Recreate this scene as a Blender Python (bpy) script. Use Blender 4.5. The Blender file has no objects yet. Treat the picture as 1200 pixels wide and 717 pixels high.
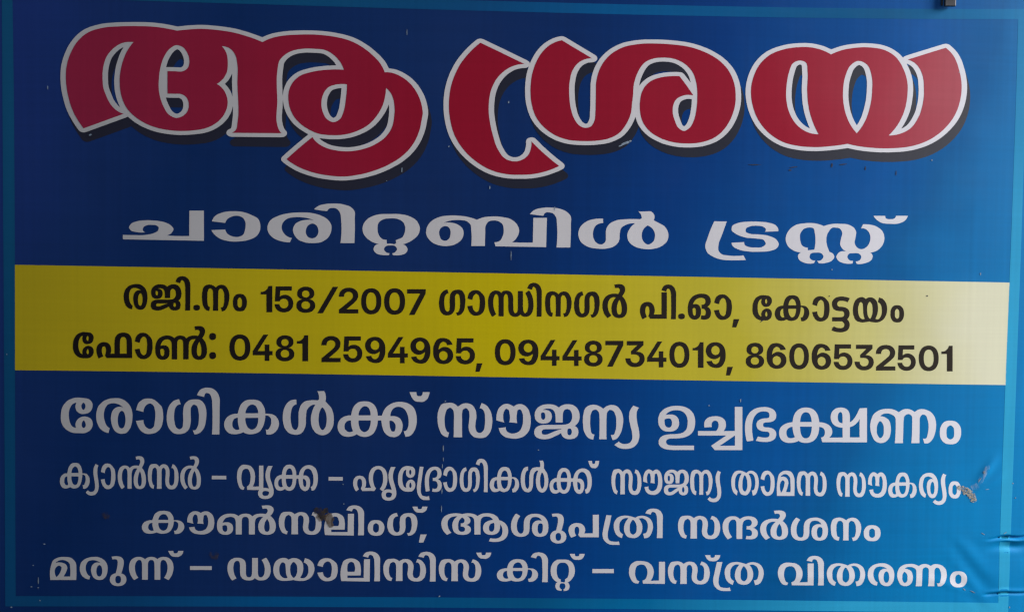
import bpy, bmesh, math, random
import numpy as np
from mathutils import Vector
from mathutils.geometry import delaunay_2d_cdt

scene = bpy.context.scene
col = scene.collection
R = math.radians

# ---------------------------------------------------------------- camera
cam_data = bpy.data.cameras.new('camera')
cam = bpy.data.objects.new('camera', cam_data)
col.objects.link(cam)
cam_data.sensor_width = 36.0
cam_data.lens = 36.0
cam_data.clip_start = 0.05
cam_data.clip_end = 500.0
cam.location = (-0.019572, -1.209040, 0.052590)
cam.rotation_euler = (1.530349, -0.012928, -0.013559)
scene.camera = cam

# ---------------------------------------------------------------- sky, sun, exposure
SUN_EL, SUN_AZ = R(20), R(83.5)          # azimuth measured from straight in front of the sign towards its right
sun_dir = Vector((math.sin(SUN_AZ) * math.cos(SUN_EL), -math.cos(SUN_AZ) * math.cos(SUN_EL), math.sin(SUN_EL)))
world = bpy.data.worlds.new('World')
scene.world = world
world.use_nodes = True
wn = world.node_tree.nodes
wl = world.node_tree.links
wn.clear()
sky = wn.new('ShaderNodeTexSky')
sky.sky_type = 'NISHITA'
sky.sun_disc = False
sky.sun_elevation = SUN_EL
sky.sun_rotation = math.atan2(sun_dir.x, sun_dir.y)
sky.dust_density = 2.0
bg = wn.new('ShaderNodeBackground')
bg.inputs['Strength'].default_value = 0.05
wo = wn.new('ShaderNodeOutputWorld')
wl.new(sky.outputs[0], bg.inputs[0])
wl.new(bg.outputs[0], wo.inputs[0])
sun_data = bpy.data.lights.new('sun', 'SUN')
sun_data.energy = 5.0
sun_data.angle = R(24)
sun_data.color = (1.0, 0.95, 0.88)
sun = bpy.data.objects.new('sun', sun_data)
col.objects.link(sun)
sun.rotation_euler = sun_dir.to_track_quat('Z', 'Y').to_euler()
scene.view_settings.view_transform = 'Standard'
scene.view_settings.look = 'None'
scene.view_settings.exposure = 1.06
scene.view_settings.gamma = 1.0
scene.cycles.filter_width = 1.35

# ---------------------------------------------------------------- the shape of the stretched cloth (metres; x right, z up, y away from the viewer)
BOW = 0.036  # forward bow, shaped so the low sun brightens the right side
def sstep(a, b, v):
    t = np.clip((v - a) / (b - a), 0, 1)
    return t * t * (3 - 2 * t)
rng = np.random.RandomState(4)
WAVES = [(rng.uniform(2, 9), rng.uniform(-5, 5), rng.uniform(0, 6.28), rng.uniform(.4, 1)) for _ in range(10)]
def relief(x, z):
    """how far the cloth stands towards the viewer of the plane y = 0"""
    h = BOW * (1 - (x / .6) ** 2)
    for kx, kz, ph, a in WAVES:
        h = h + .00004 * a * np.sin(6.283 * (kx * x + kz * z) + ph)
    # two pinched folds at the lower right corner with pull lines running into them
    zc = FOLD1[1] + .035 * (x - FOLD1[0]) + .0009 * np.sin(x * 150 + 1.0)
    grow = sstep(FOLD1[0] - .006, FOLD1[0] + .035, x)
    d = z - zc
    h = h + grow * (.0009 * np.exp(-((d + .0032) / .0020) ** 2) - .0034 * np.exp(-((d - .0002) / .0015) ** 2) - .0022 * np.exp(-((d + .011) / .0045) ** 2))
    zc = FOLD2[1] + .01 * (x - FOLD2[0]) + .0006 * np.sin(x * 130)
    grow = sstep(FOLD2[0] - .004, FOLD2[0] + .012, x)
    d = z - zc
    h = h + grow * (.0007 * np.exp(-((d - .0026) / .0022) ** 2) - .0018 * np.exp(-((d + .0006) / .0012) ** 2))
    wx = sstep(.50, .57, x) * sstep(FOLD2[1] - .03, FOLD2[1] + .02, z) * (1 - sstep(FOLD1[1] - .01, FOLD1[1] + .012, z))
    h = h + wx * .00028 * np.sin((z * .8 + x * .55 + .012 * np.sin(x * 60 + z * 25)) * 2 * math.pi / .036)
    # pull line from the lower fold towards the last letter, and a crumple above the upper fold
    def ridge(ax, az, bx, bz, wd, amp):
        ux, uz = bx - ax, bz - az
        L = math.hypot(ux, uz); ux /= L; uz /= L
        s = (x - ax) * ux + (z - az) * uz
        t = -(x - ax) * uz + (z - az) * ux
        return amp * np.exp(-(t / wd) ** 2) * sstep(-.01, .02, s) * (1 - sstep(L - .02, L + .01, s))
    h = h + ridge(.500, FOLD2[1] + .020, .560, FOLD2[1] - .002, .0045, .00025)
    h = h + ridge(.300, FOLD2[1] + .026, .520, FOLD2[1] + .018, .0060, .0003)
    h = h + ridge(.555, -.200, .578, -.170, .0060, .0010)
    h = h + ridge(.548, -.214, .590, -.190, .0050, .0004)
    return h
FOLD1 = (0.5699, -0.2682)
FOLD2 = (0.5678, -0.3343)

# ---------------------------------------------------------------- materials
def new_mat(name):
    m = bpy.data.materials.new(name)
    m.use_nodes = True
    nt = m.node_tree
    b = nt.nodes['Principled BSDF']
    return m, nt, b
def lk(nt, a, b): nt.links.new(a, b)
def math_node(nt, op, a, b=None):
    n = nt.nodes.new('ShaderNodeMath'); n.operation = op
    for i, v in enumerate((a, b)):
        if v is None: continue
        if isinstance(v, (int, float)): n.inputs[i].default_value = v
        else: lk(nt, v, n.inputs[i])
    return n.outputs[0]
def print_mat(name, stops, slope=0.0, rough=.42, spec=.09, weave=1.0, vstops=None):
    """ink on woven flex cloth; stops run left to right over the print, tilted by `slope` towards the bottom"""
    m, nt, b = new_mat(name)
    tc = nt.nodes.new('ShaderNodeTexCoord')
    sx = nt.nodes.new('ShaderNodeSeparateXYZ'); lk(nt, tc.outputs['Object'], sx.inputs[0])
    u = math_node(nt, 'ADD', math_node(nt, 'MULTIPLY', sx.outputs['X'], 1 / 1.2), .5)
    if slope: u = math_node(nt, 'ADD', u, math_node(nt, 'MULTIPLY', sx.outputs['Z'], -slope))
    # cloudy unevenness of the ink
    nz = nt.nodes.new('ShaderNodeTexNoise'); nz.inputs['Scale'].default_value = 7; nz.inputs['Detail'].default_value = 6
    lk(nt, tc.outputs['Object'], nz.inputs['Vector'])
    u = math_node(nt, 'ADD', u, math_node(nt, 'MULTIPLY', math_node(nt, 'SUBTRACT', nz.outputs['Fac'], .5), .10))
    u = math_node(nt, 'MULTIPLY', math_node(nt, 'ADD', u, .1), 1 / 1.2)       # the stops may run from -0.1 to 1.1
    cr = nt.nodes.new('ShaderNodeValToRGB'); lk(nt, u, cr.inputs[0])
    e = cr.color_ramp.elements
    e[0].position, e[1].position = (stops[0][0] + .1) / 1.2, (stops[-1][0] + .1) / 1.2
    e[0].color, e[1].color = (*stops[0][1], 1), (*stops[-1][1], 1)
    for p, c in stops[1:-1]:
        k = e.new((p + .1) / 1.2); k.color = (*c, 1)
    # print streaks: long vertical bands and a fine thread grid
    mp = nt.nodes.new('ShaderNodeMapping'); mp.inputs['Scale'].default_value = (170, 1, 3); lk(nt, tc.outputs['Object'], mp.inputs['Vector'])
    n2 = nt.nodes.new('ShaderNodeTexNoise'); n2.inputs['Scale'].default_value = 1; n2.inputs['Detail'].default_value = 3; lk(nt, mp.outputs[0], n2.inputs['Vector'])
    mp3 = nt.nodes.new('ShaderNodeMapping'); mp3.inputs['Scale'].default_value = (5, 1, 240); lk(nt, tc.outputs['Object'], mp3.inputs['Vector'])
    n3 = nt.nodes.new('ShaderNodeTexNoise'); n3.inputs['Scale'].default_value = 1; n3.inputs['Detail'].default_value = 2; lk(nt, mp3.outputs[0], n3.inputs['Vector'])
    s = math_node(nt, 'ADD', n2.outputs['Fac'], math_node(nt, 'MULTIPLY', n3.outputs['Fac'], .7))
    s = math_node(nt, 'ADD', math_node(nt, 'MULTIPLY', s, .30 * weave), 1 - .255 * weave)
    mx = nt.nodes.new('ShaderNodeVectorMath'); mx.operation = 'SCALE'
    lk(nt, cr.outputs['Color'], mx.inputs[0]); lk(nt, s, mx.inputs['Scale'])
    # thin film of dust
    nd = nt.nodes.new('ShaderNodeTexNoise'); nd.inputs['Scale'].default_value = 22; nd.inputs['Detail'].default_value = 9; nd.inputs['Roughness'].default_value = .7
    lk(nt, tc.outputs['Object'], nd.inputs['Vector'])
    dr = nt.nodes.new('ShaderNodeMapRange'); dr.inputs[1].default_value = .52; dr.inputs[2].default_value = .8; dr.inputs[3].default_value = 0; dr.inputs[4].default_value = .005
    lk(nt, nd.outputs['Fac'], dr.inputs[0])
    mixd = nt.nodes.new('ShaderNodeMix'); mixd.data_type = 'RGBA'
    lk(nt, dr.outputs[0], mixd.inputs['Factor']); lk(nt, mx.outputs[0], mixd.inputs['A']); mixd.inputs['B'].default_value = (.42, .40, .37, 1)
    lk(nt, mixd.outputs['Result'], b.inputs['Base Color'])
    b.inputs['Roughness'].default_value = rough
    b.inputs['Specular IOR Level'].default_value = spec
    rr = nt.nodes.new('ShaderNodeMapRange'); rr.inputs[3].default_value = rough - .06; rr.inputs[4].default_value = rough + .14
    lk(nt, nd.outputs['Fac'], rr.inputs[0]); lk(nt, rr.outputs[0], b.inputs['Roughness'])
    bp = nt.nodes.new('ShaderNodeBump'); bp.inputs['Strength'].default_value = .03; bp.inputs['Distance'].default_value = .0006
    lk(nt, s, bp.inputs['Height']); lk(nt, bp.outputs[0], b.inputs['Normal'])
    return m

MAT = {}
MAT['blue'] = print_mat('blue_ink', [(-0.07, (0.016, 0.048, 0.26)), (0.05, (0.01, 0.04, 0.19)), (0.14, (0.005, 0.032, 0.158)), (0.36, (0.008, 0.034, 0.158)), (0.47, (0.004, 0.03, 0.155)), (0.6, (0.001, 0.046, 0.245)), (0.8, (0.0005, 0.098, 0.39)), (0.87, (0.0008, 0.115, 0.37)), (0.915, (0.0005, 0.162, 0.47)), (1.04, (0.0002, 0.225, 0.58))], slope=.30, weave=.75)  # print gradient; paler first stops also paint the sky's sheen along the top
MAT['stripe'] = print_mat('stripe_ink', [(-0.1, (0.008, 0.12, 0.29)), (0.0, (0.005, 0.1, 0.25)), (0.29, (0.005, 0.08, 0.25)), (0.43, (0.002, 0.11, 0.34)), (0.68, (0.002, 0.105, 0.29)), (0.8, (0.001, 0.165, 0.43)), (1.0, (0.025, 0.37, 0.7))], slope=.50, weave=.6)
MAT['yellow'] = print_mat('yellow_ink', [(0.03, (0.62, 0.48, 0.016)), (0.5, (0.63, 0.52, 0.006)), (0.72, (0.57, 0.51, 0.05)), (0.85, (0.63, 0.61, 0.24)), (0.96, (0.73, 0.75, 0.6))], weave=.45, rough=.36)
MAT['red'] = print_mat('red_ink', [(0.05, (0.36, 0.02, 0.07)), (0.45, (0.32, 0.007, 0.03)), (0.74, (0.34, 0.012, 0.038)), (0.86, (0.4, 0.045, 0.08)), (0.97, (0.43, 0.11, 0.15))], weave=.5)
MAT['white'] = print_mat('white_ink', [(0.0, (0.58, 0.57, 0.6)), (0.5, (0.67, 0.665, 0.73)), (0.85, (0.74, 0.76, 0.88)), (1.0, (0.76, 0.79, 0.93))], weave=.3)  # even ink; brightening and sky tint towards the right are painted in
MAT['shadow'] = print_mat('dark_ink', [(0.0, (0.026, 0.026, 0.05)), (0.6, (0.022, 0.025, 0.045)), (1.0, (0.07, 0.075, 0.1))], weave=.5)
MAT['black'] = print_mat('black_ink', [(0.0, (0.012, 0.009, 0.01)), (1.0, (0.03, 0.025, 0.022))], weave=.4)
def plain(name, c, rough=.5, metal=0.0, noise=.0, scale=60):
    m, nt, b = new_mat(name)
    tc = nt.nodes.new('ShaderNodeTexCoord')
    nz = nt.nodes.new('ShaderNodeTexNoise'); nz.inputs['Scale'].default_value = scale; nz.inputs['Detail'].default_value = 6
    lk(nt, tc.outputs['Object'], nz.inputs['Vector'])
    cr = nt.nodes.new('ShaderNodeValToRGB'); lk(nt, nz.outputs['Fac'], cr.inputs[0])
    e = cr.color_ramp.elements
    e[0].position, e[1].position = .3, .7
    e[0].color = (*[v * (1 - noise) for v in c], 1); e[1].color = (*[min(1, v * (1 + noise)) for v in c], 1)
    lk(nt, cr.outputs[0], b.inputs['Base Color'])
    b.inputs['Roughness'].default_value = rough; b.inputs['Metallic'].default_value = metal
    return m
MAT['metal'] = plain('galvanised_steel', (.085, .09, .11), .6, .5, .3, 90)
MAT['steel'] = plain('dark_steel', (.05, .05, .06), .6, .5, .3, 60)
MAT['scuff'] = plain('pale_scuff', (.22, .29, .40), .8, 0, .4, 300)
MAT['dark_scuff'] = plain('dark_scuff', (.012, .018, .05), .8, 0, .4, 300)
# grime that the print shows through in places
def film(name, c0, c1, a0, a1, scale, lo=.38, hi=.6, rough=.8):
    m, nt, b = new_mat(name)
    tc = nt.nodes.new('ShaderNodeTexCoord')
    nz = nt.nodes.new('ShaderNodeTexNoise'); nz.inputs['Scale'].default_value = scale * 1.7; nz.inputs['Detail'].default_value = 5
    lk(nt, tc.outputs['Object'], nz.inputs['Vector'])
    cr = nt.nodes.new('ShaderNodeValToRGB'); lk(nt, nz.outputs['Fac'], cr.inputs[0])
    cr.color_ramp.elements[0].position, cr.color_ramp.elements[1].position = .38, .62
    cr.color_ramp.elements[0].color = (*c0, 1); cr.color_ramp.elements[1].color = (*c1, 1)
    lk(nt, cr.outputs[0], b.inputs['Base Color']); b.inputs['Roughness'].default_value = rough
    n2 = nt.nodes.new('ShaderNodeTexNoise'); n2.inputs['Scale'].default_value = scale; n2.inputs['Detail'].default_value = 5
    lk(nt, tc.outputs['Object'], n2.inputs['Vector'])
    al = nt.nodes.new('ShaderNodeMapRange')
    for k, v in ((1, lo), (2, hi), (3, a0), (4, a1)): al.inputs[k].default_value = v
    lk(nt, n2.outputs['Fac'], al.inputs[0]); lk(nt, al.outputs[0], b.inputs['Alpha'])
    return m
MAT['stain'] = film('tan_stain', (.09, .062, .04), (.17, .12, .08), .45, .8, 110)
MAT['dark_stain'] = film('dark_brown_stain', (.020, .015, .012), (.06, .042, .028), .35, .9, 140)
MAT['faint_stain'] = film('faint_brown_stain', (.05, .035, .03), (.08, .055, .04), .0, .5, 140)
MAT['patch'] = film('torn_print', (.10, .12, .14), (.50, .48, .43), .1, .9, 330, .40, .50, .95)
# glare on the crumple painted as a pale film, streaky and half transparent
m, nt, b = new_mat('pale_smear')
tc = nt.nodes.new('ShaderNodeTexCoord')
mp = nt.nodes.new('ShaderNodeMapping'); mp.inputs['Rotation'].default_value = (0, .6, 0); mp.inputs['Scale'].default_value = (260, 1, 70)
lk(nt, tc.outputs['Object'], mp.inputs['Vector'])
nz = nt.nodes.new('ShaderNodeTexNoise'); nz.inputs['Scale'].default_value = 1; nz.inputs['Detail'].default_value = 6
lk(nt, mp.outputs[0], nz.inputs['Vector'])
al = nt.nodes.new('ShaderNodeMapRange'); al.inputs[1].default_value = .42; al.inputs[2].default_value = .72; al.inputs[3].default_value = .0; al.inputs[4].default_value = .38
lk(nt, nz.outputs['Fac'], al.inputs[0]); lk(nt, al.outputs[0], b.inputs['Alpha'])
b.inputs['Base Color'].default_value = (.55, .62, .72, 1); b.inputs['Roughness'].default_value = .6
MAT['smear'] = m

# ---------------------------------------------------------------- mesh helpers
def link(name, me, mat, parent=None, smooth=True):
    o = bpy.data.objects.new(name, me)
    col.objects.link(o)
    me.materials.append(mat)
    if smooth:
        for p in me.polygons: p.use_smooth = True
    if parent is not None: o.parent = parent
    return o
def decode(s):
    """outlines in tenths of a millimetre on the sign: start point, then steps"""
    out = []
    for c in s.split(';'):
        v = np.array([int(t) for t in c.split()]).reshape(-1, 2)
        out.append(np.cumsum(v, axis=0) * 1e-4)
    return out
def winding(loops, P):
    w = np.zeros(len(P))
    for L in loops:
        a = L; b = np.roll(L, -1, 0)
        for (x0, y0), (x1, y1) in zip(a, b):
            if y0 == y1: continue
            up = y1 > y0
            lo, hi = (y0, y1) if up else (y1, y0)
            k = (P[:, 1] >= lo) & (P[:, 1] < hi)
            if not k.any(): continue
            xi = x0 + (P[k, 1] - y0) / (y1 - y0) * (x1 - x0)
            w[k] += np.where(xi > P[k, 0], 1 if up else -1, 0)
    return w
def cloth_normals(me, n=None):
    """smooth normals straight from the relief, so ink and cloth shade alike"""
    me.polygons.foreach_set('use_smooth', [True] * len(me.polygons))
    v = np.array([tuple(p.co) for p in me.vertices]); e = 2e-4
    gx = (relief(v[:, 0] + e, v[:, 2]) - relief(v[:, 0] - e, v[:, 2])) / (2 * e)
    gz = (relief(v[:, 0], v[:, 2] + e) - relief(v[:, 0], v[:, 2] - e)) / (2 * e)
    N = np.stack([-gx, -np.ones(len(v)), -gz], 1); N /= np.linalg.norm(N, axis=1)[:, None]
    if n is None: me.normals_split_custom_set_from_vertices(N.tolist())
def ink_mesh(name, loops, lift, step=.018):
    """fills outlines and lays the ink on the cloth, `lift` above it, following its relief"""
    V, E = [], []
    # finer points where the cloth is creased
    creased = lambda p: p[0] > .24 and p[1] < -.16
    fine = []
    for L in loops:
        Q = []
        for a, b in zip(L, np.roll(L, -1, 0)):
            k = max(1, int(math.ceil(math.hypot(*(b - a)) / (.003 if creased(a) or creased(b) else .02))))
            Q += [a + (b - a) * i / k for i in range(k)]
        fine.append(np.array(Q))
    loops = fine
    for L in loops:
        n = len(V); V += [Vector(p) for p in L]
        E += [(n + i, n + (i + 1) % len(L)) for i in range(len(L))]
    A = np.vstack(loops); mn, mx = A.min(0), A.max(0)
    g = [(x, y) for x in np.arange(mn[0] + step * .5, mx[0], step) for y in np.arange(mn[1] + step * .5, mx[1], step)]
    g = [p for p in g if not creased(p)]
    if mx[0] > .24 and mn[1] < -.16:
        g += [(x, y) for x in np.arange(max(mn[0], .24), mx[0], .0035) for y in np.arange(mn[1], min(mx[1], -.16), .0035)]
    if g:
        G = np.array(g); G = G[winding(loops, G) > 0]
        for L in loops:                      # keep clear of the outline: no sliver faces
            a = L[None]; d = np.roll(L, -1, 0)[None] - a
            t = np.clip(((G[:, None] - a) * d).sum(2) / np.maximum((d * d).sum(2), 1e-14), 0, 1)
            G = G[np.hypot(*np.moveaxis(G[:, None] - a - t[..., None] * d, 2, 0)).min(1) > min(.0012, step * .3)]
        V += [Vector(p) for p in G]
    vs, es, fs, *_ = delaunay_2d_cdt(V, E, [], 0, 1e-6)
    P = np.array([(v.x, v.y) for v in vs])
    T = np.array([f for f in fs if len(f) == 3])
    T = T[winding(loops, P[T].mean(1)) > 0]
    used = np.unique(T); idx = -np.ones(len(P), int); idx[used] = np.arange(len(used))
    P = P[used]; T = idx[T]
    y = -(relief(P[:, 0], P[:, 1]) + lift)
    me = bpy.data.meshes.new(name)
    # front faces look towards -y: x right, z up, counter-clockwise as seen by the viewer
    a = P[T]
    ar = (a[:, 1, 0] - a[:, 0, 0]) * (a[:, 2, 1] - a[:, 0, 1]) - (a[:, 1, 1] - a[:, 0, 1]) * (a[:, 2, 0] - a[:, 0, 0])
    T = np.where((ar < 0)[:, None], T[:, ::-1], T)
    me.from_pydata([(p[0], yy, p[1]) for p, yy in zip(P, y)], [], T.tolist())
    me.update()
    cloth_normals(me)
    return me
def box_bm(bm, x0, x1, y0, y1, z0, z1, bev=0.0):
    r = bmesh.ops.create_cube(bm, size=1)
    for v in r['verts']:
        v.co = ((x0 + x1) / 2 + v.co.x * (x1 - x0), (y0 + y1) / 2 + v.co.y * (y1 - y0), (z0 + z1) / 2 + v.co.z * (z1 - z0))
    if bev:
        es = {e for v in r['verts'] for e in v.link_edges}
        bmesh.ops.bevel(bm, geom=list(es), offset=bev, segments=2, affect='EDGES', profile=.5)
def bm_mesh(name, bm):
    me = bpy.data.meshes.new(name); bm.to_mesh(me); bm.free(); return me

# ---------------------------------------------------------------- the sign
sign = bpy.data.objects.new('sign_board', None)
col.objects.link(sign)
sign['label'] = 'blue printed trust sign with a red Malayalam heading and a yellow phone number band'
sign['category'] = 'sign'

X0, X1, Z0, Z1 = -.645, .645, -.400, .400
def cloth():
    xs = np.unique(np.concatenate([np.linspace(X0, .50, 150), np.linspace(.50, X1, 110)]))
    zs = np.unique(np.concatenate([np.linspace(Z0, -.352, 8), np.linspace(-.352, -.15, 190), np.linspace(-.15, Z1, 60)]))
    nx, nz = len(xs), len(zs)
    XX, ZZ = np.meshgrid(xs, zs)
    YY = -relief(XX, ZZ)
    v = [(a, b, c) for a, b, c in zip(XX.ravel(), YY.ravel(), ZZ.ravel())]
    f = [(j * nx + i, j * nx + i + 1, (j + 1) * nx + i + 1, (j + 1) * nx + i) for j in range(nz - 1) for i in range(nx - 1)]
    # the hem turns back round the frame on all four sides
    loop = [i for i in range(nx)] + [j * nx + nx - 1 for j in range(1, nz)] + [(nz - 1) * nx + i for i in range(nx - 2, -1, -1)] + [j * nx for j in range(nz - 2, 0, -1)]
    n0 = len(v)
    v += [(v[i][0], .034, v[i][2]) for i in loop]
    m = len(loop)
    f += [(loop[k], n0 + k, n0 + (k + 1) % m, loop[(k + 1) % m]) for k in range(m)]
    me = bpy.data.meshes.new('banner_cloth'); me.from_pydata(v, [], f); me.update()
    return me
panel = link('banner_cloth', cloth(), MAT['blue'], sign)
# thin steel frame the cloth is stretched over
for k, (a0, a1, c0, c1) in enumerate(((X0 + .004, X1 - .004, Z1 - .036, Z1 - .004), (X0 + .004, X1 - .004, Z0 + .004, Z0 + .036),
                       (X0 + .004, X0 + .036, Z0 + .038, Z1 - .038), (X1 - .036, X1 - .004, Z0 + .038, Z1 - .038))):
    bm = bmesh.new(); box_bm(bm, a0, a1, .008, .032, c0, c1, .002)
    link('frame_tube', bm_mesh('frame_tube', bm), MAT['steel'], sign)
for z in (.12, -.12):
    bm = bmesh.new(); box_bm(bm, X0 + .038, X1 - .038, .010, .030, z - .014, z + .014, .002)
    link('cross_rail', bm_mesh('cross_rail', bm), MAT['steel'], sign)

DATA = {}
DATA["stripe"] = "-5988 3661 0 -123 0 -122 0 -122 0 -123 0 -123 0 -123 0 -122 0 -123 -1 -123 0 -124 0 -123 0 -123 0 -124 0 -123 0 -124 0 -124 0 -124 0 -124 0 -124 0 -124 -1 -125 0 -124 0 -125 0 -124 0 -125 0 -125 0 -125 -1 -125 0 -125 0 -125 0 -126 0 -125 0 -126 -1 -125 0 -126 0 -126 0 -126 -1 -126 0 -127 0 -126 0 -126 -1 -127 0 -127 0 -126 0 -127 -1 -127 0 -127 0 -128 -1 -127 0 -127 0 -128 -1 -128 0 -127 0 -128 -1 -128 0 -128 0 -128 -1 -129 2 1 144 7 144 7 143 6 142 7 142 6 141 6 141 6 141 6 140 6 139 5 140 5 139 5 138 5 138 5 138 4 137 5 137 4 137 4 137 4 136 4 136 3 136 4 135 3 136 3 135 3 135 3 135 2 134 3 135 2 134 2 134 2 134 2 134 2 134 1 134 2 134 1 134 1 134 1 133 1 134 1 134 0 133 1 134 0 134 0 134 0 133 0 134 0 134 -1 135 0 134 -1 134 -1 135 -1 134 -1 135 -1 135 -2 135 -1 136 -2 135 -2 136 -2 136 -2 137 -2 136 -3 137 -2 137 -3 138 -3 138 -3 138 -3 138 -3 139 -4 140 -3 139 -4 140 -4 141 -4 141 -5 141 -4 142 -5 143 -4 143 -5 143 -5 144 -5 145 -6 145 -5 146 -6 147 -6 147 -6 148 -7 149 -6 -2 -1 0 127 0 127 0 127 1 126 0 127 0 126 0 126 1 126 0 126 0 126 0 126 1 126 0 126 0 125 1 126 0 125 1 125 0 125 0 125 1 125 0 125 1 125 0 124 0 125 1 124 0 124 0 125 1 124 0 124 0 124 1 123 0 124 0 124 1 123 0 124 0 123 0 123 1 123 0 123 0 123 0 123 0 123 0 122 0 123 0 122 0 122 0 122 0 123 0 122 0 121 0 122 -1 122 0 121 0 122 -1 121 0 122 -1 121 0 121 -148 -7 -148 -7 -147 -7 -147 -6 -146 -6 -145 -5 -145 -6 -144 -5 -143 -5 -143 -5 -143 -4 -142 -5 -141 -4 -141 -3 -141 -4 -140 -3 -140 -4 -139 -3 -139 -2 -139 -3 -138 -2 -138 -2 -137 -2 -138 -2 -136 -2 -137 -1 -136 -2 -137 -1 -135 -1 -136 0 -136 -1 -135 0 -135 -1 -135 0 -134 0 -135 1 -134 0 -135 1 -134 0 -134 1 -134 1 -134 1 -133 1 -134 2 -134 1 -134 2 -133 1 -134 2 -134 2 -133 2 -134 3 -134 2 -134 3 -134 2 -134 3 -134 3 -134 3 -134 3 -135 3 -134 3 -135 3 -135 4 -135 3 -136 4 -135 4 -136 4 -136 4 -136 4 -136 4 -137 4 -137 4 -138 5 -137 4 -138 5 -139 4 -138 5 -140 5 -139 5 -140 5 -140 5 -141 5 -141 5 -142 6 -142 5 -143 6 -144 5 -143 6;-5858 3543 140 -6 140 -6 140 -5 139 -5 138 -5 138 -6 138 -5 137 -5 137 -4 136 -5 136 -5 136 -5 135 -4 135 -5 135 -4 134 -4 134 -5 134 -4 134 -4 133 -4 133 -3 133 -4 133 -4 132 -3 132 -4 132 -3 132 -3 132 -3 132 -3 131 -3 132 -3 131 -3 131 -3 132 -2 131 -2 131 -3 131 -2 131 -2 131 -2 131 -2 131 -1 131 -2 131 -1 131 -2 131 -1 131 -1 131 -1 131 -1 132 0 131 -1 132 0 132 -1 132 0 132 0 132 1 133 0 132 0 133 1 133 1 133 1 134 1 134 1 134 2 134 1 134 2 135 2 136 2 135 3 136 2 136 3 137 3 137 3 138 3 137 4 139 3 139 4 139 4 140 4 140 5 141 5 141 5 142 5 142 6 143 5 144 6 144 6 145 7 1 -117 1 -117 1 -117 1 -117 1 -117 0 -118 1 -117 0 -118 1 -118 0 -117 0 -118 0 -118 0 -118 -1 -118 0 -119 0 -118 -1 -118 0 -119 -1 -118 0 -119 -1 -119 -1 -119 0 -119 -1 -119 -1 -119 -1 -119 -1 -120 -1 -119 0 -120 -1 -119 -1 -120 -1 -120 -1 -120 -1 -120 -1 -120 0 -120 -1 -120 -1 -121 0 -120 -1 -121 -1 -120 0 -121 -1 -121 0 -121 0 -121 -1 -121 0 -121 0 -122 0 -121 0 -122 1 -121 0 -122 0 -122 1 -122 1 -122 0 -122 1 -122 1 -123 2 1 -145 6 -145 6 -143 6 -143 5 -143 6 -142 5 -141 5 -141 5 -140 5 -140 5 -139 4 -139 4 -138 4 -138 4 -137 4 -137 4 -137 3 -136 4 -136 3 -135 3 -136 3 -135 3 -134 3 -134 2 -134 3 -134 2 -134 2 -133 2 -133 2 -133 2 -132 1 -133 2 -132 1 -132 1 -132 1 -131 1 -132 1 -132 0 -131 1 -131 0 -131 0 -132 1 -131 0 -131 -1 -131 0 -131 0 -131 -1 -131 -1 -131 0 -131 -1 -131 -2 -131 -1 -131 -1 -131 -2 -131 -1 -131 -2 -132 -2 -132 -2 -131 -2 -132 -3 -132 -2 -132 -3 -132 -2 -133 -3 -133 -3 -133 -4 -133 -3 -133 -3 -134 -4 -134 -4 -134 -4 -134 -4 -135 -4 -135 -5 -136 -4 -135 -5 -136 -5 -137 -5 -137 -5 -137 -5 -138 -6 -138 -6 -139 -6 -139 -6 -139 -6 -140 -6 -141 -7 0 123 0 124 0 124 1 123 0 124 0 123 0 123 1 123 0 123 1 123 0 123 1 123 0 122 1 123 1 122 0 123 1 122 1 122 0 122 1 122 1 122 1 121 0 122 1 121 1 122 0 121 1 121 1 121 0 121 1 121 1 121 0 121 1 120 0 121 0 120 1 120 0 121 1 120 0 120 0 120 0 119 0 120 0 120 0 119 0 120 0 119 -1 119 0 119 -1 119 0 119 -1 119 -1 119 0 119 -1 118 -1 119 -2 118 -1 118 -1 118"
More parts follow.
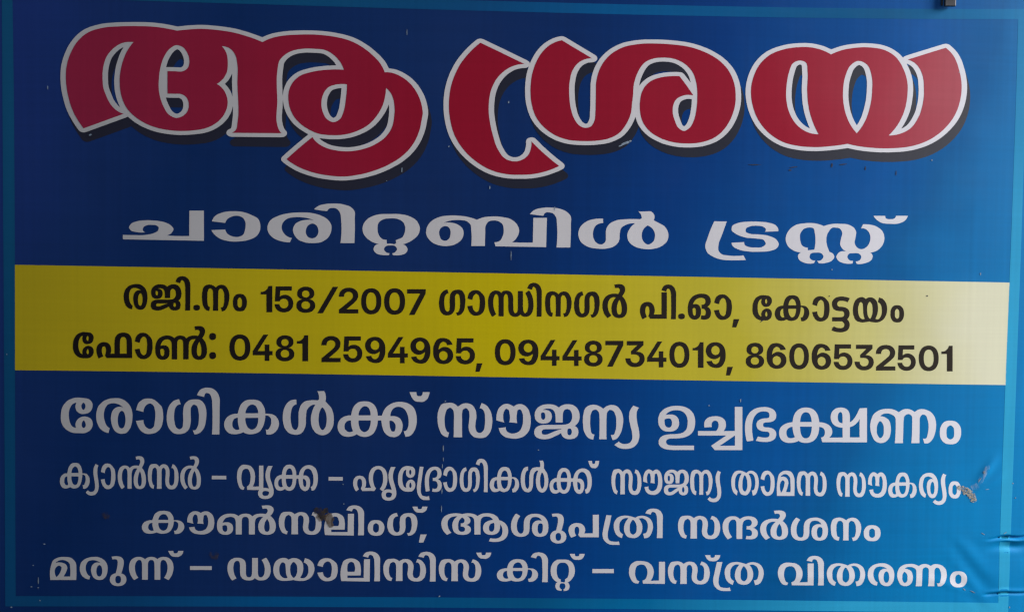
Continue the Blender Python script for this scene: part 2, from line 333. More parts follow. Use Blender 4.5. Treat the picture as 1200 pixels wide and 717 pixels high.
DATA["band"] = "-5851 405 0 -43 -1 -42 0 -43 0 -42 0 -43 0 -42 -1 -43 0 -42 0 -43 0 -43 -1 -42 0 -43 0 -42 0 -43 -1 -43 0 -42 0 -43 0 -42 0 -43 -1 -43 0 -43 0 -42 0 -43 -1 -43 0 -43 0 -42 0 -43 0 -43 140 2 140 2 139 2 139 2 139 1 138 2 137 1 137 2 137 1 136 1 136 2 136 1 135 1 135 1 135 0 134 1 134 1 134 1 134 0 133 1 133 0 133 1 132 0 133 0 132 1 132 0 132 0 132 0 131 0 132 0 131 0 131 0 131 -1 132 0 131 0 131 -1 131 0 130 0 131 -1 131 0 131 -1 131 -1 131 0 131 -1 131 -1 131 -1 131 -1 131 0 132 -1 131 -1 132 -1 131 -1 132 -1 132 -2 132 -1 133 -1 132 -1 133 -1 133 -2 133 -1 134 -1 133 -2 134 -1 134 -1 135 -2 135 -1 135 -2 135 -2 136 -1 136 -2 137 -1 137 -2 137 -2 138 -1 138 -2 139 -2 139 -2 140 -2 140 -1 141 -2 141 -2 142 -2 142 -2 143 -2 144 -2 144 -2 145 -2 0 42 0 42 1 42 0 43 0 42 0 42 0 42 1 42 0 42 0 43 0 42 0 42 0 42 1 42 0 42 0 42 0 42 0 42 1 42 0 42 0 42 0 42 0 42 1 42 0 42 0 42 0 42 0 42 0 42 0 -1 -144 1 -145 1 -143 1 -143 1 -143 1 -142 1 -141 0 -141 1 -140 1 -140 1 -139 1 -139 1 -138 1 -138 0 -137 1 -137 1 -137 1 -136 1 -136 1 -135 0 -135 1 -135 1 -135 1 -134 0 -134 1 -133 1 -134 1 -133 1 -133 0 -133 1 -132 1 -133 1 -132 0 -132 1 -132 1 -131 0 -132 1 -131 1 -131 1 -132 0 -131 1 -131 1 -131 0 -131 1 -131 1 -131 0 -131 1 -130 1 -131 0 -131 1 -131 1 -131 0 -131 1 -131 1 -131 0 -132 1 -131 0 -131 1 -132 1 -132 0 -131 1 -132 0 -133 1 -132 0 -133 1 -132 1 -133 0 -134 1 -133 0 -134 1 -134 0 -134 1 -135 0 -135 1 -135 0 -135 1 -136 0 -137 1 -136 0 -138 1 -137 0 -138 1 -138 0 -139 1 -140 0 -140 1 -140 0"
DATA["title"] = [
    "-4887 2074 120 42 119 42 119 41 -22 8 -22 9 -20 10 -19 12 -18 13 -13 12 -13 12 -11 13 -12 14 -10 14 -12 19 -11 19 -19 40 -24 58 -7 20 -6 20 -5 20 -3 25 -3 69 0 29 0 30 3 29 4 29 5 27 7 26 8 27 10 25 12 25 14 21 16 21 17 19 19 19 19 17 19 13 19 13 21 12 21 10 21 8 26 7 26 4 27 2 27 0 29 -2 -18 -19 -16 -20 -15 -20 -14 -20 -13 -21 -12 -22 -11 -22 -10 -23 -9 -23 -16 -46 -12 -45 -10 -46 -4 -29 -4 -29 -2 -30 -1 -29 1 -29 1 -30 3 -29 4 -30 6 -29 7 -28 9 -27 10 -27 12 -27 13 -25 15 -24 20 -26 22 -24 24 -23 25 -21 26 -20 31 -21 33 -20 34 -18 35 -16 35 -14 33 -11 33 -10 33 -9 34 -7 34 -6 33 -5 34 -4 33 -3 34 -2 33 -2 33 0 34 1 33 1 33 2 87 10 27 4 26 5 26 6 17 6 34 12 16 7 16 8 18 10 17 11 17 11 16 12 15 13 15 15 14 15 14 17 12 17 11 18 9 18 8 19 7 20 5 20 4 20 1 19 0 20 -2 19 -3 20 -5 19 -6 17 -7 16 -8 17 -10 16 -10 14 -13 14 -13 13 -15 13 -16 11 -18 10 18 10 16 11 14 12 14 13 13 14 10 13 9 14 8 15 8 15 6 16 5 18 3 20 2 19 1 20 0 46 -2 26 -3 27 -6 25 -9 24 -8 15 -8 14 -10 14 -11 13 -12 13 22 -1 21 -4 20 -6 19 -8 16 -10 14 -11 13 -13 12 -16 10 -16 9 -16 8 -18 5 -19 4 -20 6 -39 5 -42 1 -41 -3 -85 -1 -42 3 -93 6 -94 4 -94 -1 -94 -14 -120 -1 -13 -4 -13 -5 -12 -7 -10 -9 -9 -11 -8 -12 -7 -13 -6 115 -1 115 0 115 0 115 0 115 0 -11 11 -14 18 -6 12 -6 12 -5 14 -8 26 -9 50 -1 51 3 53 4 52 3 52 -2 75 -4 74 -2 74 1 74 8 73 6 40 3 20 5 19 7 18 9 14 11 14 12 13 12 12 13 11 18 13 19 12 20 10 20 9 21 8 22 7 23 5 23 4 23 3 23 3 26 2 26 1 52 -1 79 -4 27 -2 26 -4 24 -7 25 -10 24 -12 23 -15 22 -17 20 -17 15 -14 14 -16 14 -16 12 -16 11 -18 13 -26 12 -27 5 -14 -49 2 -48 1 -48 -2 -48 -3 -48 -4 -59 -8 -29 -5 -30 -6 -28 -7 -47 -13 -24 -7 -22 -9 -21 -11 -18 -12 -18 -14 -17 -15 -15 -16 -14 -16 -13 -21 -12 -22 -10 -23 -7 -23 -6 -24 -2 -16 -2 -16 0 -16 1 -33 3 -29 5 -30 7 -30 10 -28 12 -27 11 -23 14 -22 15 -21 16 -20 18 -19 19 -18 20 -17 22 -16 22 -15 23 -13 22 -13 23 -11 23 -11 23 -10 24 -8 34 -9 36 -5 36 -4 37 -2 62 -1 26 1 27 1 26 3 25 3 30 6 30 7 29 8 29 10 29 11 29 13 28 14 28 15 27 17 25 19 20 18 18 19 18 19 17 21 16 21 14 20 13 20 12 21 11 22 10 22 8 19 6 19 6 19 9 40 4 22 4 22 2 23 2 22 2 23 17 -15 8 -8 15 -16 10 -14 8 -14 8 -14 12 -30 6 -19 5 -19 3 -19 5 -40 1 -22 1 -22 -1 -23 -1 -23 -5 -48 -4 -27 -5 -26 -6 -26 -9 -24 -11 -23 -13 -22 -15 -21 -16 -21 -17 -19 -20 -19 -22 -17 -23 -16 -24 -15 -24 -14 -28 -15 -29 -13 -29 -11 -30 -10 -30 -9 -32 -8 -32 -7 -33 -5 -33 -4 -33 -2 -29 -1 -29 1 -30 2 -29 3 -29 5 -27 4 -27 6 -26 7 -26 8 -25 10 -21 11 -21 11 -20 13 -19 14 -17 15 -8 9 -16 19 -14 20 -64 -51 -94 -79 -56 -49 -82 -74 23 -18 24 -17 25 -16 25 -15 26 -14 31 -15 33 -14 33 -12 33 -11 34 -11 38 -10 39 -9 40 -8 39 -6 40 -5 36 -4 36 -3 36 -3 36 0 35 0 33 2 33 4 32 4 33 6 65 12 33 8 32 8 33 10 32 10 40 14 39 15 39 16 39 18 37 20 53 30 27 16 25 17 24 19 20 16 20 18 19 18 18 18 17 20 15 19 15 21 15 21 13 22 12 22 11 24 11 23 9 25 9 25 7 24 7 26 5 26 13 77 5 26 1 7 2 22 -2 23 -3 22 -4 23 -5 22 -7 26 -9 27 -10 25 -11 26 -13 24 -15 26 -16 25 -19 24 -19 23 -21 21 -18 16 -19 16 -19 14 -21 13 -21 12 -18 10 -19 9 -20 8 -20 7 -20 5 -17 4 -18 2 -18 2 -18 0 -18 -1 -8 21 -9 20 -10 19 -11 18 -11 18 -16 21 -17 20 -19 18 -19 19 -41 36 -22 19 -23 17 -23 17 -24 15 -28 18 -29 16 -29 15 -30 13 -30 12 -32 11 -32 9 -33 8 -33 7 -72 13 -38 5 -40 4 -39 4 -39 3 -39 2 -39 1 -78 0 -117 -4 -40 -2 -39 -3 -39 -4 -29 -4 -30 -5 -30 -6 -29 -6 -28 -9 -22 -7 -20 -8 -21 -9 -20 -10 -20 -11 -57 22 -29 11 -57 20 -65 20 -66 19 -33 8 -36 8 -36 7 -73 11 -72 9 -37 4 -72 6 -37 2 -39 1 -40 0 -60 -3 -59 -5 -50 -4 -74 -8 -44 10 -43 8 -55 10 -33 5 -67 9 -33 3 -40 3 -40 2 -40 1 -124 2 -87 0 -44 -1 -44 -2 -81 -3 -41 -3 -40 -5 -40 -7 -35 -8 -35 -8 -35 -11 -33 -13 -31 -16 -27 -17 -25 -19 -24 -22 -23 -23 -21 -23 -18 -24 -17 -26 -15 -26 -14 -27 -13 -27 -11 -25 -10 -26 -9 -26 -7 -26 -6 -27 -5 -26 -4 -26 -2 -26 -1 -26 -1 -46 2 -29 2 -33 4 -33 4 -33 6 -32 7 -33 8 -35 9 -34 11 -35 12 -34 14 -33 11 -25 13 -25 14 -25 29 -48 25 -36 26 -35 14 -17;-3896 2980 14 -2 14 -3 13 -5 13 -6 14 -9 13 -12 11 -14 11 -15 9 -14 9 -18 8 -19 6 -20 3 -20 2 -20 0 -16 -2 -17 -3 -16 -4 -15 -8 -14 -9 -10 -12 -10 -13 -8 -13 -7 -14 -5 -17 -4 -18 0 -57 4 -86 1 0 -127 0 -128 86 -2 43 1 14 -1 13 -3 14 -4 14 -6 13 -7 12 -9 10 -9 11 -15 8 -17 6 -19 4 -19 1 -19 0 -13 -2 -14 -2 -13 -4 -13 -5 -12 -7 -13 -9 -13 -11 -11 -11 -11 -12 -9 -15 -8 -16 -7 -18 -6 -17 -3 -17 -1 -19 3 -20 6 -19 9 -18 11 -16 12 -14 14 -13 17 -11 19 -20 39 -11 22 -9 22 -8 23 -8 23 -6 23 -8 39 -5 39 -2 36 0 32 4 65 3 33 4 32 6 32 7 32 7 27 9 27 9 26 12 25 13 24 11 18 12 18 13 16 15 16 16 13 25 17 13 7 14 5 14 3;-1940 2512 -2 -34 -2 -33 -4 -34 -4 -34 -7 -58 -4 -30 -7 -29 -8 -28 -13 -35 -7 -17 -9 -15 -12 -13 -12 -10 -14 -9 -16 -7 -15 -5 -16 -2 -17 2 -17 6 -17 9 -16 10 -14 12 -11 12 -9 14 -8 15 -13 31 -6 19 -5 19 -4 20 -2 19 0 20 1 23 2 23 5 23 7 23 9 21 8 16 10 16 12 15 12 14 14 11 15 9 15 7 17 5 34 9 26 5 25 2 26 1 27 -1 26 -3",
    "-460 3006 -31 -28 -29 -28 -29 -30 -27 -31 -19 -23 -18 -23 -18 -25 -17 -24 -15 -26 -15 -26 -13 -27 -13 -28 -12 -28 -10 -28 -10 -28 -9 -29 -8 -29 -7 -29 -5 -30 -4 -25 -3 -26 -2 -25 -3 -52 0 -39 1 -38 3 -39 5 -39 6 -38 8 -39 10 -39 11 -39 14 -38 16 -37 19 -36 21 -35 23 -33 26 -33 26 -31 27 -28 28 -27 30 -25 31 -24 31 -23 31 -20 32 -19 33 -18 33 -15 34 -14 32 -11 32 -9 33 -7 33 -6 33 -5 32 -4 33 -2 32 -1 65 1 59 2 29 2 29 2 29 4 30 5 29 6 30 7 29 8 28 8 31 11 30 11 29 12 30 14 29 14 -69 51 -33 27 -66 54 -62 55 -31 29 -60 59 2 -15 0 -15 0 -14 -2 -15 -2 -14 -4 -17 -5 -17 -6 -17 -7 -16 -9 -14 -12 -14 -13 -13 -15 -12 -16 -10 -17 -8 -18 -8 -19 -5 -20 -4 -20 -1 -20 0 -20 2 -20 5 -21 6 -19 8 -17 10 -20 16 -18 19 -16 22 -15 24 -14 23 -15 30 -13 31 -11 33 -27 94 -8 29 -13 58 -10 55 -7 51 -3 26 -2 45 0 38 3 39 2 29 4 30 5 29 6 29 8 28 9 23 10 24 11 23 12 22 13 21 17 22 18 22 19 20 21 19 21 18 21 14 22 14 22 12 24 10 23 9 22 6 21 5 22 3 22 3 23 1 -85 39 -86 40 -86 40 -82 38 -82 37 -82 38",
    "472 3068 -24 -7 -22 -8 -22 -10 -21 -11 -21 -13 -20 -16 -19 -16 -19 -18 -17 -19 -16 -20 -16 -22 -14 -23 -13 -24 -12 -24 -11 -25 -11 -25 -9 -26 -8 -26 -7 -27 -6 -22 -7 -45 -5 -45 -3 -45 -1 -45 2 -48 2 -26 2 -26 4 -26 5 -25 7 -31 9 -32 11 -31 12 -29 15 -29 16 -26 19 -25 20 -24 21 -23 23 -21 24 -20 25 -19 27 -17 27 -16 28 -15 28 -12 29 -10 30 -10 30 -7 30 -7 32 -4 32 -3 33 -2 33 -1 65 0 33 1 32 1 33 2 58 7 27 4 26 5 26 6 25 8 24 9 24 10 23 12 22 13 20 15 19 16 17 19 16 20 14 21 14 22 14 24 12 26 12 26 9 27 8 27 5 25 3 26 6 78 7 65 2 29 2 58 2 29 4 29 6 26 7 27 8 26 10 26 11 24 11 23 13 23 14 22 16 20 17 18 17 13 19 12 20 10 21 8 20 7 22 6 23 4 23 3 46 3 30 0 30 -1 30 -2 29 -5 29 -7 24 -8 24 -10 24 -11 22 -13 22 -14 19 -15 18 -17 17 -17 16 -19 13 -19 12 -21 10 -22 8 -23 7 -23 7 -23 7 -35 5 -35 3 -36 1 -35 0 -62 0 -26 -4 -52 -3 -26 -7 -49 -4 -25 -6 -24 -8 -23 -15 -39 -9 -19 -11 -18 -13 -14 -12 -11 -14 -10 -14 -9 -15 -6 -15 -1 -12 2 -13 6 -13 7 -12 10 -11 9 -12 13 -9 16 -8 17 -21 53 -7 19 -5 19 -5 20 -2 19 -1 26 1 26 2 13 4 17 5 18 8 17 8 16 11 13 12 11 14 10 15 8 16 7 16 6 23 7 24 4 24 1 26 -1 26 -3 -33 46 -51 68 -32 41 -49 59 -38 0 -37 -1 -42 -3 -46 -5 -22 -4 -23 -4 -23 -7 -24 -6 -23 -9 -22 -9 -21 -12 -16 -11 -16 -12 -15 -14 -13 -14 -13 -15 -10 -15 -9 -16 -7 -16 -7 -17 -6 -17 -4 -16 -3 -16 -3 -16 -5 -56 -1 -22 0 -23 1 -23 2 -22 4 -26 5 -27 7 -26 9 -25 10 -24 13 -23 16 -22 17 -21 18 -20 20 -18 21 -17 22 -15 24 -14 24 -13 25 -11 31 -14 33 -11 33 -10 34 -8 34 -6 32 -5 33 -3 33 -2 33 0 33 0 34 1 33 3 33 3 33 5 32 8 30 8 31 10 30 12 29 13 27 16 25 18 25 20 23 22 21 24 20 24 17 24 15 26 15 27 13 27 11 27 11 29 9 29 8 29 6 30 4 30 3 32 1 17 -1 32 -1 26 -2 26 -3 26 -4 26 -6 25 -8 30 -11 30 -12 29 -14 28 -16 27 -19 28 -22 27 -25 25 -25 24 -27 22 -28 20 -29 18 -30 17 -31 16 -32 14 -35 15 -36 13 -37 12 -37 11 -37 9 -38 8 -40 6 -39 5 -40 4 -85 6 -46 3 -46 1 -46 1 -46 0 -78 -2 -39 -2 -39 -4 -39 -5 -66 -11 -33 -7 -32 -9 -31 -11 -27 -12 -27 -14 -26 -15 -25 -16 -24 -18 -21 -19 -21 -20 -19 -22 -18 -22 -16 -23 -14 -23 -12 -24 -11 -24 -10 -26 -8 -25 -5 -19 -5 -19 -7 -39 -3 -20 -2 -25 0 -26 1 -77 0 -116 0 -39 -2 -61 -1 -46 -2 -23 -6 -21 -12 -29 -8 -14 -9 -13 -11 -9 -11 -7 -13 -5 -13 -3 -14 -2 -14 -1 -13 2 -14 3 -13 5 -13 7 -12 7 -14 11 -13 13 -11 15 -10 16 -10 16 -11 21 -10 22 -8 23 -13 46 -7 28 -5 29 -4 29 -3 29 -5 61 -1 33 0 32 1 32 3 32 4 26 4 27 5 26 8 26 9 24 9 17 10 18 11 16 12 16 14 14 14 12 15 12 17 10 17 8 17 8 16 5 16 4 17 3 18 2 17 0 -115 66 -116 65 -115 66",
    "3593 2999 -36 17 -37 14 -27 9 -27 7 -27 6 -27 5 -28 4 -31 2 -32 2 -31 -1 -32 -1 -31 -3 -36 -3 -36 -5 -36 -6 -36 -7 -34 -10 -32 -10 -33 -11 -31 -12 -30 -15 -29 -17 -24 -17 -23 -19 -22 -20 -21 -22 -19 -22 -18 -26 -17 -28 -15 -29 -13 -30 -11 -30 -10 -29 -7 -31 -7 -30 -4 -31 -2 -31 -1 -31 2 -30 3 -31 4 -30 6 -30 11 -42 14 -43 16 -41 20 -40 22 -38 23 -33 26 -32 27 -30 30 -29 31 -26 30 -21 30 -20 33 -19 33 -16 33 -14 35 -12 36 -9 36 -8 37 -6 37 -5 36 -4 36 -3 36 -1 72 -1 46 1 45 3 45 4 45 5 81 10 70 11 71 13 69 -14 46 -8 36 -5 37 -4 73 -6 83 -4 46 -1 46 0 46 1 46 3 93 6 46 5 46 7 46 9 47 12 47 14 47 17 45 19 44 22 37 21 35 24 35 25 33 27 31 29 28 29 27 30 26 32 23 33 20 34 17 34 16 36 13 36 10 37 9 37 6 35 5 35 3 36 0 36 -1 35 -3 35 -6 36 -7 35 -9 35 -11 34 -12 34 -12 35 -15 33 -17 32 -20 29 -16 20 -18 19 -19 17 -21 17 -22 16 -121 -39 -121 -40 -109 -37 -109 -36 24 -7 23 -9 21 -10 20 -12 18 -14 18 -17 16 -21 15 -22 13 -24 10 -23 11 -29 7 -30 5 -31 3 -32 4 -66 1 -36 -1 -35 -3 -36 -5 -34 -6 -37 -9 -36 -10 -37 -12 -35 -16 -33 -14 -27 -16 -27 -17 -25 -20 -24 -22 -21 -20 -16 -22 -14 -23 -12 -24 -11 -25 -10 -28 -9 -29 -8 -30 -5 -30 -4 -32 -2 23 23 21 23 20 24 19 24 18 26 18 29 17 31 15 31 14 32 12 33 10 34 9 35 6 36 5 36 4 36 2 35 1 35 0 36 -3 35 -5 34 -8 32 -9 31 -11 31 -13 29 -15 29 -15 28 -18 28 -19 26 -21 25 -23 22 -24 18 -26 16 -27 15 -29 12 -29 11 -31 8 -32 6 -32 4 -66 5 -36 1 -36 0 -37 -2 -36 -3 -37 -4 -32 -5 -31 -5 -32 -6 -32 -7 -31 -8 -27 -9 -27 -10 -27 -11 -27 -12 -26 -13;3257 2909 17 -2 16 -4 15 -6 11 -8 12 -15 6 -21 2 -24 1 -24 6 -67 0 -43 -4 -88 1 -43 6 -70 3 -35 5 -35 7 -34 6 -31 8 -31 9 -30 10 -30 11 -30 14 -34 15 -34 17 -33 18 -33 19 -32 -40 2 -38 5 -36 9 -35 12 -32 16 -23 13 -22 16 -21 17 -20 19 -18 20 -17 21 -15 23 -14 24 -13 25 -11 25 -11 29 -9 30 -7 31 -6 30 -4 31 -3 31 -1 30 1 31 1 30 5 61 4 31 5 31 6 31 20 72 8 21 9 19 13 16 13 10 15 10 17 7 16 5 17 3;3958 2925 22 -5 22 -8 21 -11 18 -12 18 -20 15 -24 11 -28 9 -29 7 -28 8 -34 4 -35 1 -35 -1 -71 -1 -40 -3 -40 -5 -39 -7 -40 -8 -39 -9 -36 -11 -37 -12 -35 -15 -35 -17 -34 -14 -24 -15 -24 -17 -24 -18 -22 -19 -22 -23 25 -22 26 -20 26 -18 28 -17 28 -16 33 -14 34 -12 35 -11 36 -8 36 -7 34 -4 35 -4 35 -1 35 0 35 1 36 3 35 4 36 7 35 10 34 17 52 11 25 13 24 17 20 15 14 17 14 19 12 19 9 19 4"]
DATA["outline"] = [
    "-4527 3243 -61 -1 -123 -7 -61 -7 -31 -5 -63 -14 -61 -17 -43 -17 -33 -16 -35 -22 -31 -24 -27 -24 -24 -25 -22 -25 -21 -28 -15 -22 -16 -27 -15 -29 -26 -56 -21 -58 -13 -49 -8 -47 -5 -54 -1 -66 3 -58 4 -37 5 -37 13 -64 18 -71 10 -34 12 -34 18 -44 26 -52 43 -71 25 -37 31 -42 11 -12 15 -13 18 -7 7 -2 21 -2 20 4 11 3 116 40 116 41 115 40 115 41 28 12 3 -1 53 -42 35 -25 38 -22 35 -19 43 -19 58 -23 45 -14 47 -12 61 -12 65 -9 52 -5 73 -4 65 1 42 2 60 5 87 10 38 7 29 8 23 7 40 15 32 16 25 13 31 21 26 19 17 15 30 32 15 17 17 24 13 22 17 37 7 21 9 36 3 -11 -2 -90 -15 -130 -4 -11 -6 -7 -7 -5 -18 -9 -14 -11 -8 -12 -3 -9 0 -10 6 -14 9 -10 7 -5 18 -8 20 -3 23 0 126 0 126 -1 125 0 126 0 51 0 23 3 19 9 10 9 5 5 5 13 1 4 -1 12 -2 5 -8 12 -18 22 -10 19 -10 34 -9 46 -1 53 7 99 3 76 2 -4 2 -18 7 -41 7 -27 11 -31 12 -29 13 -24 15 -24 17 -24 18 -23 17 -19 22 -21 25 -21 24 -18 25 -16 37 -22 39 -21 2 -2 -2 -3 -63 -51 -93 -78 -57 -49 -80 -72 -13 -15 -3 -9 -1 -10 3 -12 3 -5 13 -13 27 -21 47 -31 32 -19 27 -15 35 -16 39 -17 59 -21 40 -12 41 -11 42 -10 47 -9 44 -7 73 -8 57 -5 49 -2 51 1 34 2 74 9 97 18 63 15 76 22 44 15 39 15 48 21 37 17 43 23 56 31 24 15 32 22 26 20 32 27 24 22 22 23 21 24 18 22 19 27 22 34 16 29 12 24 22 54 16 51 7 26 7 37 18 104 1 21 -1 32 -8 48 -7 31 -13 43 -12 31 -12 27 -20 38 -28 43 -17 24 -32 36 -34 33 -22 18 -21 15 -43 27 -27 14 -24 11 -44 17 -39 9 -46 6 -2 1 -27 49 -12 20 -20 26 -35 38 -22 21 -46 41 -39 31 -30 22 -56 35 -31 18 -34 18 -32 14 -34 14 -34 11 -35 10 -38 9 -98 19 -46 7 -85 9 -69 4 -61 2 -90 0 -105 -3 -49 -3 -76 -7 -66 -10 -59 -12 -34 -10 -41 -15 -45 -19 -4 1 -47 18 -62 21 -61 20 -94 26 -54 12 -37 7 -79 12 -77 9 -111 10 -64 3 -62 0 -60 -3 -59 -4 -112 -12 -75 16 -55 10 -50 8 -87 10 -53 4 -70 3 -105 2;-2434 2899 26 2 30 0 88 -3 44 -3 19 -3 17 -5 17 -7 22 -12 25 -17 26 -22 24 -24 12 -14 16 -24 3 -5 0 -2 -61 -3 -46 -2 -54 -6 -90 -12 -59 -13 -63 -17 -22 -7 -25 -10 -29 -15 -27 -17 -19 -15 -20 -18 -18 -18 -14 -17 -18 -27 -11 -22 -8 -17 -14 -38 -8 -37 -4 -40 -3 33 -4 121 1 70 7 67 7 51 5 24 6 15 6 9 8 11 10 11 17 16 22 16 27 15 29 12 22 7 39 7;-1464 2320 1 1 2 -1 4 -36 0 -41 -2 -34 -5 -46 -7 -46 -7 -24 -10 -27 -16 -29 -15 -22 -25 -29 -20 -20 -18 -15 -22 -15 -41 -25 -27 -14 -29 -13 -46 -17 -34 -10 -44 -10 -32 -6 -44 -5 -24 -1 -52 1 -46 4 -32 5 -44 8 -42 12 -24 11 -37 19 -27 18 -21 20 0 2 4 1 24 -4 44 -4 42 -3 51 0 37 0 32 2 53 6 42 7 32 8 36 10 29 10 32 12 44 20 19 10 32 17 26 17 27 20 29 25 19 20 20 21 34 44 31 46 13 22 13 27 10 22;-2031 2502 23 2 4 -1 1 -3 -6 -79 -12 -97 -4 -29 -5 -22 -7 -24 -12 -34 -9 -22 -6 -9 -8 -8 -12 -7 -7 -3 -2 0 -10 5 -11 7 -9 8 -7 8 -13 23 -13 31 -7 26 -5 37 0 31 4 36 7 27 11 24 14 24 17 21 12 9 13 5 36 10;-4536 2957 3 0 1 -3 -25 -41 -23 -48 -9 -25 -18 -53 -13 -46 -8 -42 -7 -48 -4 -44 -2 -34 1 -30 4 -61 5 -34 5 -27 8 -29 10 -32 13 -34 9 -22 12 -22 0 -2 -1 -2 -15 11 -21 23 -18 22 -13 19 -12 22 -14 32 -31 75 -8 30 -5 34 -2 61 0 56 3 29 3 22 10 46 10 34 8 20 10 21 13 20 15 19 28 30 33 27 23 14;-3901 2934 5 0 12 -5 10 -7 6 -5 10 -12 10 -15 12 -22 5 -12 7 -24 3 -14 1 -17 -1 -27 -2 -12 -6 -15 -7 -7 -8 -6 -10 -5 -7 -2 -80 4 -65 1 -20 -2 -2 3 1 5 13 43 7 20 11 24 14 26 21 32 20 23 12 11 18 12;-4031 2386 2 1 15 -2 23 -1 67 -1 40 1 10 -2 7 -3 10 -5 8 -6 9 -11 4 -10 5 -12 3 -17 1 -24 -4 -27 -5 -15 -5 -9 -13 -16 -13 -11 -10 -6 -17 -7 -10 -1 -8 1 -17 7 -22 15 -10 11 -9 11 -10 17 -19 37 -18 41 -8 19;-3261 2659 1 0 1 -2 0 -3 -2 -94 3 -80 3 -65 0 -10 -1 -4 -9 28 -7 17 -10 20 -10 16 -16 22 -14 17 -20 19 -1 3 31 31 17 22 18 29",
    "-439 3076 -17 -4 -19 -11 -41 -34 -24 -22 -23 -22 -37 -38 -27 -30 -41 -51 -21 -29 -16 -25 -22 -36 -21 -41 -15 -31 -14 -34 -19 -53 -9 -29 -11 -44 -10 -46 -6 -43 -5 -48 -2 -43 1 -78 3 -41 5 -45 8 -46 7 -36 10 -41 13 -43 13 -34 17 -41 18 -33 24 -41 25 -36 26 -33 29 -34 29 -31 28 -26 34 -29 31 -25 32 -23 37 -24 32 -19 39 -21 32 -15 39 -16 34 -11 42 -12 29 -6 37 -7 43 -7 47 -4 41 -2 71 1 70 1 44 3 51 6 71 13 51 13 41 12 31 11 51 20 44 19 31 16 15 10 10 15 3 17 -5 12 -3 5 -11 12 -76 57 -84 68 -71 62 -82 80 -15 11 -7 3 -17 4 -22 0 -21 -6 -19 -12 -9 -15 -3 -14 2 -24 -2 -29 -7 -32 -7 -22 -9 -17 -13 -17 -19 -16 -19 -12 -22 -8 -24 -3 -24 0 -27 7 -22 10 -15 11 -15 16 -15 21 -25 41 -12 24 -13 31 -8 22 -30 101 -8 31 -12 55 -9 46 -7 51 -4 28 -2 46 0 34 4 55 4 39 5 29 7 31 7 25 9 24 9 22 19 36 13 19 16 22 19 24 29 28 19 15 20 14 33 20 24 11 20 6 31 8 22 4 31 2 22 3 17 8 13 13 3 5 5 12 -2 15 -2 4 -8 12 -20 13 -88 41 -89 41 -88 41 -117 53 -117 54 -22 6 -17 1",
    "479 3117 -22 -5 -27 -7 -36 -13 -41 -20 -31 -20 -27 -19 -19 -17 -21 -20 -22 -24 -26 -35 -24 -37 -29 -55 -18 -44 -16 -46 -12 -41 -5 -21 -7 -39 -6 -53 -4 -51 0 -41 2 -57 4 -51 8 -48 11 -43 7 -26 11 -32 15 -36 14 -28 18 -29 23 -31 26 -31 41 -41 29 -24 32 -23 25 -17 24 -14 37 -19 32 -14 32 -11 36 -12 27 -7 34 -7 40 -6 48 -4 47 -2 73 -1 49 1 49 3 95 11 41 8 32 7 26 9 27 10 29 12 27 14 27 15 21 16 25 22 19 21 20 24 31 47 14 24 14 30 12 27 8 24 3 4 2 -4 13 -41 14 -31 13 -22 16 -24 24 -28 19 -20 20 -18 27 -22 25 -17 27 -16 53 -26 44 -18 27 -10 33 -9 56 -13 55 -9 44 -5 67 -2 57 1 47 3 29 3 42 6 37 7 39 11 32 10 40 15 34 16 34 20 29 21 27 22 30 29 19 21 22 27 22 32 15 25 24 47 15 36 12 32 10 32 13 56 5 32 4 51 -1 56 -5 58 -5 34 -11 44 -14 43 -15 36 -18 36 -13 21 -13 19 -10 15 -18 21 -31 33 -30 29 -29 23 -32 23 -40 24 -57 30 -63 28 -47 17 -42 14 -74 20 -42 8 -54 9 -74 8 -96 7 -71 3 -59 1 -135 -2 -39 -2 -53 -5 -44 -6 -49 -9 -39 -8 -29 -7 -17 -5 -36 -14 -29 -12 -34 -18 -27 -15 -26 -17 -19 -15 -32 -26 -23 -23 -23 -25 -19 -24 -19 -27 -14 -25 -14 -26 -12 -27 -11 -31 -12 -39 -7 -29 -6 -36 -5 -51 1 -121 0 -111 -3 -89 0 -36 -2 -22 -5 -17 -9 -22 -7 -12 -5 -8 -6 -3 -10 -2 -9 2 -8 3 -14 8 -14 13 -17 24 -18 31 -10 22 -8 21 -12 44 -8 31 -5 31 -6 43 -6 94 0 24 1 44 5 41 6 41 10 39 11 29 15 26 8 13 13 17 7 7 12 11 15 10 22 12 12 5 17 5 14 2 25 2 21 4 5 1 16 9 6 4 10 13 3 14 -1 8 -6 14 -17 14 -114 65 -115 65 -114 65 -29 10;1655 2857 47 -1 27 -2 27 -4 20 -5 24 -8 30 -14 22 -13 18 -11 17 -14 19 -17 19 -21 16 -22 12 -21 9 -19 15 -48 1 -5 -1 -2 -3 2 -71 87 -24 18 -33 5 -22 1 -51 -1 -49 -4 -52 -6 -56 -11 -46 -13 -29 -10 -25 -10 -31 -18 -19 -13 -17 -13 -17 -16 -16 -15 -16 -20 -7 -10 -2 -3 -2 1 1 14 11 46 8 25 9 24 11 27 22 41 14 22 13 16 12 12 21 15 20 10 26 10 18 5 19 4 24 3;1940 2440 11 1 17 1 25 -3 2 -1 1 -4 0 -27 -3 -51 -11 -80 -9 -39 -7 -22 -16 -42 -12 -22 -11 -12 -14 -11 -5 3 -9 7 -6 8 -6 9 -10 22 -23 60 -6 19 -6 29 -1 32 1 19 4 22 5 17 9 20 10 14 13 10 16 9 20 7",
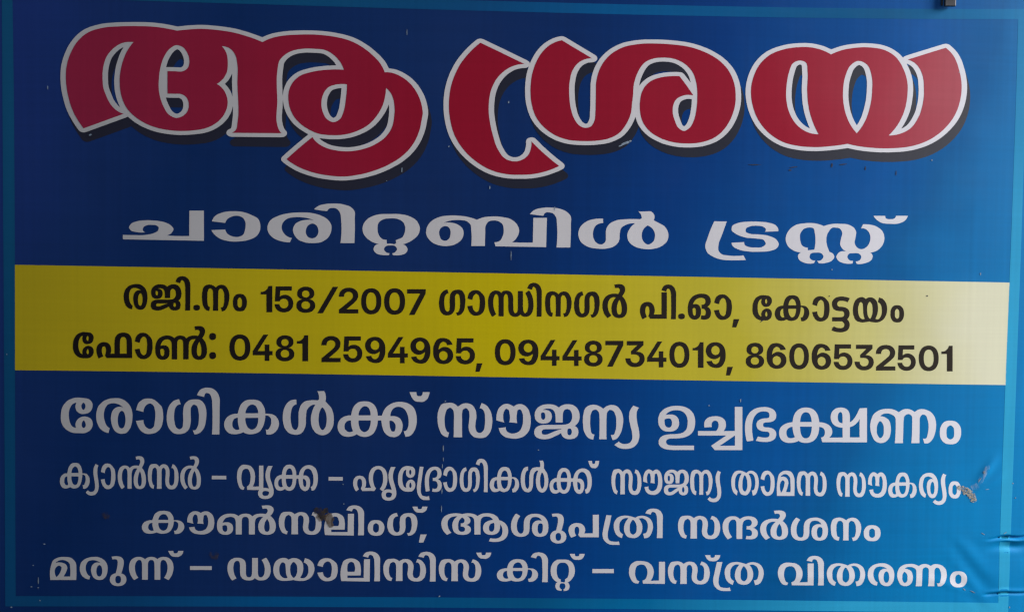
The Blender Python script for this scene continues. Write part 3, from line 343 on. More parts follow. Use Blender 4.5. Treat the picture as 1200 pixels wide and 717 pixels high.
    "3244 3107 -70 -6 -63 -9 -49 -11 -50 -14 -50 -16 -44 -18 -42 -21 -25 -14 -26 -19 -28 -22 -21 -20 -27 -28 -20 -25 -15 -20 -21 -34 -21 -42 -12 -27 -12 -32 -14 -49 -9 -41 -6 -49 -2 -31 0 -30 1 -24 3 -31 11 -63 15 -56 11 -34 15 -38 24 -51 20 -33 27 -41 29 -36 37 -39 27 -26 27 -22 38 -28 28 -18 25 -15 46 -24 43 -18 41 -14 35 -9 43 -9 38 -6 83 -11 56 -4 56 -1 78 1 53 3 58 5 130 15 121 20 54 -10 54 -9 67 -9 90 -7 77 -4 46 -1 111 2 129 9 55 6 41 6 57 11 54 14 46 14 52 18 46 19 52 26 41 24 39 25 38 28 46 39 49 48 30 34 27 33 26 38 23 38 18 35 15 36 17 47 9 33 9 37 7 38 6 57 2 55 -1 34 -6 52 -12 64 -18 64 -26 73 -17 39 -20 36 -23 34 -16 19 -22 23 -25 22 -23 19 -20 14 -21 10 -28 3 -29 -5 -119 -39 -118 -39 -110 -36 -108 -37 -21 -10 -12 -12 -3 0 -13 14 -23 22 -25 19 -37 23 -31 17 -36 16 -19 6 -13 5 -31 8 -41 9 -41 5 -72 5 -69 1 -48 -2 -38 -4 -76 -9 -69 -12 -68 -17 -55 -19 -53 -21 -56 22 -33 12 -41 11 -53 10 -45 6 -58 3 -53 -1;3942 2877 6 2 10 -3 16 -7 12 -7 15 -15 11 -19 8 -19 8 -27 8 -29 6 -27 5 -36 2 -35 -2 -93 -4 -54 -4 -37 -7 -39 -9 -42 -18 -67 -11 -32 -10 -25 -22 -45 -19 -30 -2 -2 -2 0 -6 7 -21 34 -8 14 -16 32 -14 34 -11 31 -9 29 -11 52 -9 53 -4 54 0 42 4 71 4 37 7 32 7 27 18 54 8 20 10 17 13 17 22 20;3241 2862 4 1 8 0 10 -2 2 -2 4 -9 2 -17 7 -92 1 -17 -4 -112 1 -49 9 -105 5 -41 7 -34 13 -58 15 -49 19 -53 16 -39 19 -41 0 -4 -3 0 -30 14 -18 11 -20 14 -32 29 -16 16 -15 19 -15 22 -12 19 -23 49 -11 29 -6 19 -11 46 -6 39 -3 29 -1 56 1 39 4 47 4 39 5 31 7 35 18 63 7 23 6 12 9 10 12 8;4521 2911 4 0 5 -1 28 -13 19 -12 17 -14 16 -19 13 -19 14 -25 9 -19 11 -34 6 -24 3 -25 4 -37 4 -54 0 -64 -4 -44 -4 -33 -14 -67 -9 -34 -10 -28 -17 -37 -13 -25 -17 -28 -13 -19 -18 -21 -15 -16 -17 -12 -18 -12 -25 -12 -2 0 0 3 32 50 15 27 15 30 16 38 13 35 11 37 9 40 5 25 6 44 6 64 2 50 -3 56 -7 52 -5 24 -12 42 -14 39 -14 31 -11 22 -21 36"]
DATA["sub"] = [
    "-4543 759 138 -1 137 -1 137 -1 137 -1 136 -1 136 -1 136 -1 0 115 -1 116 0 115 -84 -1 -85 -1 -1 -97 -1 -97 0 -97 -75 -2 -50 0 -56 1 -84 4 14 4 14 6 12 6 11 8 9 10 11 15 5 8 3 8 1 8 -2 10 -6 10 -8 9 -17 17 -12 8 -13 7 -14 6 -28 11 -21 6 -22 4 -43 6 -46 4 -48 2 -25 0 -24 -1 -44 -3 -21 -2 -22 -4 -21 -5 -29 -9 -15 -6 -13 -7 -10 -9 -12 -15 -5 -8 -3 -9 -1 -8 2 -7 3 -7 5 -6 10 -12 11 -8 13 -4 15 -3 49 -7 20 -2 20 0 20 0 21 2 -9 5 -7 6 -5 6 -4 6 -2 7 0 5 1 5 3 11 3 5 5 6 6 6 7 4 16 8 12 4 14 3 13 0 14 1 36 -1 11 0 11 -2 10 -4 6 -3 13 -9 5 -5 3 -6 1 -6 -1 -7 -2 -7 -5 -13 -7 -9 -10 -8 -12 -6 -25 -10 -18 -7 -18 -5 -39 -6 -46 -6 -27 -1 -27 0 -108 0 -82 1;-3415 968 78 -8 6 17 9 15 5 7 9 9 10 7 11 7 23 10 14 5 15 4 15 2 15 1 14 -1 14 -2 15 -5 14 -5 12 -8 11 -9 6 -8 5 -8 5 -10 7 -19 3 -15 0 -16 -1 -16 -2 -16 -6 -30 -4 -14 -4 -14 -7 -13 -8 -10 -10 -8 -11 -6 -13 -4 -13 -4 -13 -2 -13 -1 -13 0 -14 2 -13 2 -13 4 -13 4 -13 6 -13 7 -11 8 -10 9 -5 8 -5 8 -4 8 -3 9 -3 10 -81 -5 -81 -4 13 -22 10 -13 10 -12 12 -12 12 -10 13 -9 13 -9 19 -10 21 -9 22 -6 22 -6 22 -4 26 -4 27 -2 26 -1 27 1 48 4 22 2 21 3 21 4 21 6 22 7 24 9 22 10 20 12 17 15 8 11 8 11 7 12 6 13 4 12 3 13 2 13 0 13 0 14 -1 12 -3 14 -3 14 -5 14 -6 12 -7 11 -11 10 -12 9 -15 7 -49 22 -21 9 -21 8 -21 6 -22 6 -23 4 -24 3 -24 1 -24 1 -48 -1 -24 -1 -25 -3 -23 -4 -23 -5 -20 -7 -20 -7 -20 -8 -18 -10 -15 -12 -9 -10 -9 -11 -7 -12 -7 -13 -5 -14;-2564 796 -13 3 -13 3 -12 4 -11 6 -10 6 -11 8 -11 9 -9 11 -9 11 -7 12 -4 10 -4 10 -3 11 -1 11 -1 10 1 10 2 9 3 9 3 9 4 9 7 11 8 10 10 9 10 9 11 7 14 7 16 5 16 4 33 4 18 2 18 1 37 0 19 -2 31 -3 32 -5 15 -4 27 -7 26 -9 13 -5 -19 3 -18 2 -18 1 -19 -1 -18 -1 -29 -4 -15 -3 -14 -4 -14 -5 -23 -11 -11 -7 -10 -7 -8 -8 -8 -11 -7 -11 -5 -12 -4 -13 -2 -12 0 -12 1 -12 3 -12 4 -12 5 -11 7 -13 8 -12 10 -12 10 -11 11 -10 14 -9 16 -7 16 -6 33 -9 18 -4 19 -2 18 -2 37 0 43 2 22 3 20 5 20 7 17 8 18 11 16 12 15 13 12 15 8 13 7 14 6 15 5 15 3 15 1 13 1 13 -1 13 -1 14 -3 12 -6 13 -7 12 -8 12 -9 11 -10 10 -14 11 -15 10 -16 9 -34 14 -20 8 -21 6 -21 6 -21 4 -22 4 -26 3 -26 2 -26 0 -53 0 -53 -2 -26 -2 -26 -3 -53 -8 -27 -6 -26 -6 -26 -8 -25 -10 -21 -9 -20 -10 -20 -11 -17 -14 -14 -15 -8 -13 -7 -14 -6 -15 -4 -15 -1 -15 0 -12 2 -12 2 -12 4 -12 5 -11 8 -13 9 -13 11 -11 12 -11 13 -10 14 -9 16 -7 16 -7 16 -6 17 -5 22 -6 23 -4 23 -3 24 -2 24 0;-2319 963 10 -2 10 -4 9 -6 7 -6 7 -7 5 -9 5 -9 3 -10 3 -10 2 -10 0 -11 0 -10 -2 -11 -2 -10 -4 -9 -4 -8 -6 -9 -6 -7 -6 -6 -8 -5 -9 -4 -10 -3 -10 -1 -9 -1 -8 1 -9 2 -8 2 -8 4 -7 4 -7 6 -6 7 -5 8 -5 9 -3 8 -3 10 -1 11 0 11 2 10 2 10 3 10 4 11 5 9 7 9 7 7 7 6 9 6 10 4 10 3 9 1;-2231 1115 72 -8 3 6 7 11 9 9 9 5 10 4 12 2 11 1 11 0 9 -1 10 -2 9 -3 9 -4 8 -5 9 -7 7 -8 7 -10 6 -10 4 -10 4 -12 3 -13 8 -95 2 -54 -1 -56 -4 -55 -7 -55 80 1 81 1 2 55 1 55 1 55 -1 55 -1 55 0 19 2 37 -1 18 -6 17 -5 8 -6 9 -7 7 -15 14 -13 10 -16 7 -16 6 -17 4 -36 9 -21 4 -21 2 -22 1 -42 1 -42 -1 -20 -2 -21 -2 -38 -7 -19 -4 -18 -5 -17 -8 -11 -6 -11 -7 -10 -8 -10 -9 -10 -9;-1441 1083 -64 -1 -31 -1 -32 -4 -30 -7 -22 -7 -22 -9 -22 -10 -20 -12 -17 -15 -14 -14 -12 -16 -11 -18 -8 -18 -4 -19 -2 -15 1 -16 2 -16 4 -16 6 -15 9 -16 12 -15 14 -15 15 -13 15 -11 20 -13 21 -11 22 -8 24 -7 25 -5 -12 -2 -10 -3 -9 -4 -8 -5 -7 -6 -6 -8 -4 -9 -4 -10 -1 -10 0 -9 3 -10 6 -9 8 -9 9 -8 9 -7 13 -6 14 -5 15 -2 44 -5 27 0 28 2 7 22 -11 1 -9 1 -9 2 -8 4 -7 5 -5 5 -5 6 -5 7 -3 7 -1 7 1 7 3 7 4 7 6 6 5 6 9 5 10 3 11 2 34 1 13 0 13 -1 11 -3 10 -6 5 -5 6 -6 4 -7 3 -7 2 -7 -2 -7 -3 -7 -4 -7 -5 -6 -6 -6 -6 -5 -6 -4 -8 -3 -7 -2 -9 -2 8 -19 16 -2 17 -1 16 0 16 1 16 3 28 5 14 4 12 6 11 8 6 6 6 8 4 8 4 9 2 8 -1 8 -2 8 -4 8 -4 8 -5 7 -6 6 -7 5 -8 5 -9 4 -10 3 25 6 23 9 22 9 21 12 20 13 16 12 16 13 16 15 13 15 9 17 5 13 4 13 3 13 1 13 0 13 -3 17 -5 16 -7 16 -9 15 -9 14 -15 15 -17 13 -20 11 -20 10 -20 8 -20 7 -21 5 -21 4 -21 2 -21 3 -23 1 -24 1 -47 -1;-1475 789 -13 0 -12 2 -11 2 -10 4 -9 5 -10 8 -8 9 -7 10 -7 10 -5 11 -5 13 -4 14 -2 15 -1 15 -1 14 2 25 2 12 3 11 5 11 6 9 8 8 9 7 19 13 16 6 17 5 17 3 53 3 19 1 19 -1 18 -2 17 -4 26 -10 12 -6 11 -7 10 -9 7 -8 7 -10 5 -11 4 -11 4 -11 2 -13 0 -13 0 -13 -2 -13 -2 -13 -4 -13 -4 -13 -5 -12 -6 -11 -8 -10 -9 -7 -11 -6 -35 -14 -22 -10 7 -29 -10 -9 -7 -4 -8 -2 -9 1 -19 4 -10 2 -18 -1 -27 -3;-427 732 78 1 0 31 0 60 2 61 -1 52 2 17 5 16 4 9 6 10 6 9 7 8 9 7 9 4 10 4 11 2 21 2 12 0 12 0 12 -2 12 -2 11 -4 10 -5 10 -5 10 -7 9 -7 7 -8 6 -10 4 -11 3 -13 3 -24 1 -14 -1 -15 -1 -15 -3 -14 -4 -14 -10 -26 -6 -12 -7 -11 -9 -10 -10 -7 -12 -5 -13 -4 -14 -3 -16 -1 14 -45 116 0 116 -1 116 0 115 0 116 -1 2 112 1 111 2 111 -78 -1 -77 -1 -1 -94 -1 -95 -1 -94 -68 -1 -96 0 -74 2 17 12 15 14 12 14 11 16 9 16 6 12 4 13 4 14 2 13 0 13 -2 14 -3 13 -6 13 -6 13 -7 12 -10 14 -13 12 -13 12 -15 10 -15 9 -19 9 -21 7 -21 4 -43 7 -23 3 -24 2 -23 1 -24 0 -44 -2 -42 -4 -21 -3 -20 -5 -14 -4 -28 -10 -27 -13 -34 13 -35 10 -38 9 -21 4 -21 3 -42 4 -52 3 -26 1 -26 -1 -26 -2 -48 -5 -23 -3 -23 -6 -23 -7 -19 -8 -20 -9 -18 -10 -18 -12 -15 -14 -12 -12 -10 -14 -10 -15 -7 -15 -6 -16 -3 -13 -2 -15 -1 -15 0 -14 3 -14 5 -17 9 -17 11 -16 12 -14 13 -13 16 -12 17 -11 19 -9 20 -7 19 -6 21 -4 21 -3 21 -2 21 0 21 2 21 2 22 4 21 6 20 8 19 10 14 8 12 10 13 10 10 12 9 12 7 12 5 13 4 13 2 14 1 13 -1 11 -1 11 -3 11 -4 10 -4 9 -8 11 -10 10 -11 9 -12 8 -12 7 -14 7 -16 5 -16 5 -16 3 -16 2 -17 2 -17 0 -16 -1 -17 -2 -18 -4 18 9 18 8 25 8 15 3 32 5 47 3 31 0 15 -1 27 -3 14 -2 13 -4 12 -5 9 -6 9 -7 8 -7 7 -8 6 -8 5 -12 2 -13 3 -40 3 -35 2 -36 0 -35 -1 -36 -2 -36;-792 953 12 -3 6 -3 6 -4 5 -5 9 -13 4 -6 3 -10 3 -10 1 -11 0 -11 -2 -22 -2 -13 -3 -13 -5 -11 -7 -10 -7 -6 -7 -6 -8 -5 -9 -3 -8 -2 -9 0 -10 2 -10 3 -9 4 -8 6 -6 7 -6 8 -4 10 -6 20 -4 18 -1 9 -1 9 1 9 3 10 4 10 5 10 7 9 7 7 7 5 9 5 8 4 10 2 9 1;236 1094 78 -8 4 10 4 8 5 7 6 6 6 4 8 4 9 2 10 0 19 -1 9 -2 10 -2 10 -3 9 -4 8 -5 7 -6 6 -8 11 -16 5 -9 6 -15 2 -17 4 -52 4 -52 2 -51 -1 -52 -2 -53 -5 -52 79 1 79 1 2 52 1 52 1 52 0 52 -1 52 0 20 3 41 -2 19 -6 18 -5 10 -8 9 -8 9 -18 16 -14 10 -16 8 -16 7 -33 11 -20 5 -21 3 -21 3 -21 2 -42 1 -21 0 -21 -1 -21 -2 -38 -6 -17 -3 -18 -4 -16 -6 -16 -7 -12 -7 -12 -9 -11 -10 -10 -11 -10 -12;999 1062 -19 1 -18 0 -18 -1 -19 -1 -17 -3 -22 -4 -22 -5 -21 -6 -21 -9 -18 -10 -17 -11 -16 -14 -15 -14 -13 -16 -10 -17 -6 -15 -4 -15 -4 -17 -1 -16 0 -16 3 -16 4 -16 7 -16 7 -15 9 -14 14 -15 16 -13 18 -11 19 -10 19 -9 20 -6 21 -5 21 -3 43 -4 42 -2 21 0 21 1 21 3 38 8 19 5 18 7 16 10 12 9 12 10 11 12 9 12 7 13 5 16 2 17 0 35 1 17 4 28 2 13 4 13 6 11 8 10 10 8 11 7 23 13 19 8 21 6 21 4 23 2 23 -1 -15 -10 -13 -12 -12 -13 -11 -13 -10 -14 -7 -13 -8 -14 -6 -15 -4 -15 -2 -15 0 -14 2 -15 3 -15 5 -14 7 -13 9 -13 11 -12 13 -11 13 -9 14 -9 19 -10 21 -8 22 -5 22 -5 22 -3 23 -3 24 -1 24 0 24 2 23 3 22 5 22 5 21 7 21 9 18 11 15 11 15 12 13 13 11 15 8 15 5 15 3 16 1 16 -1 16 -2 16 -5 15 -6 15 -8 15 -9 13 -11 13 -12 11 -14 9 -71 36 -36 17 4 9 3 8 2 9 1 8 0 8 -1 9 -3 9 -4 8 -4 8 -6 8 -5 4 -11 8 -13 7 -71 -3 -71 -2 9 -7 8 -7 7 -8 6 -8 4 -9 3 -7 2 -9 2 -9 0 -7 -3 -7 -3 -3 -3 -2 -5 -2 -12 -3 -32 1 -31 0 -32 0 -31 -1 -79 -6 -24 -3 -23 -4 -23 -7 -31 -13 -14 -8 -14 -9 -12 -10 -9 -10 -8 -12 -7 -12 -6 -12 -4 -13 -3 -15 -1 -16 1 -31 0 -30 1 -27 -2 -13 -5 -11 -5 -8 -8 -7 -8 -7 -9 -5 -8 -4 -12 -1 -12 1 -13 3 -12 5 -10 6 -11 9 -10 11 -8 13 -6 14 -6 13 -3 14 -2 14 -1 15 1 15 2 14 3 14 4 14 5 14 7 12 8 11 13 12 15 9 18 7 19 4 22 2;1532 985 17 -10 14 -11 12 -12 9 -14 6 -12 5 -13 4 -13 2 -14 0 -13 -1 -14 -2 -14 -4 -14 -6 -13 -8 -11 -9 -9 -12 -10 -12 -7 -13 -5 -12 -2 -13 3 -14 7 -13 10 -11 12 -9 13 -5 10 -4 12 -3 12 -2 12 0 12 0 15 2 15 4 15 5 14 7 13 7 10 9 10 9 8 11 8 12 8",
    "2267 1011 -17 -40 -16 -42 -14 -41 -13 -42 -17 -48 -3 -16 -1 -15 1 -15 4 -15 5 -15 6 -14 8 -13 11 -13 14 -11 16 -10 33 -17 20 -9 21 -8 22 -6 22 -5 22 -4 26 -3 27 -2 27 0 109 1 84 4 -28 53 -36 -5 -36 -2 -36 -1 -36 1 -69 7 -17 2 -16 4 -14 7 -8 6 -8 7 -7 8 -6 9 -5 9 -3 12 -1 13 0 13 3 27 4 27 9 26 21 52 9 26 24 70 24 69 -73 0 -73 0;2961 945 77 5 1 5 0 11 -2 10 -3 9 -5 8 -6 8 -13 14 -14 9 -16 7 -17 5 -34 8 -24 4 -24 3 -25 2 -75 3 -53 0 -27 -1 -27 -2 -49 -4 -24 -3 -24 -5 -22 -7 -13 -5 -14 -6 -13 -6 -12 -7 -7 -10 -4 -8 -2 -9 -2 -10 1 -10 1 -9 6 -11 10 -10 12 -8 26 -16 20 -10 21 -9 22 -7 45 -11 26 -5 27 -1 54 -3 45 -4 20 -1 18 -2 17 -5 14 -9 6 -7 6 -8 5 -8 3 -8 1 -8 -3 -9 -7 -8 -9 -8 -11 -7 -9 -5 -15 -6 -15 -2 -17 -1 -33 1 -33 -1 -16 1 -16 2 -16 3 -21 7 -10 4 -9 5 -7 7 -3 6 -2 6 -2 6 0 15 -75 -6 -74 -5 5 -16 3 -8 8 -13 11 -10 13 -9 14 -7 15 -6 15 -6 23 -8 24 -5 24 -4 49 -5 27 -2 27 -1 53 1 76 3 24 2 24 3 39 9 16 5 16 5 14 7 12 9 7 8 7 9 6 10 4 10 1 10 -1 10 -5 11 -6 11 -8 11 -8 9 -14 12 -17 10 -19 7 -38 13 -23 6 -24 4 -25 2 -49 4 -21 1 -44 0 -21 1 -21 5 -22 6 -10 3 -9 5 -6 7 -2 6 -1 7 0 7 1 7 1 6 5 8 9 7 10 5 12 5 10 4 15 5 16 3 16 1 17 1 47 -1 15 -1 14 -3 14 -5 16 -8 8 -5 6 -6 4 -6 1 -6 0 -6 -1 -7 -2 -7 -4 -7;3302 1040 -25 -5 -24 -7 -21 -10 -19 -11 -18 -13 -16 -15 -15 -17 -11 -17 -9 -16 -7 -17 -5 -18 -4 -18 0 -17 2 -16 4 -17 6 -16 7 -16 10 -14 10 -12 13 -12 15 -10 15 -9 15 -8 16 -7 17 -5 18 -4 18 -2 19 -1 -9 -5 -9 -7 -6 -6 -5 -7 -4 -8 -1 -9 0 -9 2 -10 3 -10 4 -8 9 -11 11 -9 14 -7 28 -12 23 -7 23 -4 24 -1 26 2 26 5 13 31 -12 -1 -10 0 -10 2 -8 3 -8 4 -6 5 -5 6 -5 7 -3 8 -2 7 0 7 2 8 3 8 3 7 5 6 9 6 11 4 14 2 40 3 15 0 15 -1 13 -3 11 -6 7 -5 6 -6 5 -7 4 -7 2 -7 0 -7 -2 -8 -4 -8 -4 -7 -5 -6 -8 -7 -10 -6 -12 -3 -13 -2 -15 0 18 -26 20 -2 20 -1 19 1 18 3 33 8 14 4 15 6 13 7 11 9 12 15 6 8 4 9 1 8 -1 7 -3 8 -4 8 -5 7 -6 7 -6 5 -8 5 -8 4 -9 3 -10 2 -27 61 -13 55 -1 51 12 46 25 40 9 11 10 10 5 3 8 4 10 2 10 1 10 0 21 -2 12 -1 12 -3 10 -4 9 -6 7 -7 6 -9 5 -9 4 -11 3 -9 0 -14 -2 -15 -9 -29 -8 -42 -2 -14 -1 -13 2 -12 4 -10 5 -10 6 -9 6 -9 8 -8 8 -8 9 -6 10 -6 10 -5 11 -5 -24 3 -21 0 -19 -3 -17 -7 -14 -10 -7 -8 -7 -9 -6 -10 -4 -10 -2 -10 2 -9 5 -10 6 -10 8 -9 8 -8 12 -9 15 -6 16 -6 16 -4 35 -6 18 -1 19 0 18 1 20 3 4 31 -12 -1 -12 1 -10 3 -9 4 -8 5 -5 6 -5 6 -4 7 -3 7 -1 7 0 7 3 7 4 8 4 6 5 5 10 6 12 3 13 1 56 2 15 -1 13 -3 12 -6 5 -5 6 -6 5 -7 3 -8 2 -7 0 -6 -2 -8 -3 -7 -4 -6 -4 -6 -7 -7 -10 -6 -10 -4 -13 -3 -14 -1 14 -28 22 -2 21 1 21 2 20 4 19 5 17 6 17 6 16 8 14 9 11 12 4 8 4 10 3 10 2 9 -1 9 -3 8 -4 8 -5 7 -8 6 -8 7 19 3 19 5 18 6 17 8 15 10 15 10 13 13 13 14 11 14 8 16 6 14 5 14 3 15 2 15 0 15 -2 16 -3 17 -6 17 -7 15 -9 14 -11 13 -13 11 -15 11 -16 9 -15 8 -16 7 -16 5 -17 4 -34 6 -17 2 -16 1 -33 0 -17 -1 -23 -47 11 1 11 0 11 -1 10 -3 9 -3 12 -6 11 -8 10 -10 9 -10 7 -11 6 -11 4 -12 3 -12 2 -12 1 -13 -1 -15 -2 -15 -4 -15 -5 -14 -7 -14 -7 -11 -8 -10 -10 -10 -10 -9 -12 -7 -8 -3 -10 -4 -10 -2 -10 -1 -9 0 -11 2 -10 3 -10 5 -10 6 -8 6 -6 7 -6 7 -5 8 -4 9 -3 8 -3 15 1 16 7 33 7 48 1 11 0 10 -4 11 -4 11 -6 11 -8 10 -7 9 -12 10 -13 8 -15 7 -15 6 -15 5 -18 4 -19 3 -19 0 -83 1 -22 -1 -22 -2 -21 -3 -18 -3 -35 -9 -35 -12 -24 10 -25 8 -28 7 -17 3 -16 3 -33 2 -32 0 -33 -2;3428 998 10 -2 10 -3 7 -4 5 -7 4 -9 2 -10 12 -59 4 -39 0 -40 -4 -41 -7 -41 -77 -9 -1 30 -17 2 -15 3 -14 5 -12 7 -10 8 -8 10 -5 11 -5 13 -7 25 -2 16 -2 16 0 17 1 15 4 15 5 12 7 12 8 11 9 10 10 9 12 6 13 5 14 4 15 2 13 1;4175 1137 13 -16 14 -14 12 -10 12 -8 13 -8 13 -7 13 -6 21 -6 22 -3 23 -2 90 -1 22 1 22 3 22 5 14 5 15 6 14 6 13 8 12 10 8 9 8 9 6 11 6 12 5 12 -145 -2 -4 -13 -6 -10 -4 -4 -8 -6 -11 -4 -11 -3 -24 -1 -25 0 -13 2 -10 4 -8 6 -3 4 -3 10 -2 12 -141 -2"]
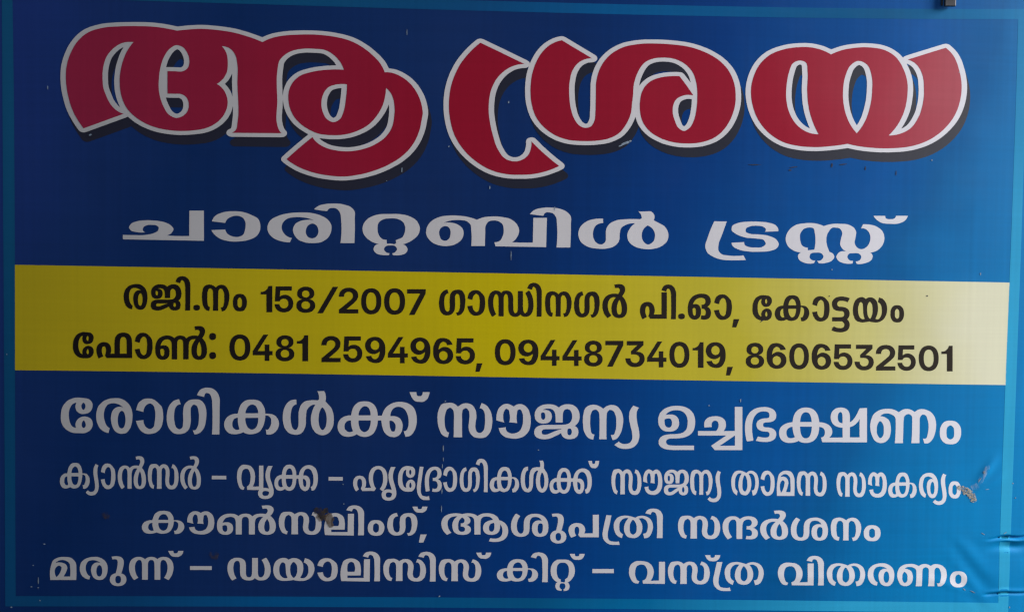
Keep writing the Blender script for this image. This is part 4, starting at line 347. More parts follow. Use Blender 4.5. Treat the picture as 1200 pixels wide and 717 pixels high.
DATA["l3"] = [
    "-4426 -6 -10 5 -8 9 -9 12 -4 8 -6 19 -5 19 -2 18 -1 18 1 16 4 23 3 9 7 17 8 13 5 6 6 4 13 6 13 3 7 1 15 -1 13 -2 12 -4 12 -6 10 -6 15 -12 -14 4 -14 1 -13 -3 -11 -4 -11 -8 -13 -15 -7 -13 -3 -9 -5 -20 -2 -22 1 -30 3 -20 6 -22 8 -19 9 -16 6 -7 13 -9 13 -7 7 -2 7 -2 15 0 16 2 8 2 8 4 8 6 7 7 13 19 5 12 5 12 3 11 5 25 3 26 1 22 -2 33 -2 11 -5 21 -8 18 -5 10 -12 16 -13 13 -15 12 -9 5 -16 7 -10 3 -10 1 -20 1 -20 -1 -21 -3 -10 -2 -30 -11 -11 -5 -10 -7 -9 -9 -16 -16 -8 -10 -6 -11 -6 -13 -6 -23 -2 -13 -1 -13 -1 -23 2 -20 3 -20 3 -11 8 -21 9 -18 5 -8 6 -6 13 -11 15 -10 8 -3 9 -3 9 -2 10 0;-4331 137 8 -6 6 -10 2 -6 6 -25 1 -26 -2 -27 -3 -14 -4 -14 -3 -5 -6 -8 -8 -3 -3 -1 -7 3 -6 5 -5 9 -3 6 -5 22 -1 26 3 27 6 24 3 6 6 10 8 6 3 1;-4124 244 -13 -3 -11 -4 -11 -4 -9 -6 -16 -13 -6 -8 -6 -8 -7 -18 -3 -10 -2 -21 1 -14 2 -13 4 -11 5 -10 7 -8 8 -6 9 -5 11 -4 11 -2 12 -1 19 2 15 4 6 4 11 8 7 9 6 12 3 12 1 13 -1 15 -2 6 -4 11 -7 9 -8 6 -9 5 -10 2 -11 1 -14 -1 -14 -3 -14 -4 -6 -3 -16 -11 27 -12 9 5 8 3 7 -1 4 -3 3 -5 2 -7 1 -16 -2 -7 -2 -7 -3 -4 -3 -1 -6 -1 -7 5 -3 5 -2 9 -1 12 1 12 2 8 7 18 7 6 10 4 10 3 15 2 9 0 11 -2 12 -5 10 -7 9 -14 4 -12 2 -13 1 -25 0 -36 62 1 1 60 3 24 4 9 6 8 6 4 7 2 14 0 7 -4 7 -5 7 -12 5 -15 2 -19 -2 -21 -4 -11 -8 -14 -7 -8 -11 -6 -16 -5 -14 -2 -18 -2 -141 -2 -23 -3 -11 -4 -10 -4 -10 -5 -9 -8 -7 -10 -5 -12 -2 -13 0 -16 3 -15 6 -12 9 -10 6 -4 13 -6 14 -3 17 -2 16 0 20 2 12 2 12 4 20 7 43 20 18 10 16 11 16 14 9 9 6 -7 17 16 4 2 5 1 6 -1 4 -3 3 -5 2 -9 0 -9 -1 -7 -4 -7 -5 -3 -8 -1 -3 1 -4 3 -3 5 -1 7 0 13 2 13 6 11 7 10 7 7 3 2 2 -1 -57 8 -9 -11 -10 -17 -4 -13 -1 -8 0 -14 2 -13 4 -12 7 -11 9 -10 13 -7 15 -4 10 -1 23 0 11 2 11 4 9 4 7 6 7 7 5 9 3 9 2 10 1 12 -2 17 -4 14 -4 6 -8 9 -5 4 -10 6 -17 4 -14 1 -9 -2 -13 -7 -26 -18 -13 -7 -28 -8 -26 -9 -66 -26 -13 -2 -15 -1 -8 1 -6 4 -3 7 0 5 1 5 5 6 8 4 16 2 84 2 66 8 72 16 16 12 14 15 10 18 6 21 2 16 0 20 -4 22 -6 20 -4 10 -12 17 -15 13 -9 6 -10 4 -11 3 -12 2 -23 0 -16 -3 -16 -6 -8 -3 -14 -11 -14 -13 15 1 -4 1 -17 14 -16 9 -12 4 -15 3 -26 2;-3891 268 29 -8 5 22 5 9 3 3 7 2 10 -3 8 -5 6 -8 5 -11 4 -15 4 -21 1 -15 2 -135 0 -46 -3 -91 59 1 1 91 1 103 1 102 -2 16 -2 8 -6 17 -7 14 -5 9 -12 13 -12 9 -7 5 -8 3 -16 4 -16 2 -15 -1 -8 -1 -14 -5 -13 -6 -7 -5 -5 -6 -9 -14 -12 -28;-3663 -51 12 2 10 6 4 3 3 5 2 5 2 13 -2 13 -2 5 -3 4 -5 3 -9 5 -12 2 -6 0 -13 -1 -5 -2 -10 -4 -4 -4 -3 -4 -3 -6 -1 -13 0 -6 4 -11 3 -5 4 -3 10 -5 6 -2 12 -1;-3512 -9 -8 2 -10 5 -5 7 -3 8 -7 55 1 76 1 13 4 13 7 20 4 6 4 4 9 5 5 1 9 0 4 -2 4 -4 10 -14 4 -9 1 -10 2 -48 1 -53 -1 -59 -2 -58 61 0 -1 118 3 101 1 10 4 9 9 13 7 5 5 1 10 -3 10 -5 5 -6 7 -14 6 -15 3 -13 2 -13 1 -54 -1 -29 -2 -14 -7 -29 -5 -14 -4 -4 -4 -2 -9 -2 -10 1 14 -47 16 3 14 6 6 4 7 6 11 16 15 32 5 14 6 29 7 43 1 28 -2 14 -4 27 -4 14 -5 13 -6 12 -12 18 -8 8 -8 8 -8 5 -8 4 -16 3 -17 1 -15 -3 -15 -5 -12 -7 -10 -9 -10 -10 -9 9 -10 7 -11 7 -13 5 -13 4 -8 1 -17 1 -8 -1 -17 -4 -18 -9 -8 -6 -6 -6 -7 -10 -5 -12 -3 -13 -5 -26 -4 -32 0 -33 2 -32 4 -34 3 -16 6 -15 5 -10 12 -19 7 -9 8 -7 14 -7 16 -4 9 -1;-3174 149 -19 -4 -10 -3 -8 -5 -7 -6 -6 -8 -6 -9 -9 -18 -2 -10 -4 -20 0 -31 2 -23 3 -10 3 -10 5 -9 12 -16 7 -6 7 -5 8 -4 8 -3 17 -2 18 0 20 2 8 3 8 5 8 6 6 8 6 9 9 19 4 10 4 22 1 22 -2 21 -4 20 -7 17 -12 16 -6 6 -7 6 -8 4 -9 3 -19 3;-3160 106 8 -6 7 -8 4 -7 2 -9 1 -9 0 -29 -1 -19 -2 -9 -4 -7 -11 -10 -8 -3 -4 0 -5 2 -4 3 -7 7 -4 7 -2 9 -1 19 0 29 1 9 2 9 4 7 7 9 9 6 4 0",
    "-2838 225 -5 -11 -10 -12 -11 -10 -15 -9 -9 -4 -11 -2 -10 -2 -12 0 0 -30 66 1 0 -102 1 -103 68 1 0 101 -1 101 0 101 -45 -1;-2626 -55 11 3 11 3 10 5 9 6 9 7 7 7 13 18 5 9 3 11 4 22 1 12 -1 16 -2 8 -5 15 -11 20 -10 12 -11 9 -20 11 -7 3 -14 3 -16 1 -14 -1 -13 -3 -12 -5 -11 -6 -10 -9 5 70 134 2 0 49 -94 -1 -93 -2 -5 -86 -4 -86 55 0 6 11 3 5 10 7 12 6 6 2 15 1 11 -1 5 -1 5 -2 9 -6 11 -11 7 -16 2 -11 0 -13 -2 -12 -4 -10 -6 -9 -8 -8 -9 -6 -10 -3 -12 -1 -11 0 -10 3 -10 5 -11 10 -5 9 -4 9 -1 11 -58 -1 4 -22 7 -19 11 -17 15 -14 18 -11 20 -7 11 -2 24 -2;-2374 -57 12 2 21 7 18 10 14 13 11 15 4 8 3 9 2 19 -2 15 -2 7 -5 13 -8 11 -11 10 -12 8 -14 5 -16 3 10 2 10 4 8 4 8 6 7 6 6 8 4 8 4 9 2 9 0 10 -2 18 -6 16 -5 8 -11 12 -15 11 -9 4 -9 3 -20 5 -23 1 -22 -2 -11 -2 -19 -7 -8 -4 -15 -11 -12 -13 -4 -8 -6 -16 -2 -17 0 -11 2 -9 4 -9 4 -8 6 -7 7 -6 8 -6 9 -4 9 -3 11 -2 -16 -4 -14 -5 -12 -8 -11 -10 -8 -12 -5 -13 -2 -7 -1 -15 2 -19 3 -9 4 -8 11 -15 14 -12 18 -9 21 -7 12 -2 25 -1;-2415 -13 -10 3 -8 5 -7 6 -5 8 -3 9 -1 10 2 14 5 9 5 7 8 7 9 4 10 3 11 1 11 -1 10 -2 9 -5 8 -6 5 -7 5 -8 2 -15 -1 -10 -3 -9 -5 -8 -6 -6 -9 -5 -9 -4 -17 -2;-2414 119 -8 4 -7 4 -6 6 -4 7 -3 8 0 9 1 13 4 8 5 7 6 5 8 4 8 2 10 1 15 -1 8 -3 7 -5 6 -6 4 -7 3 -8 0 -9 0 -9 -3 -8 -4 -7 -6 -6 -7 -5 -8 -3 -14 -2;-2147 142 -59 -102 -58 -102 63 1 59 102 59 102 58 102 -63 -1;-1903 -59 111 2 0 48 -136 -2 74 62 22 21 17 19 12 20 6 14 2 15 0 19 -2 10 -3 9 -4 9 -5 9 -6 7 -15 14 -18 10 -21 7 -24 3 -26 -1 -24 -4 -11 -4 -11 -5 -9 -5 -9 -7 -8 -7 -7 -9 -6 -9 -5 -10 -3 -10 -3 -11 -2 -12 0 -12 59 1 2 19 4 11 6 9 8 8 10 5 11 4 12 1 12 -1 10 -2 9 -5 8 -6 5 -7 4 -9 2 -9 0 -11 -2 -10 -3 -9 -6 -9 -11 -13 -25 -21 -56 -47 -57 -46 0 -44;-1629 -65 14 2 12 4 12 5 11 7 10 8 9 9 7 11 7 12 6 12 5 14 4 15 2 16 2 35 -2 35 -3 16 -4 15 -5 14 -6 13 -7 11 -8 11 -9 9 -10 7 -11 7 -12 5 -12 3 -14 2 -14 1 -15 -1 -13 -3 -13 -3 -11 -6 -11 -6 -10 -8 -9 -10 -8 -10 -7 -12 -5 -13 -5 -14 -4 -15 -3 -16 -1 -35 2 -35 3 -16 4 -14 5 -14 6 -13 7 -11 8 -11 9 -9 10 -8 10 -6 12 -5 13 -3 13 -2 15 -1;-1658 -16 -6 2 -12 8 -9 11 -8 15 -5 18 -4 21 -1 24 1 24 3 21 5 18 7 15 10 12 11 8 7 3 14 2 14 -2 7 -2 11 -8 10 -12 7 -14 6 -18 3 -21 1 -24 0 -24 -3 -21 -6 -19 -7 -15 -9 -11 -12 -8 -6 -3 -14 -2;-1359 -65 14 2 13 4 12 5 11 7 10 8 9 10 8 10 7 12 6 13 5 14 4 16 2 16 2 17 0 18 0 18 -2 17 -3 17 -4 15 -5 14 -7 13 -7 11 -8 11 -9 9 -11 8 -11 6 -12 5 -13 4 -14 2 -15 0 -15 -1 -14 -2 -13 -4 -12 -5 -11 -7 -10 -8 -9 -10 -8 -10 -7 -12 -6 -13 -5 -14 -4 -15 -3 -17 -1 -17 -1 -18 1 -18 2 -17 3 -17 4 -15 5 -14 6 -13 7 -11 9 -11 9 -9 10 -8 12 -6 12 -5 13 -4 14 -2 15 0;-1390 -16 -6 3 -12 7 -10 12 -8 15 -5 18 -4 22 -1 24 1 24 3 21 5 19 8 15 9 12 12 8 14 4 8 1 14 -2 7 -2 12 -8 10 -12 8 -15 5 -18 4 -21 1 -25 -1 -24 -3 -21 -5 -19 -8 -15 -9 -12 -12 -8 -7 -2 -15 -3;-1146 -66 42 82 42 83 42 82 0 50 -107 -1 -106 -2 0 -50 75 1 75 1 -43 -82 -42 -83 -42 -82",
    "-758 186 -13 45 -17 -3 -9 -3 -15 -8 -8 -6 -7 -7 -14 -17 -5 -9 -6 -13 -5 -14 -6 -31 -3 -29 -1 -27 3 -27 5 -27 4 -13 5 -12 6 -11 12 -16 15 -13 8 -5 8 -3 17 -3 9 0 18 1 18 4 8 3 8 4 14 12 11 15 5 8 4 9 2 9 3 21 3 27 -2 53 -1 46 1 9 3 8 9 15 4 3 4 2 3 0 9 -2 8 -5 5 -7 4 -9 8 -46 1 -13 1 -28 -1 -25 -2 -24 -3 -12 -5 -18 -6 -13 -4 -6 -5 -3 -4 -2 -8 -2 -9 1 16 -36 15 2 14 4 7 4 8 6 7 7 7 8 12 18 6 14 5 16 3 16 5 46 2 27 0 14 -3 25 -4 24 -3 12 -10 19 -11 16 -7 7 -7 5 -9 4 -9 3 -20 1 -20 -1 -10 -1 -19 -6 -8 -4 -7 -5 -13 -14 -10 -16 -4 -10 -4 -24 -3 -43 3 -59 -2 -44 -2 -8 -3 -6 -3 -4 -8 -6 -8 -3 -4 1 -4 2 -12 9 -5 8 -4 9 -8 45 -2 14 0 27 3 44 2 9 4 9 5 11 7 10 9 6 9 4 5 1;-485 114 4 22 3 12 7 13 8 10 9 9 10 5 6 1 5 -1 10 -6 5 -5 5 -7 6 -14 5 -24 3 -21 0 -27 -4 -51 -4 -23 -3 -8 -3 -7 -9 -9 -9 -5 -4 0 -10 1 -10 6 -9 9 -9 12 -3 8 -4 13 -4 24 -58 -7 5 -19 7 -21 9 -19 9 -15 7 -9 8 -8 8 -5 16 -9 9 -3 10 -2 19 0 17 3 16 4 7 3 16 11 8 7 8 9 7 10 6 13 6 18 4 21 3 33 0 22 -2 23 -5 34 -3 10 -4 8 -10 14 -25 26 -16 13 -8 5 -17 6 -17 2 -17 -1 -18 -3 -8 -3 -8 -5 -15 -11 -7 -7 -6 -8 -5 -11 -6 -17 -7 -33;-117 226 -9 -2 -8 -3 -12 -10 -10 -11 -10 -14 20 0 -12 16 -6 7 -13 9 -14 6 -8 2 -17 1 -11 -1 -11 -2 -10 -4 -9 -5 -8 -6 -8 -7 -7 -9 -6 -10 -9 -22 -4 -13 -5 -28 -1 -15 1 -30 4 -41 8 -35 7 -20 9 -19 14 -27 15 -8 36 30 -17 36 -8 25 -6 28 -3 31 -1 23 2 22 5 27 8 20 6 10 7 6 3 1 6 1 5 -2 4 -3 3 -3 5 -10 5 -16 3 -35 1 -93 1 -92 58 0 -1 89 -1 88 0 27 1 13 3 16 5 10 4 7 3 2 7 3 5 0 5 -1 4 -3 3 -3 6 -11 3 -13 2 -11 4 -69 54 4 1 39 -1 31 -5 24 -4 11 -4 9 -6 8 -7 8 -15 11 -19 6 -22 2;30 -71 9 3 7 3 12 9 10 12 10 14 -20 -1 12 -15 6 -7 13 -9 7 -4 15 -4 16 -1 12 0 10 3 11 3 9 5 9 7 7 7 7 9 6 9 10 23 3 13 5 28 1 15 -1 30 -4 41 -8 34 -7 21 -9 19 -15 27 -14 8 -37 -30 14 -28 7 -16 5 -18 6 -28 3 -31 1 -23 -2 -21 -5 -27 -8 -21 -6 -9 -7 -6 -3 -1 -7 -1 -5 2 -5 4 -6 12 -5 16 -3 35 -1 93 -2 92 -57 -1 1 -101 1 -102 -2 -19 -2 -10 -6 -13 -5 -5 -4 -3 -4 -1 -7 0 -5 2 -7 7 -5 13 -3 9 -2 18 -3 77 -55 3 -1 -61 2 -24 4 -26 3 -11 4 -9 5 -9 6 -8 9 -8 10 -7 12 -5 7 -2 23 -2;170 247 27 -7 5 21 4 9 3 2 6 2 10 -2 7 -5 6 -8 5 -12 4 -14 4 -20 1 -15 4 -132 0 -45 -1 -89 55 1 1 89 -1 100 -1 101 -2 15 -2 8 -6 16 -6 14 -5 9 -11 12 -12 10 -7 4 -8 4 -14 4 -15 1 -15 0 -7 -2 -14 -4 -12 -7 -6 -4 -5 -6 -8 -14 -11 -27;441 -22 -8 1 -10 5 -4 6 -3 9 -7 52 -1 73 1 13 3 12 7 19 4 6 4 4 8 4 4 1 9 0 4 -2 4 -4 10 -13 3 -9 2 -9 2 -46 2 -51 0 -56 -2 -56 58 0 -2 112 1 98 2 9 3 9 8 12 7 5 5 1 10 -3 9 -5 5 -5 7 -14 6 -15 3 -12 2 -12 2 -52 -1 -28 -2 -13 -6 -28 -5 -13 -4 -4 -3 -2 -9 -2 -10 1 14 -45 15 3 14 5 6 4 6 6 10 16 14 30 5 13 6 28 5 41 1 27 -2 14 -5 26 -3 13 -5 12 -6 11 -12 18 -7 8 -8 7 -8 5 -7 4 -16 3 -16 1 -14 -3 -14 -5 -12 -7 -9 -8 -9 -10 -9 9 -10 7 -11 6 -12 6 -20 5 -16 0 -8 -1 -16 -4 -16 -8 -8 -6 -6 -6 -6 -9 -4 -12 -4 -12 -4 -25 -3 -31 0 -31 3 -31 4 -32 3 -15 5 -14 5 -10 12 -19 7 -8 7 -7 14 -7 7 -2 17 -3;788 183 -13 45 -17 -3 -8 -3 -15 -8 -7 -6 -8 -7 -12 -17 -6 -9 -6 -13 -4 -15 -6 -30 -3 -29 0 -28 2 -27 6 -27 4 -13 4 -12 7 -11 12 -16 14 -13 8 -5 7 -3 17 -3 9 -1 17 1 18 4 8 3 7 5 14 11 11 15 4 8 4 9 2 10 3 20 2 28 -2 53 -1 46 1 9 2 8 9 15 4 4 4 2 4 0 8 -3 7 -5 6 -7 4 -9 7 -46 2 -13 0 -28 0 -26 -2 -24 -2 -11 -6 -18 -6 -14 -3 -5 -5 -4 -3 -2 -8 -1 -10 1 16 -37 8 0 14 4 13 6 8 6 7 7 7 8 11 18 6 15 4 15 3 16 6 47 1 27 0 14 -3 25 -4 25 -3 11 -10 19 -11 17 -7 6 -7 6 -8 4 -9 2 -20 2 -19 -1 -9 -1 -19 -6 -8 -4 -7 -6 -12 -13 -10 -16 -4 -11 -3 -23 -3 -44 3 -59 -2 -45 -1 -7 -3 -7 -3 -3 -8 -7 -8 -2 -4 0 -4 2 -11 10 -5 8 -4 9 -8 45 -2 14 0 27 3 44 2 10 3 9 5 11 7 10 8 6 9 4 5 0;1223 -72 15 3 13 6 12 7 10 10 8 13 7 14 4 17 2 19 1 22 -2 26 -4 24 -8 24 -10 22 -12 19 -8 9 -16 16 -23 15 -8 4 -18 5 -20 4 -22 1 -27 -2 -23 -6 -11 -4 -10 -4 -18 -12 -15 -14 -11 -16 -9 -18 -7 -19 -3 -20 -1 -22 1 -26 2 -12 6 -22 7 -21 9 -19 11 -16 19 -23 9 -7 41 30 -14 19 -12 20 -9 22 -4 16 -4 28 0 21 3 21 5 18 8 16 5 7 12 11 7 4 16 6 9 2 22 0 14 -3 17 -10 13 -12 7 -10 6 -11 9 -25 3 -14 4 -20 1 -20 1 -21 -2 -23 -2 -8 -6 -12 -8 -7 -4 -1 -9 -1 -7 2 -5 4 -7 11 -5 16 -2 23 0 27 2 18 6 25 6 17 8 16 9 15 10 15 8 8 15 20 17 28 8 18 2 9 1 8 0 15 -2 11 -4 11 -7 11 -9 9 -13 7 -8 3 -18 3 -16 0 -29 -3 -20 -4 11 -41 25 4 8 0 9 -3 6 -4 4 -7 2 -8 1 -10 -3 -10 -5 -11 -12 -19 -12 -14 -5 -13 -14 -18 -13 -18 -15 -27 -7 -19 -4 -19 -3 -20 -1 -20 2 -26 5 -23 9 -20 5 -8 7 -7 7 -6 7 -6 9 -4 9 -3 21 -4 11 -1",
    "1518 117 -19 -4 -9 -4 -15 -10 -13 -13 -5 -7 -8 -18 -2 -10 -2 -10 -2 -22 2 -24 4 -22 7 -19 8 -19 5 -10 10 -8 45 26 -1 6 -11 25 -4 15 -3 18 0 16 3 20 4 12 4 6 4 4 9 3 5 -1 4 -2 3 -2 6 -10 4 -12 3 -24 -1 -24 -4 -19 -7 -19 23 -32 96 1 95 1 -1 102 -2 101 -2 102 -62 -1 3 -127 2 -127 -103 -1 3 -14 8 5 9 27 3 14 1 16 -2 19 -5 18 -3 9 -9 16 -12 14 -7 6 -8 5 -9 4 -10 2 -11 2 -11 0;1717 244 28 -7 4 21 5 10 3 2 6 2 11 -2 7 -5 6 -8 5 -12 4 -15 4 -21 1 -15 5 -137 1 -91 -2 -46 57 1 0 91 -1 104 -1 103 -2 16 -3 8 -6 17 -6 14 -5 9 -12 13 -12 10 -7 5 -8 3 -15 4 -15 2 -15 -1 -8 -1 -14 -5 -12 -6 -6 -5 -5 -6 -9 -15 -11 -28;1941 -77 5 1 10 5 4 4 3 4 3 11 0 14 -1 6 -3 5 -3 4 -9 6 -5 2 -12 2 -12 0 -6 -1 -6 -2 -10 -4 -4 -4 -3 -4 -3 -11 0 -14 1 -6 6 -9 4 -3 10 -5 12 -3 6 0;2128 217 -26 -6 -24 -9 -21 -13 -18 -17 -15 -20 -6 -11 -10 -25 -7 -28 -3 -31 1 -34 4 -29 3 -13 4 -11 10 -20 6 -7 7 -7 7 -6 16 -8 8 -2 18 -2 9 0 16 4 14 7 6 5 11 11 7 15 3 9 4 20 1 12 -1 22 -2 20 -3 9 -6 15 -4 7 -9 11 -6 4 -13 7 -15 3 -8 0 -18 -2 -17 -7 -8 -5 -14 -11 -15 -18 12 -40 11 7 12 17 13 10 8 3 8 0 3 -1 6 -5 4 -8 1 -6 2 -15 0 -15 0 -11 -2 -13 -2 -6 -4 -6 -4 -2 -3 -1 -5 1 -4 3 -7 9 -5 16 -3 24 -1 32 0 22 3 20 3 10 7 16 8 15 11 13 12 10 14 7 16 6 9 1 18 2 9 -1 16 -3 6 -3 5 -4 4 -4 4 -6 4 -13 0 -8 0 -9 -2 -8 -4 -7 -5 -6 -7 -4 -6 -2 -9 -1 -11 0 1 -47 15 0 12 -3 8 -4 6 -7 5 -8 3 -13 0 -14 -1 -11 -4 -9 -2 -4 -7 -4 -4 -1 -11 -1 -22 4 -6 -46 6 0 19 -4 14 -1 20 1 13 3 11 4 10 6 8 8 7 9 5 11 3 11 2 13 1 15 -3 19 -2 9 -9 16 -11 13 -14 10 -10 3 0 -2 7 3 6 3 13 11 9 12 4 10 3 10 1 18 -2 18 -6 17 -9 15 -6 7 -15 11 -9 5 -10 4 -23 6 -28 1;2363 99 3 22 3 12 7 13 8 11 9 8 11 5 6 1 5 -1 11 -6 5 -5 5 -7 6 -14 6 -24 2 -21 1 -27 -4 -51 -3 -23 -3 -9 -4 -6 -8 -9 -10 -5 -5 -1 -10 2 -9 6 -10 8 -9 13 -4 8 -4 13 -4 24 -59 -7 5 -19 8 -21 9 -19 10 -15 7 -9 8 -8 8 -6 16 -8 10 -4 10 -1 19 0 18 2 16 4 7 4 16 11 8 7 9 8 7 10 6 13 5 19 4 21 3 32 0 23 -2 23 -6 34 -3 10 -4 8 -10 13 -26 27 -17 13 -8 5 -17 6 -18 2 -17 0 -18 -4 -9 -3 -8 -5 -15 -11 -7 -7 -6 -8 -5 -11 -6 -17 -7 -33;2570 -166 34 96 -67 -1 -16 -96",
    "2885 210 -14 0 -13 -1 -13 -2 -10 -4 -21 -10 -9 -6 -9 -7 -8 -9 -7 -10 -12 -22 -8 -24 -3 -13 -2 -27 0 -41 4 -26 3 -13 5 -10 11 -20 7 -9 15 -14 8 -6 17 -10 21 -7 23 -3 44 0 20 2 9 3 15 9 13 13 9 14 5 18 2 18 0 8 -5 19 -4 8 -4 7 -11 9 -6 4 -13 6 -15 2 -15 -1 -7 -2 -14 -7 -13 -10 -6 -7 -8 -14 -5 -16 -1 -8 1 -12 5 -18 -15 5 -8 6 -6 6 -8 15 -8 27 -4 21 -1 21 0 23 2 23 6 19 8 17 5 7 5 6 8 4 13 5 -5 -17 -1 -19 3 -16 6 -14 10 -11 5 -5 13 -7 7 -2 15 -2 15 2 14 5 14 7 5 5 9 13 7 16 2 9 1 15 -2 15 -2 7 -3 8 -11 13 -12 10 -7 4 -8 2 -18 3;2920 163 5 -10 2 -6 1 -11 -1 -6 -2 -9 -4 -7 -5 -4 -4 3 -7 11 -1 5 -1 12 0 6 3 9 5 7 4 4;2923 19 2 -3 5 -10 3 -10 1 -12 0 -6 -3 -8 -5 -6 -4 -3 -5 3 -5 6 -3 8 -1 6 1 12 2 10 5 10 2 3 2 1;3201 211 -17 -3 -8 -4 -15 -10 -13 -14 -10 -16 -4 -10 -6 -21 -6 -23 -3 -19 -9 0 -17 -2 -8 -2 -16 -6 -17 -10 -7 -6 -6 -7 -5 -9 -9 -20 -3 -11 -2 -20 3 -21 6 -19 4 -8 12 -16 14 -12 8 -4 18 -4 17 -1 8 0 15 3 15 4 26 10 13 -8 14 -5 15 -3 15 0 26 4 19 7 9 5 8 6 8 8 6 9 6 11 9 22 4 13 6 28 4 48 4 1 7 -1 7 -2 4 -2 8 -7 6 -8 3 -7 2 -16 0 -17 -2 -16 -4 -16 -6 -12 -5 -10 -4 -3 -3 -3 -6 0 -10 2 8 -44 10 -2 17 0 16 5 8 4 14 12 12 14 5 10 9 22 2 11 1 12 0 10 -4 20 -3 10 -9 17 -6 7 -13 13 -7 5 -7 3 -8 3 -16 2 -17 2 -14 -1 -3 26 -6 24 -4 11 -9 19 -11 16 -7 7 -6 4 -14 7 -21 5 -20 1;3231 168 10 -4 9 -7 4 -5 7 -12 5 -13 4 -15 1 -16 -92 0 2 13 4 17 6 15 3 6 5 6 8 8 10 6 4 1;3272 55 1 -10 -1 -21 -4 -19 -4 -15 -6 -14 -3 -6 -10 -8 -5 -3 -5 -3 -6 -1 -5 1 -6 2 -10 8 -10 10 -7 16 -8 26 -3 18 0 18;3121 36 0 -18 6 -32 8 -30 -11 -3 -5 0 -9 1 -5 3 -4 3 -8 9 -6 11 -1 7 -2 15 2 15 2 8 2 9 4 7 5 5 8 5 9 2 6 0;3521 90 3 22 7 19 7 12 8 8 10 8 6 2 5 0 5 0 6 -3 10 -8 5 -7 4 -8 5 -14 4 -24 2 -27 -1 -40 -3 -36 -5 -19 -3 -7 -4 -5 -10 -7 -9 -2 -10 1 -5 3 -9 7 -10 11 -8 15 -4 13 -4 23 -59 -7 5 -18 8 -22 9 -18 10 -16 7 -9 8 -7 8 -6 16 -9 10 -3 10 -2 9 -1 10 1 18 3 15 4 8 3 7 5 17 13 8 8 7 11 6 13 5 18 5 32 2 21 -1 23 -3 35 -5 22 -3 9 -4 9 -5 7 -23 26 -16 14 -8 6 -17 8 -9 3 -17 2 -18 -1 -17 -3 -9 -3 -8 -5 -14 -11 -7 -7 -7 -8 -5 -11 -6 -17 -6 -33;3780 202 -24 -6 -19 -9 -16 -13 -11 -14 -8 -18 -3 -18 0 -16 2 -12 5 -16 8 -14 8 -10 13 -9 17 -7 19 -4 20 -3 31 0 8 -3 9 -5 6 -6 4 -10 1 -14 -2 -11 -5 -9 -5 -4 -7 -4 -10 -3 -20 -1 -95 -1 1 -49 104 1 15 1 13 2 13 2 11 4 9 5 16 12 12 14 8 16 5 16 1 8 -1 21 -3 12 -4 11 -6 10 -8 8 -5 5 -13 9 -14 6 -8 3 -18 3 -9 1 -33 1 -13 3 -9 6 -4 6 -3 7 -1 12 0 7 2 7 7 9 10 8 16 4 22 1 23 -2 22 -5 22 -9 26 46 -30 10 -21 5 -32 5 -22 0;3825 -214 24 4 10 3 20 8 15 12 7 6 10 16 3 8 4 19 0 19 -3 15 -5 13 -7 11 -8 10 -15 13 -16 10 -41 -40 5 0 12 -10 8 -9 5 -11 2 -12 -2 -10 -4 -10 -6 -6 -12 -6 -12 -3 -15 -1 -18 1 -16 2 -15 4 -14 6 -14 7 -26 -46 31 -12 21 -6 32 -4 27 -1;4033 197 -13 -4 -12 -7 -12 -9 -11 -10 -9 -11 -7 -14 -6 -16 -5 -18 -3 -17 -3 -36 0 -18 2 -19 3 -18 5 -17 11 -26 6 -12 8 -11 8 -8 11 -8 11 -5 25 -6 23 -4 23 1 24 3 27 4 17 4 19 -5 27 -4 31 -2 16 0 16 3 14 4 13 6 12 7 12 8 11 10 9 11 9 14 8 16 6 17 5 18 2 18 1 16 0 17 -2 17 -3 17 -5 15 -5 13 -8 13 -8 12 -9 10 -10 9 -9 7 -10 5 -11 4 -11 3 -11 2 -12 -54 16 -8 6 -5 11 -12 6 -11 5 -12 5 -29 2 -27 0 -14 -4 -26 -3 -12 -10 -20 -7 -10 -7 -7 -8 -5 -6 -2 -8 -1 -8 1 -8 2 -8 3 6 12 10 25 8 26 4 29 1 30 -1 15 -5 32 -4 15 -6 15 -6 12 -9 10 -10 9 -11 8 -12 6 -11 4 -9 2 -18 1 -18 -3 -13 -5 -19 -12 -6 5 -13 9 -14 6 -15 2 -16 -1;4050 139 5 -2 8 -5 5 -8 3 -11 5 -54 3 -44 2 -15 9 -33 8 -21 -14 -4 -12 -1 -6 2 -8 3 -8 6 -8 7 -12 16 -5 10 -6 23 -5 38 0 27 2 13 6 22 8 21 5 7 6 4;4159 144 6 -5 6 -7 10 -16 4 -11 3 -13 3 -28 0 -41 -3 -26 -7 -22 -9 -19 -5 -7 -5 -2 -5 2 -5 5 -5 7 -9 15 -5 12 -3 13 -3 13 -3 41 0 28 2 13 3 12 8 19 6 9 5 7 6 3;4478 109 -20 -3 -9 -4 -8 -4 -7 -7 -12 -16 -8 -19 -3 -10 -2 -20 0 -31 3 -23 3 -10 4 -10 5 -9 12 -16 7 -6 8 -6 8 -4 8 -2 18 -3 18 0 20 2 9 3 8 5 7 6 6 8 6 9 9 19 3 10 4 22 0 22 -2 21 -5 20 -8 17 -12 16 -14 12 -8 5 -9 3 -20 3;4493 65 9 -6 7 -7 4 -8 2 -8 2 -10 1 -28 -1 -20 -2 -9 -3 -7 -11 -10 -9 -3 -4 1 -4 2 -12 10 -4 7 -3 9 -2 19 0 29 1 9 1 9 4 7 7 8 9 6 4 1"]
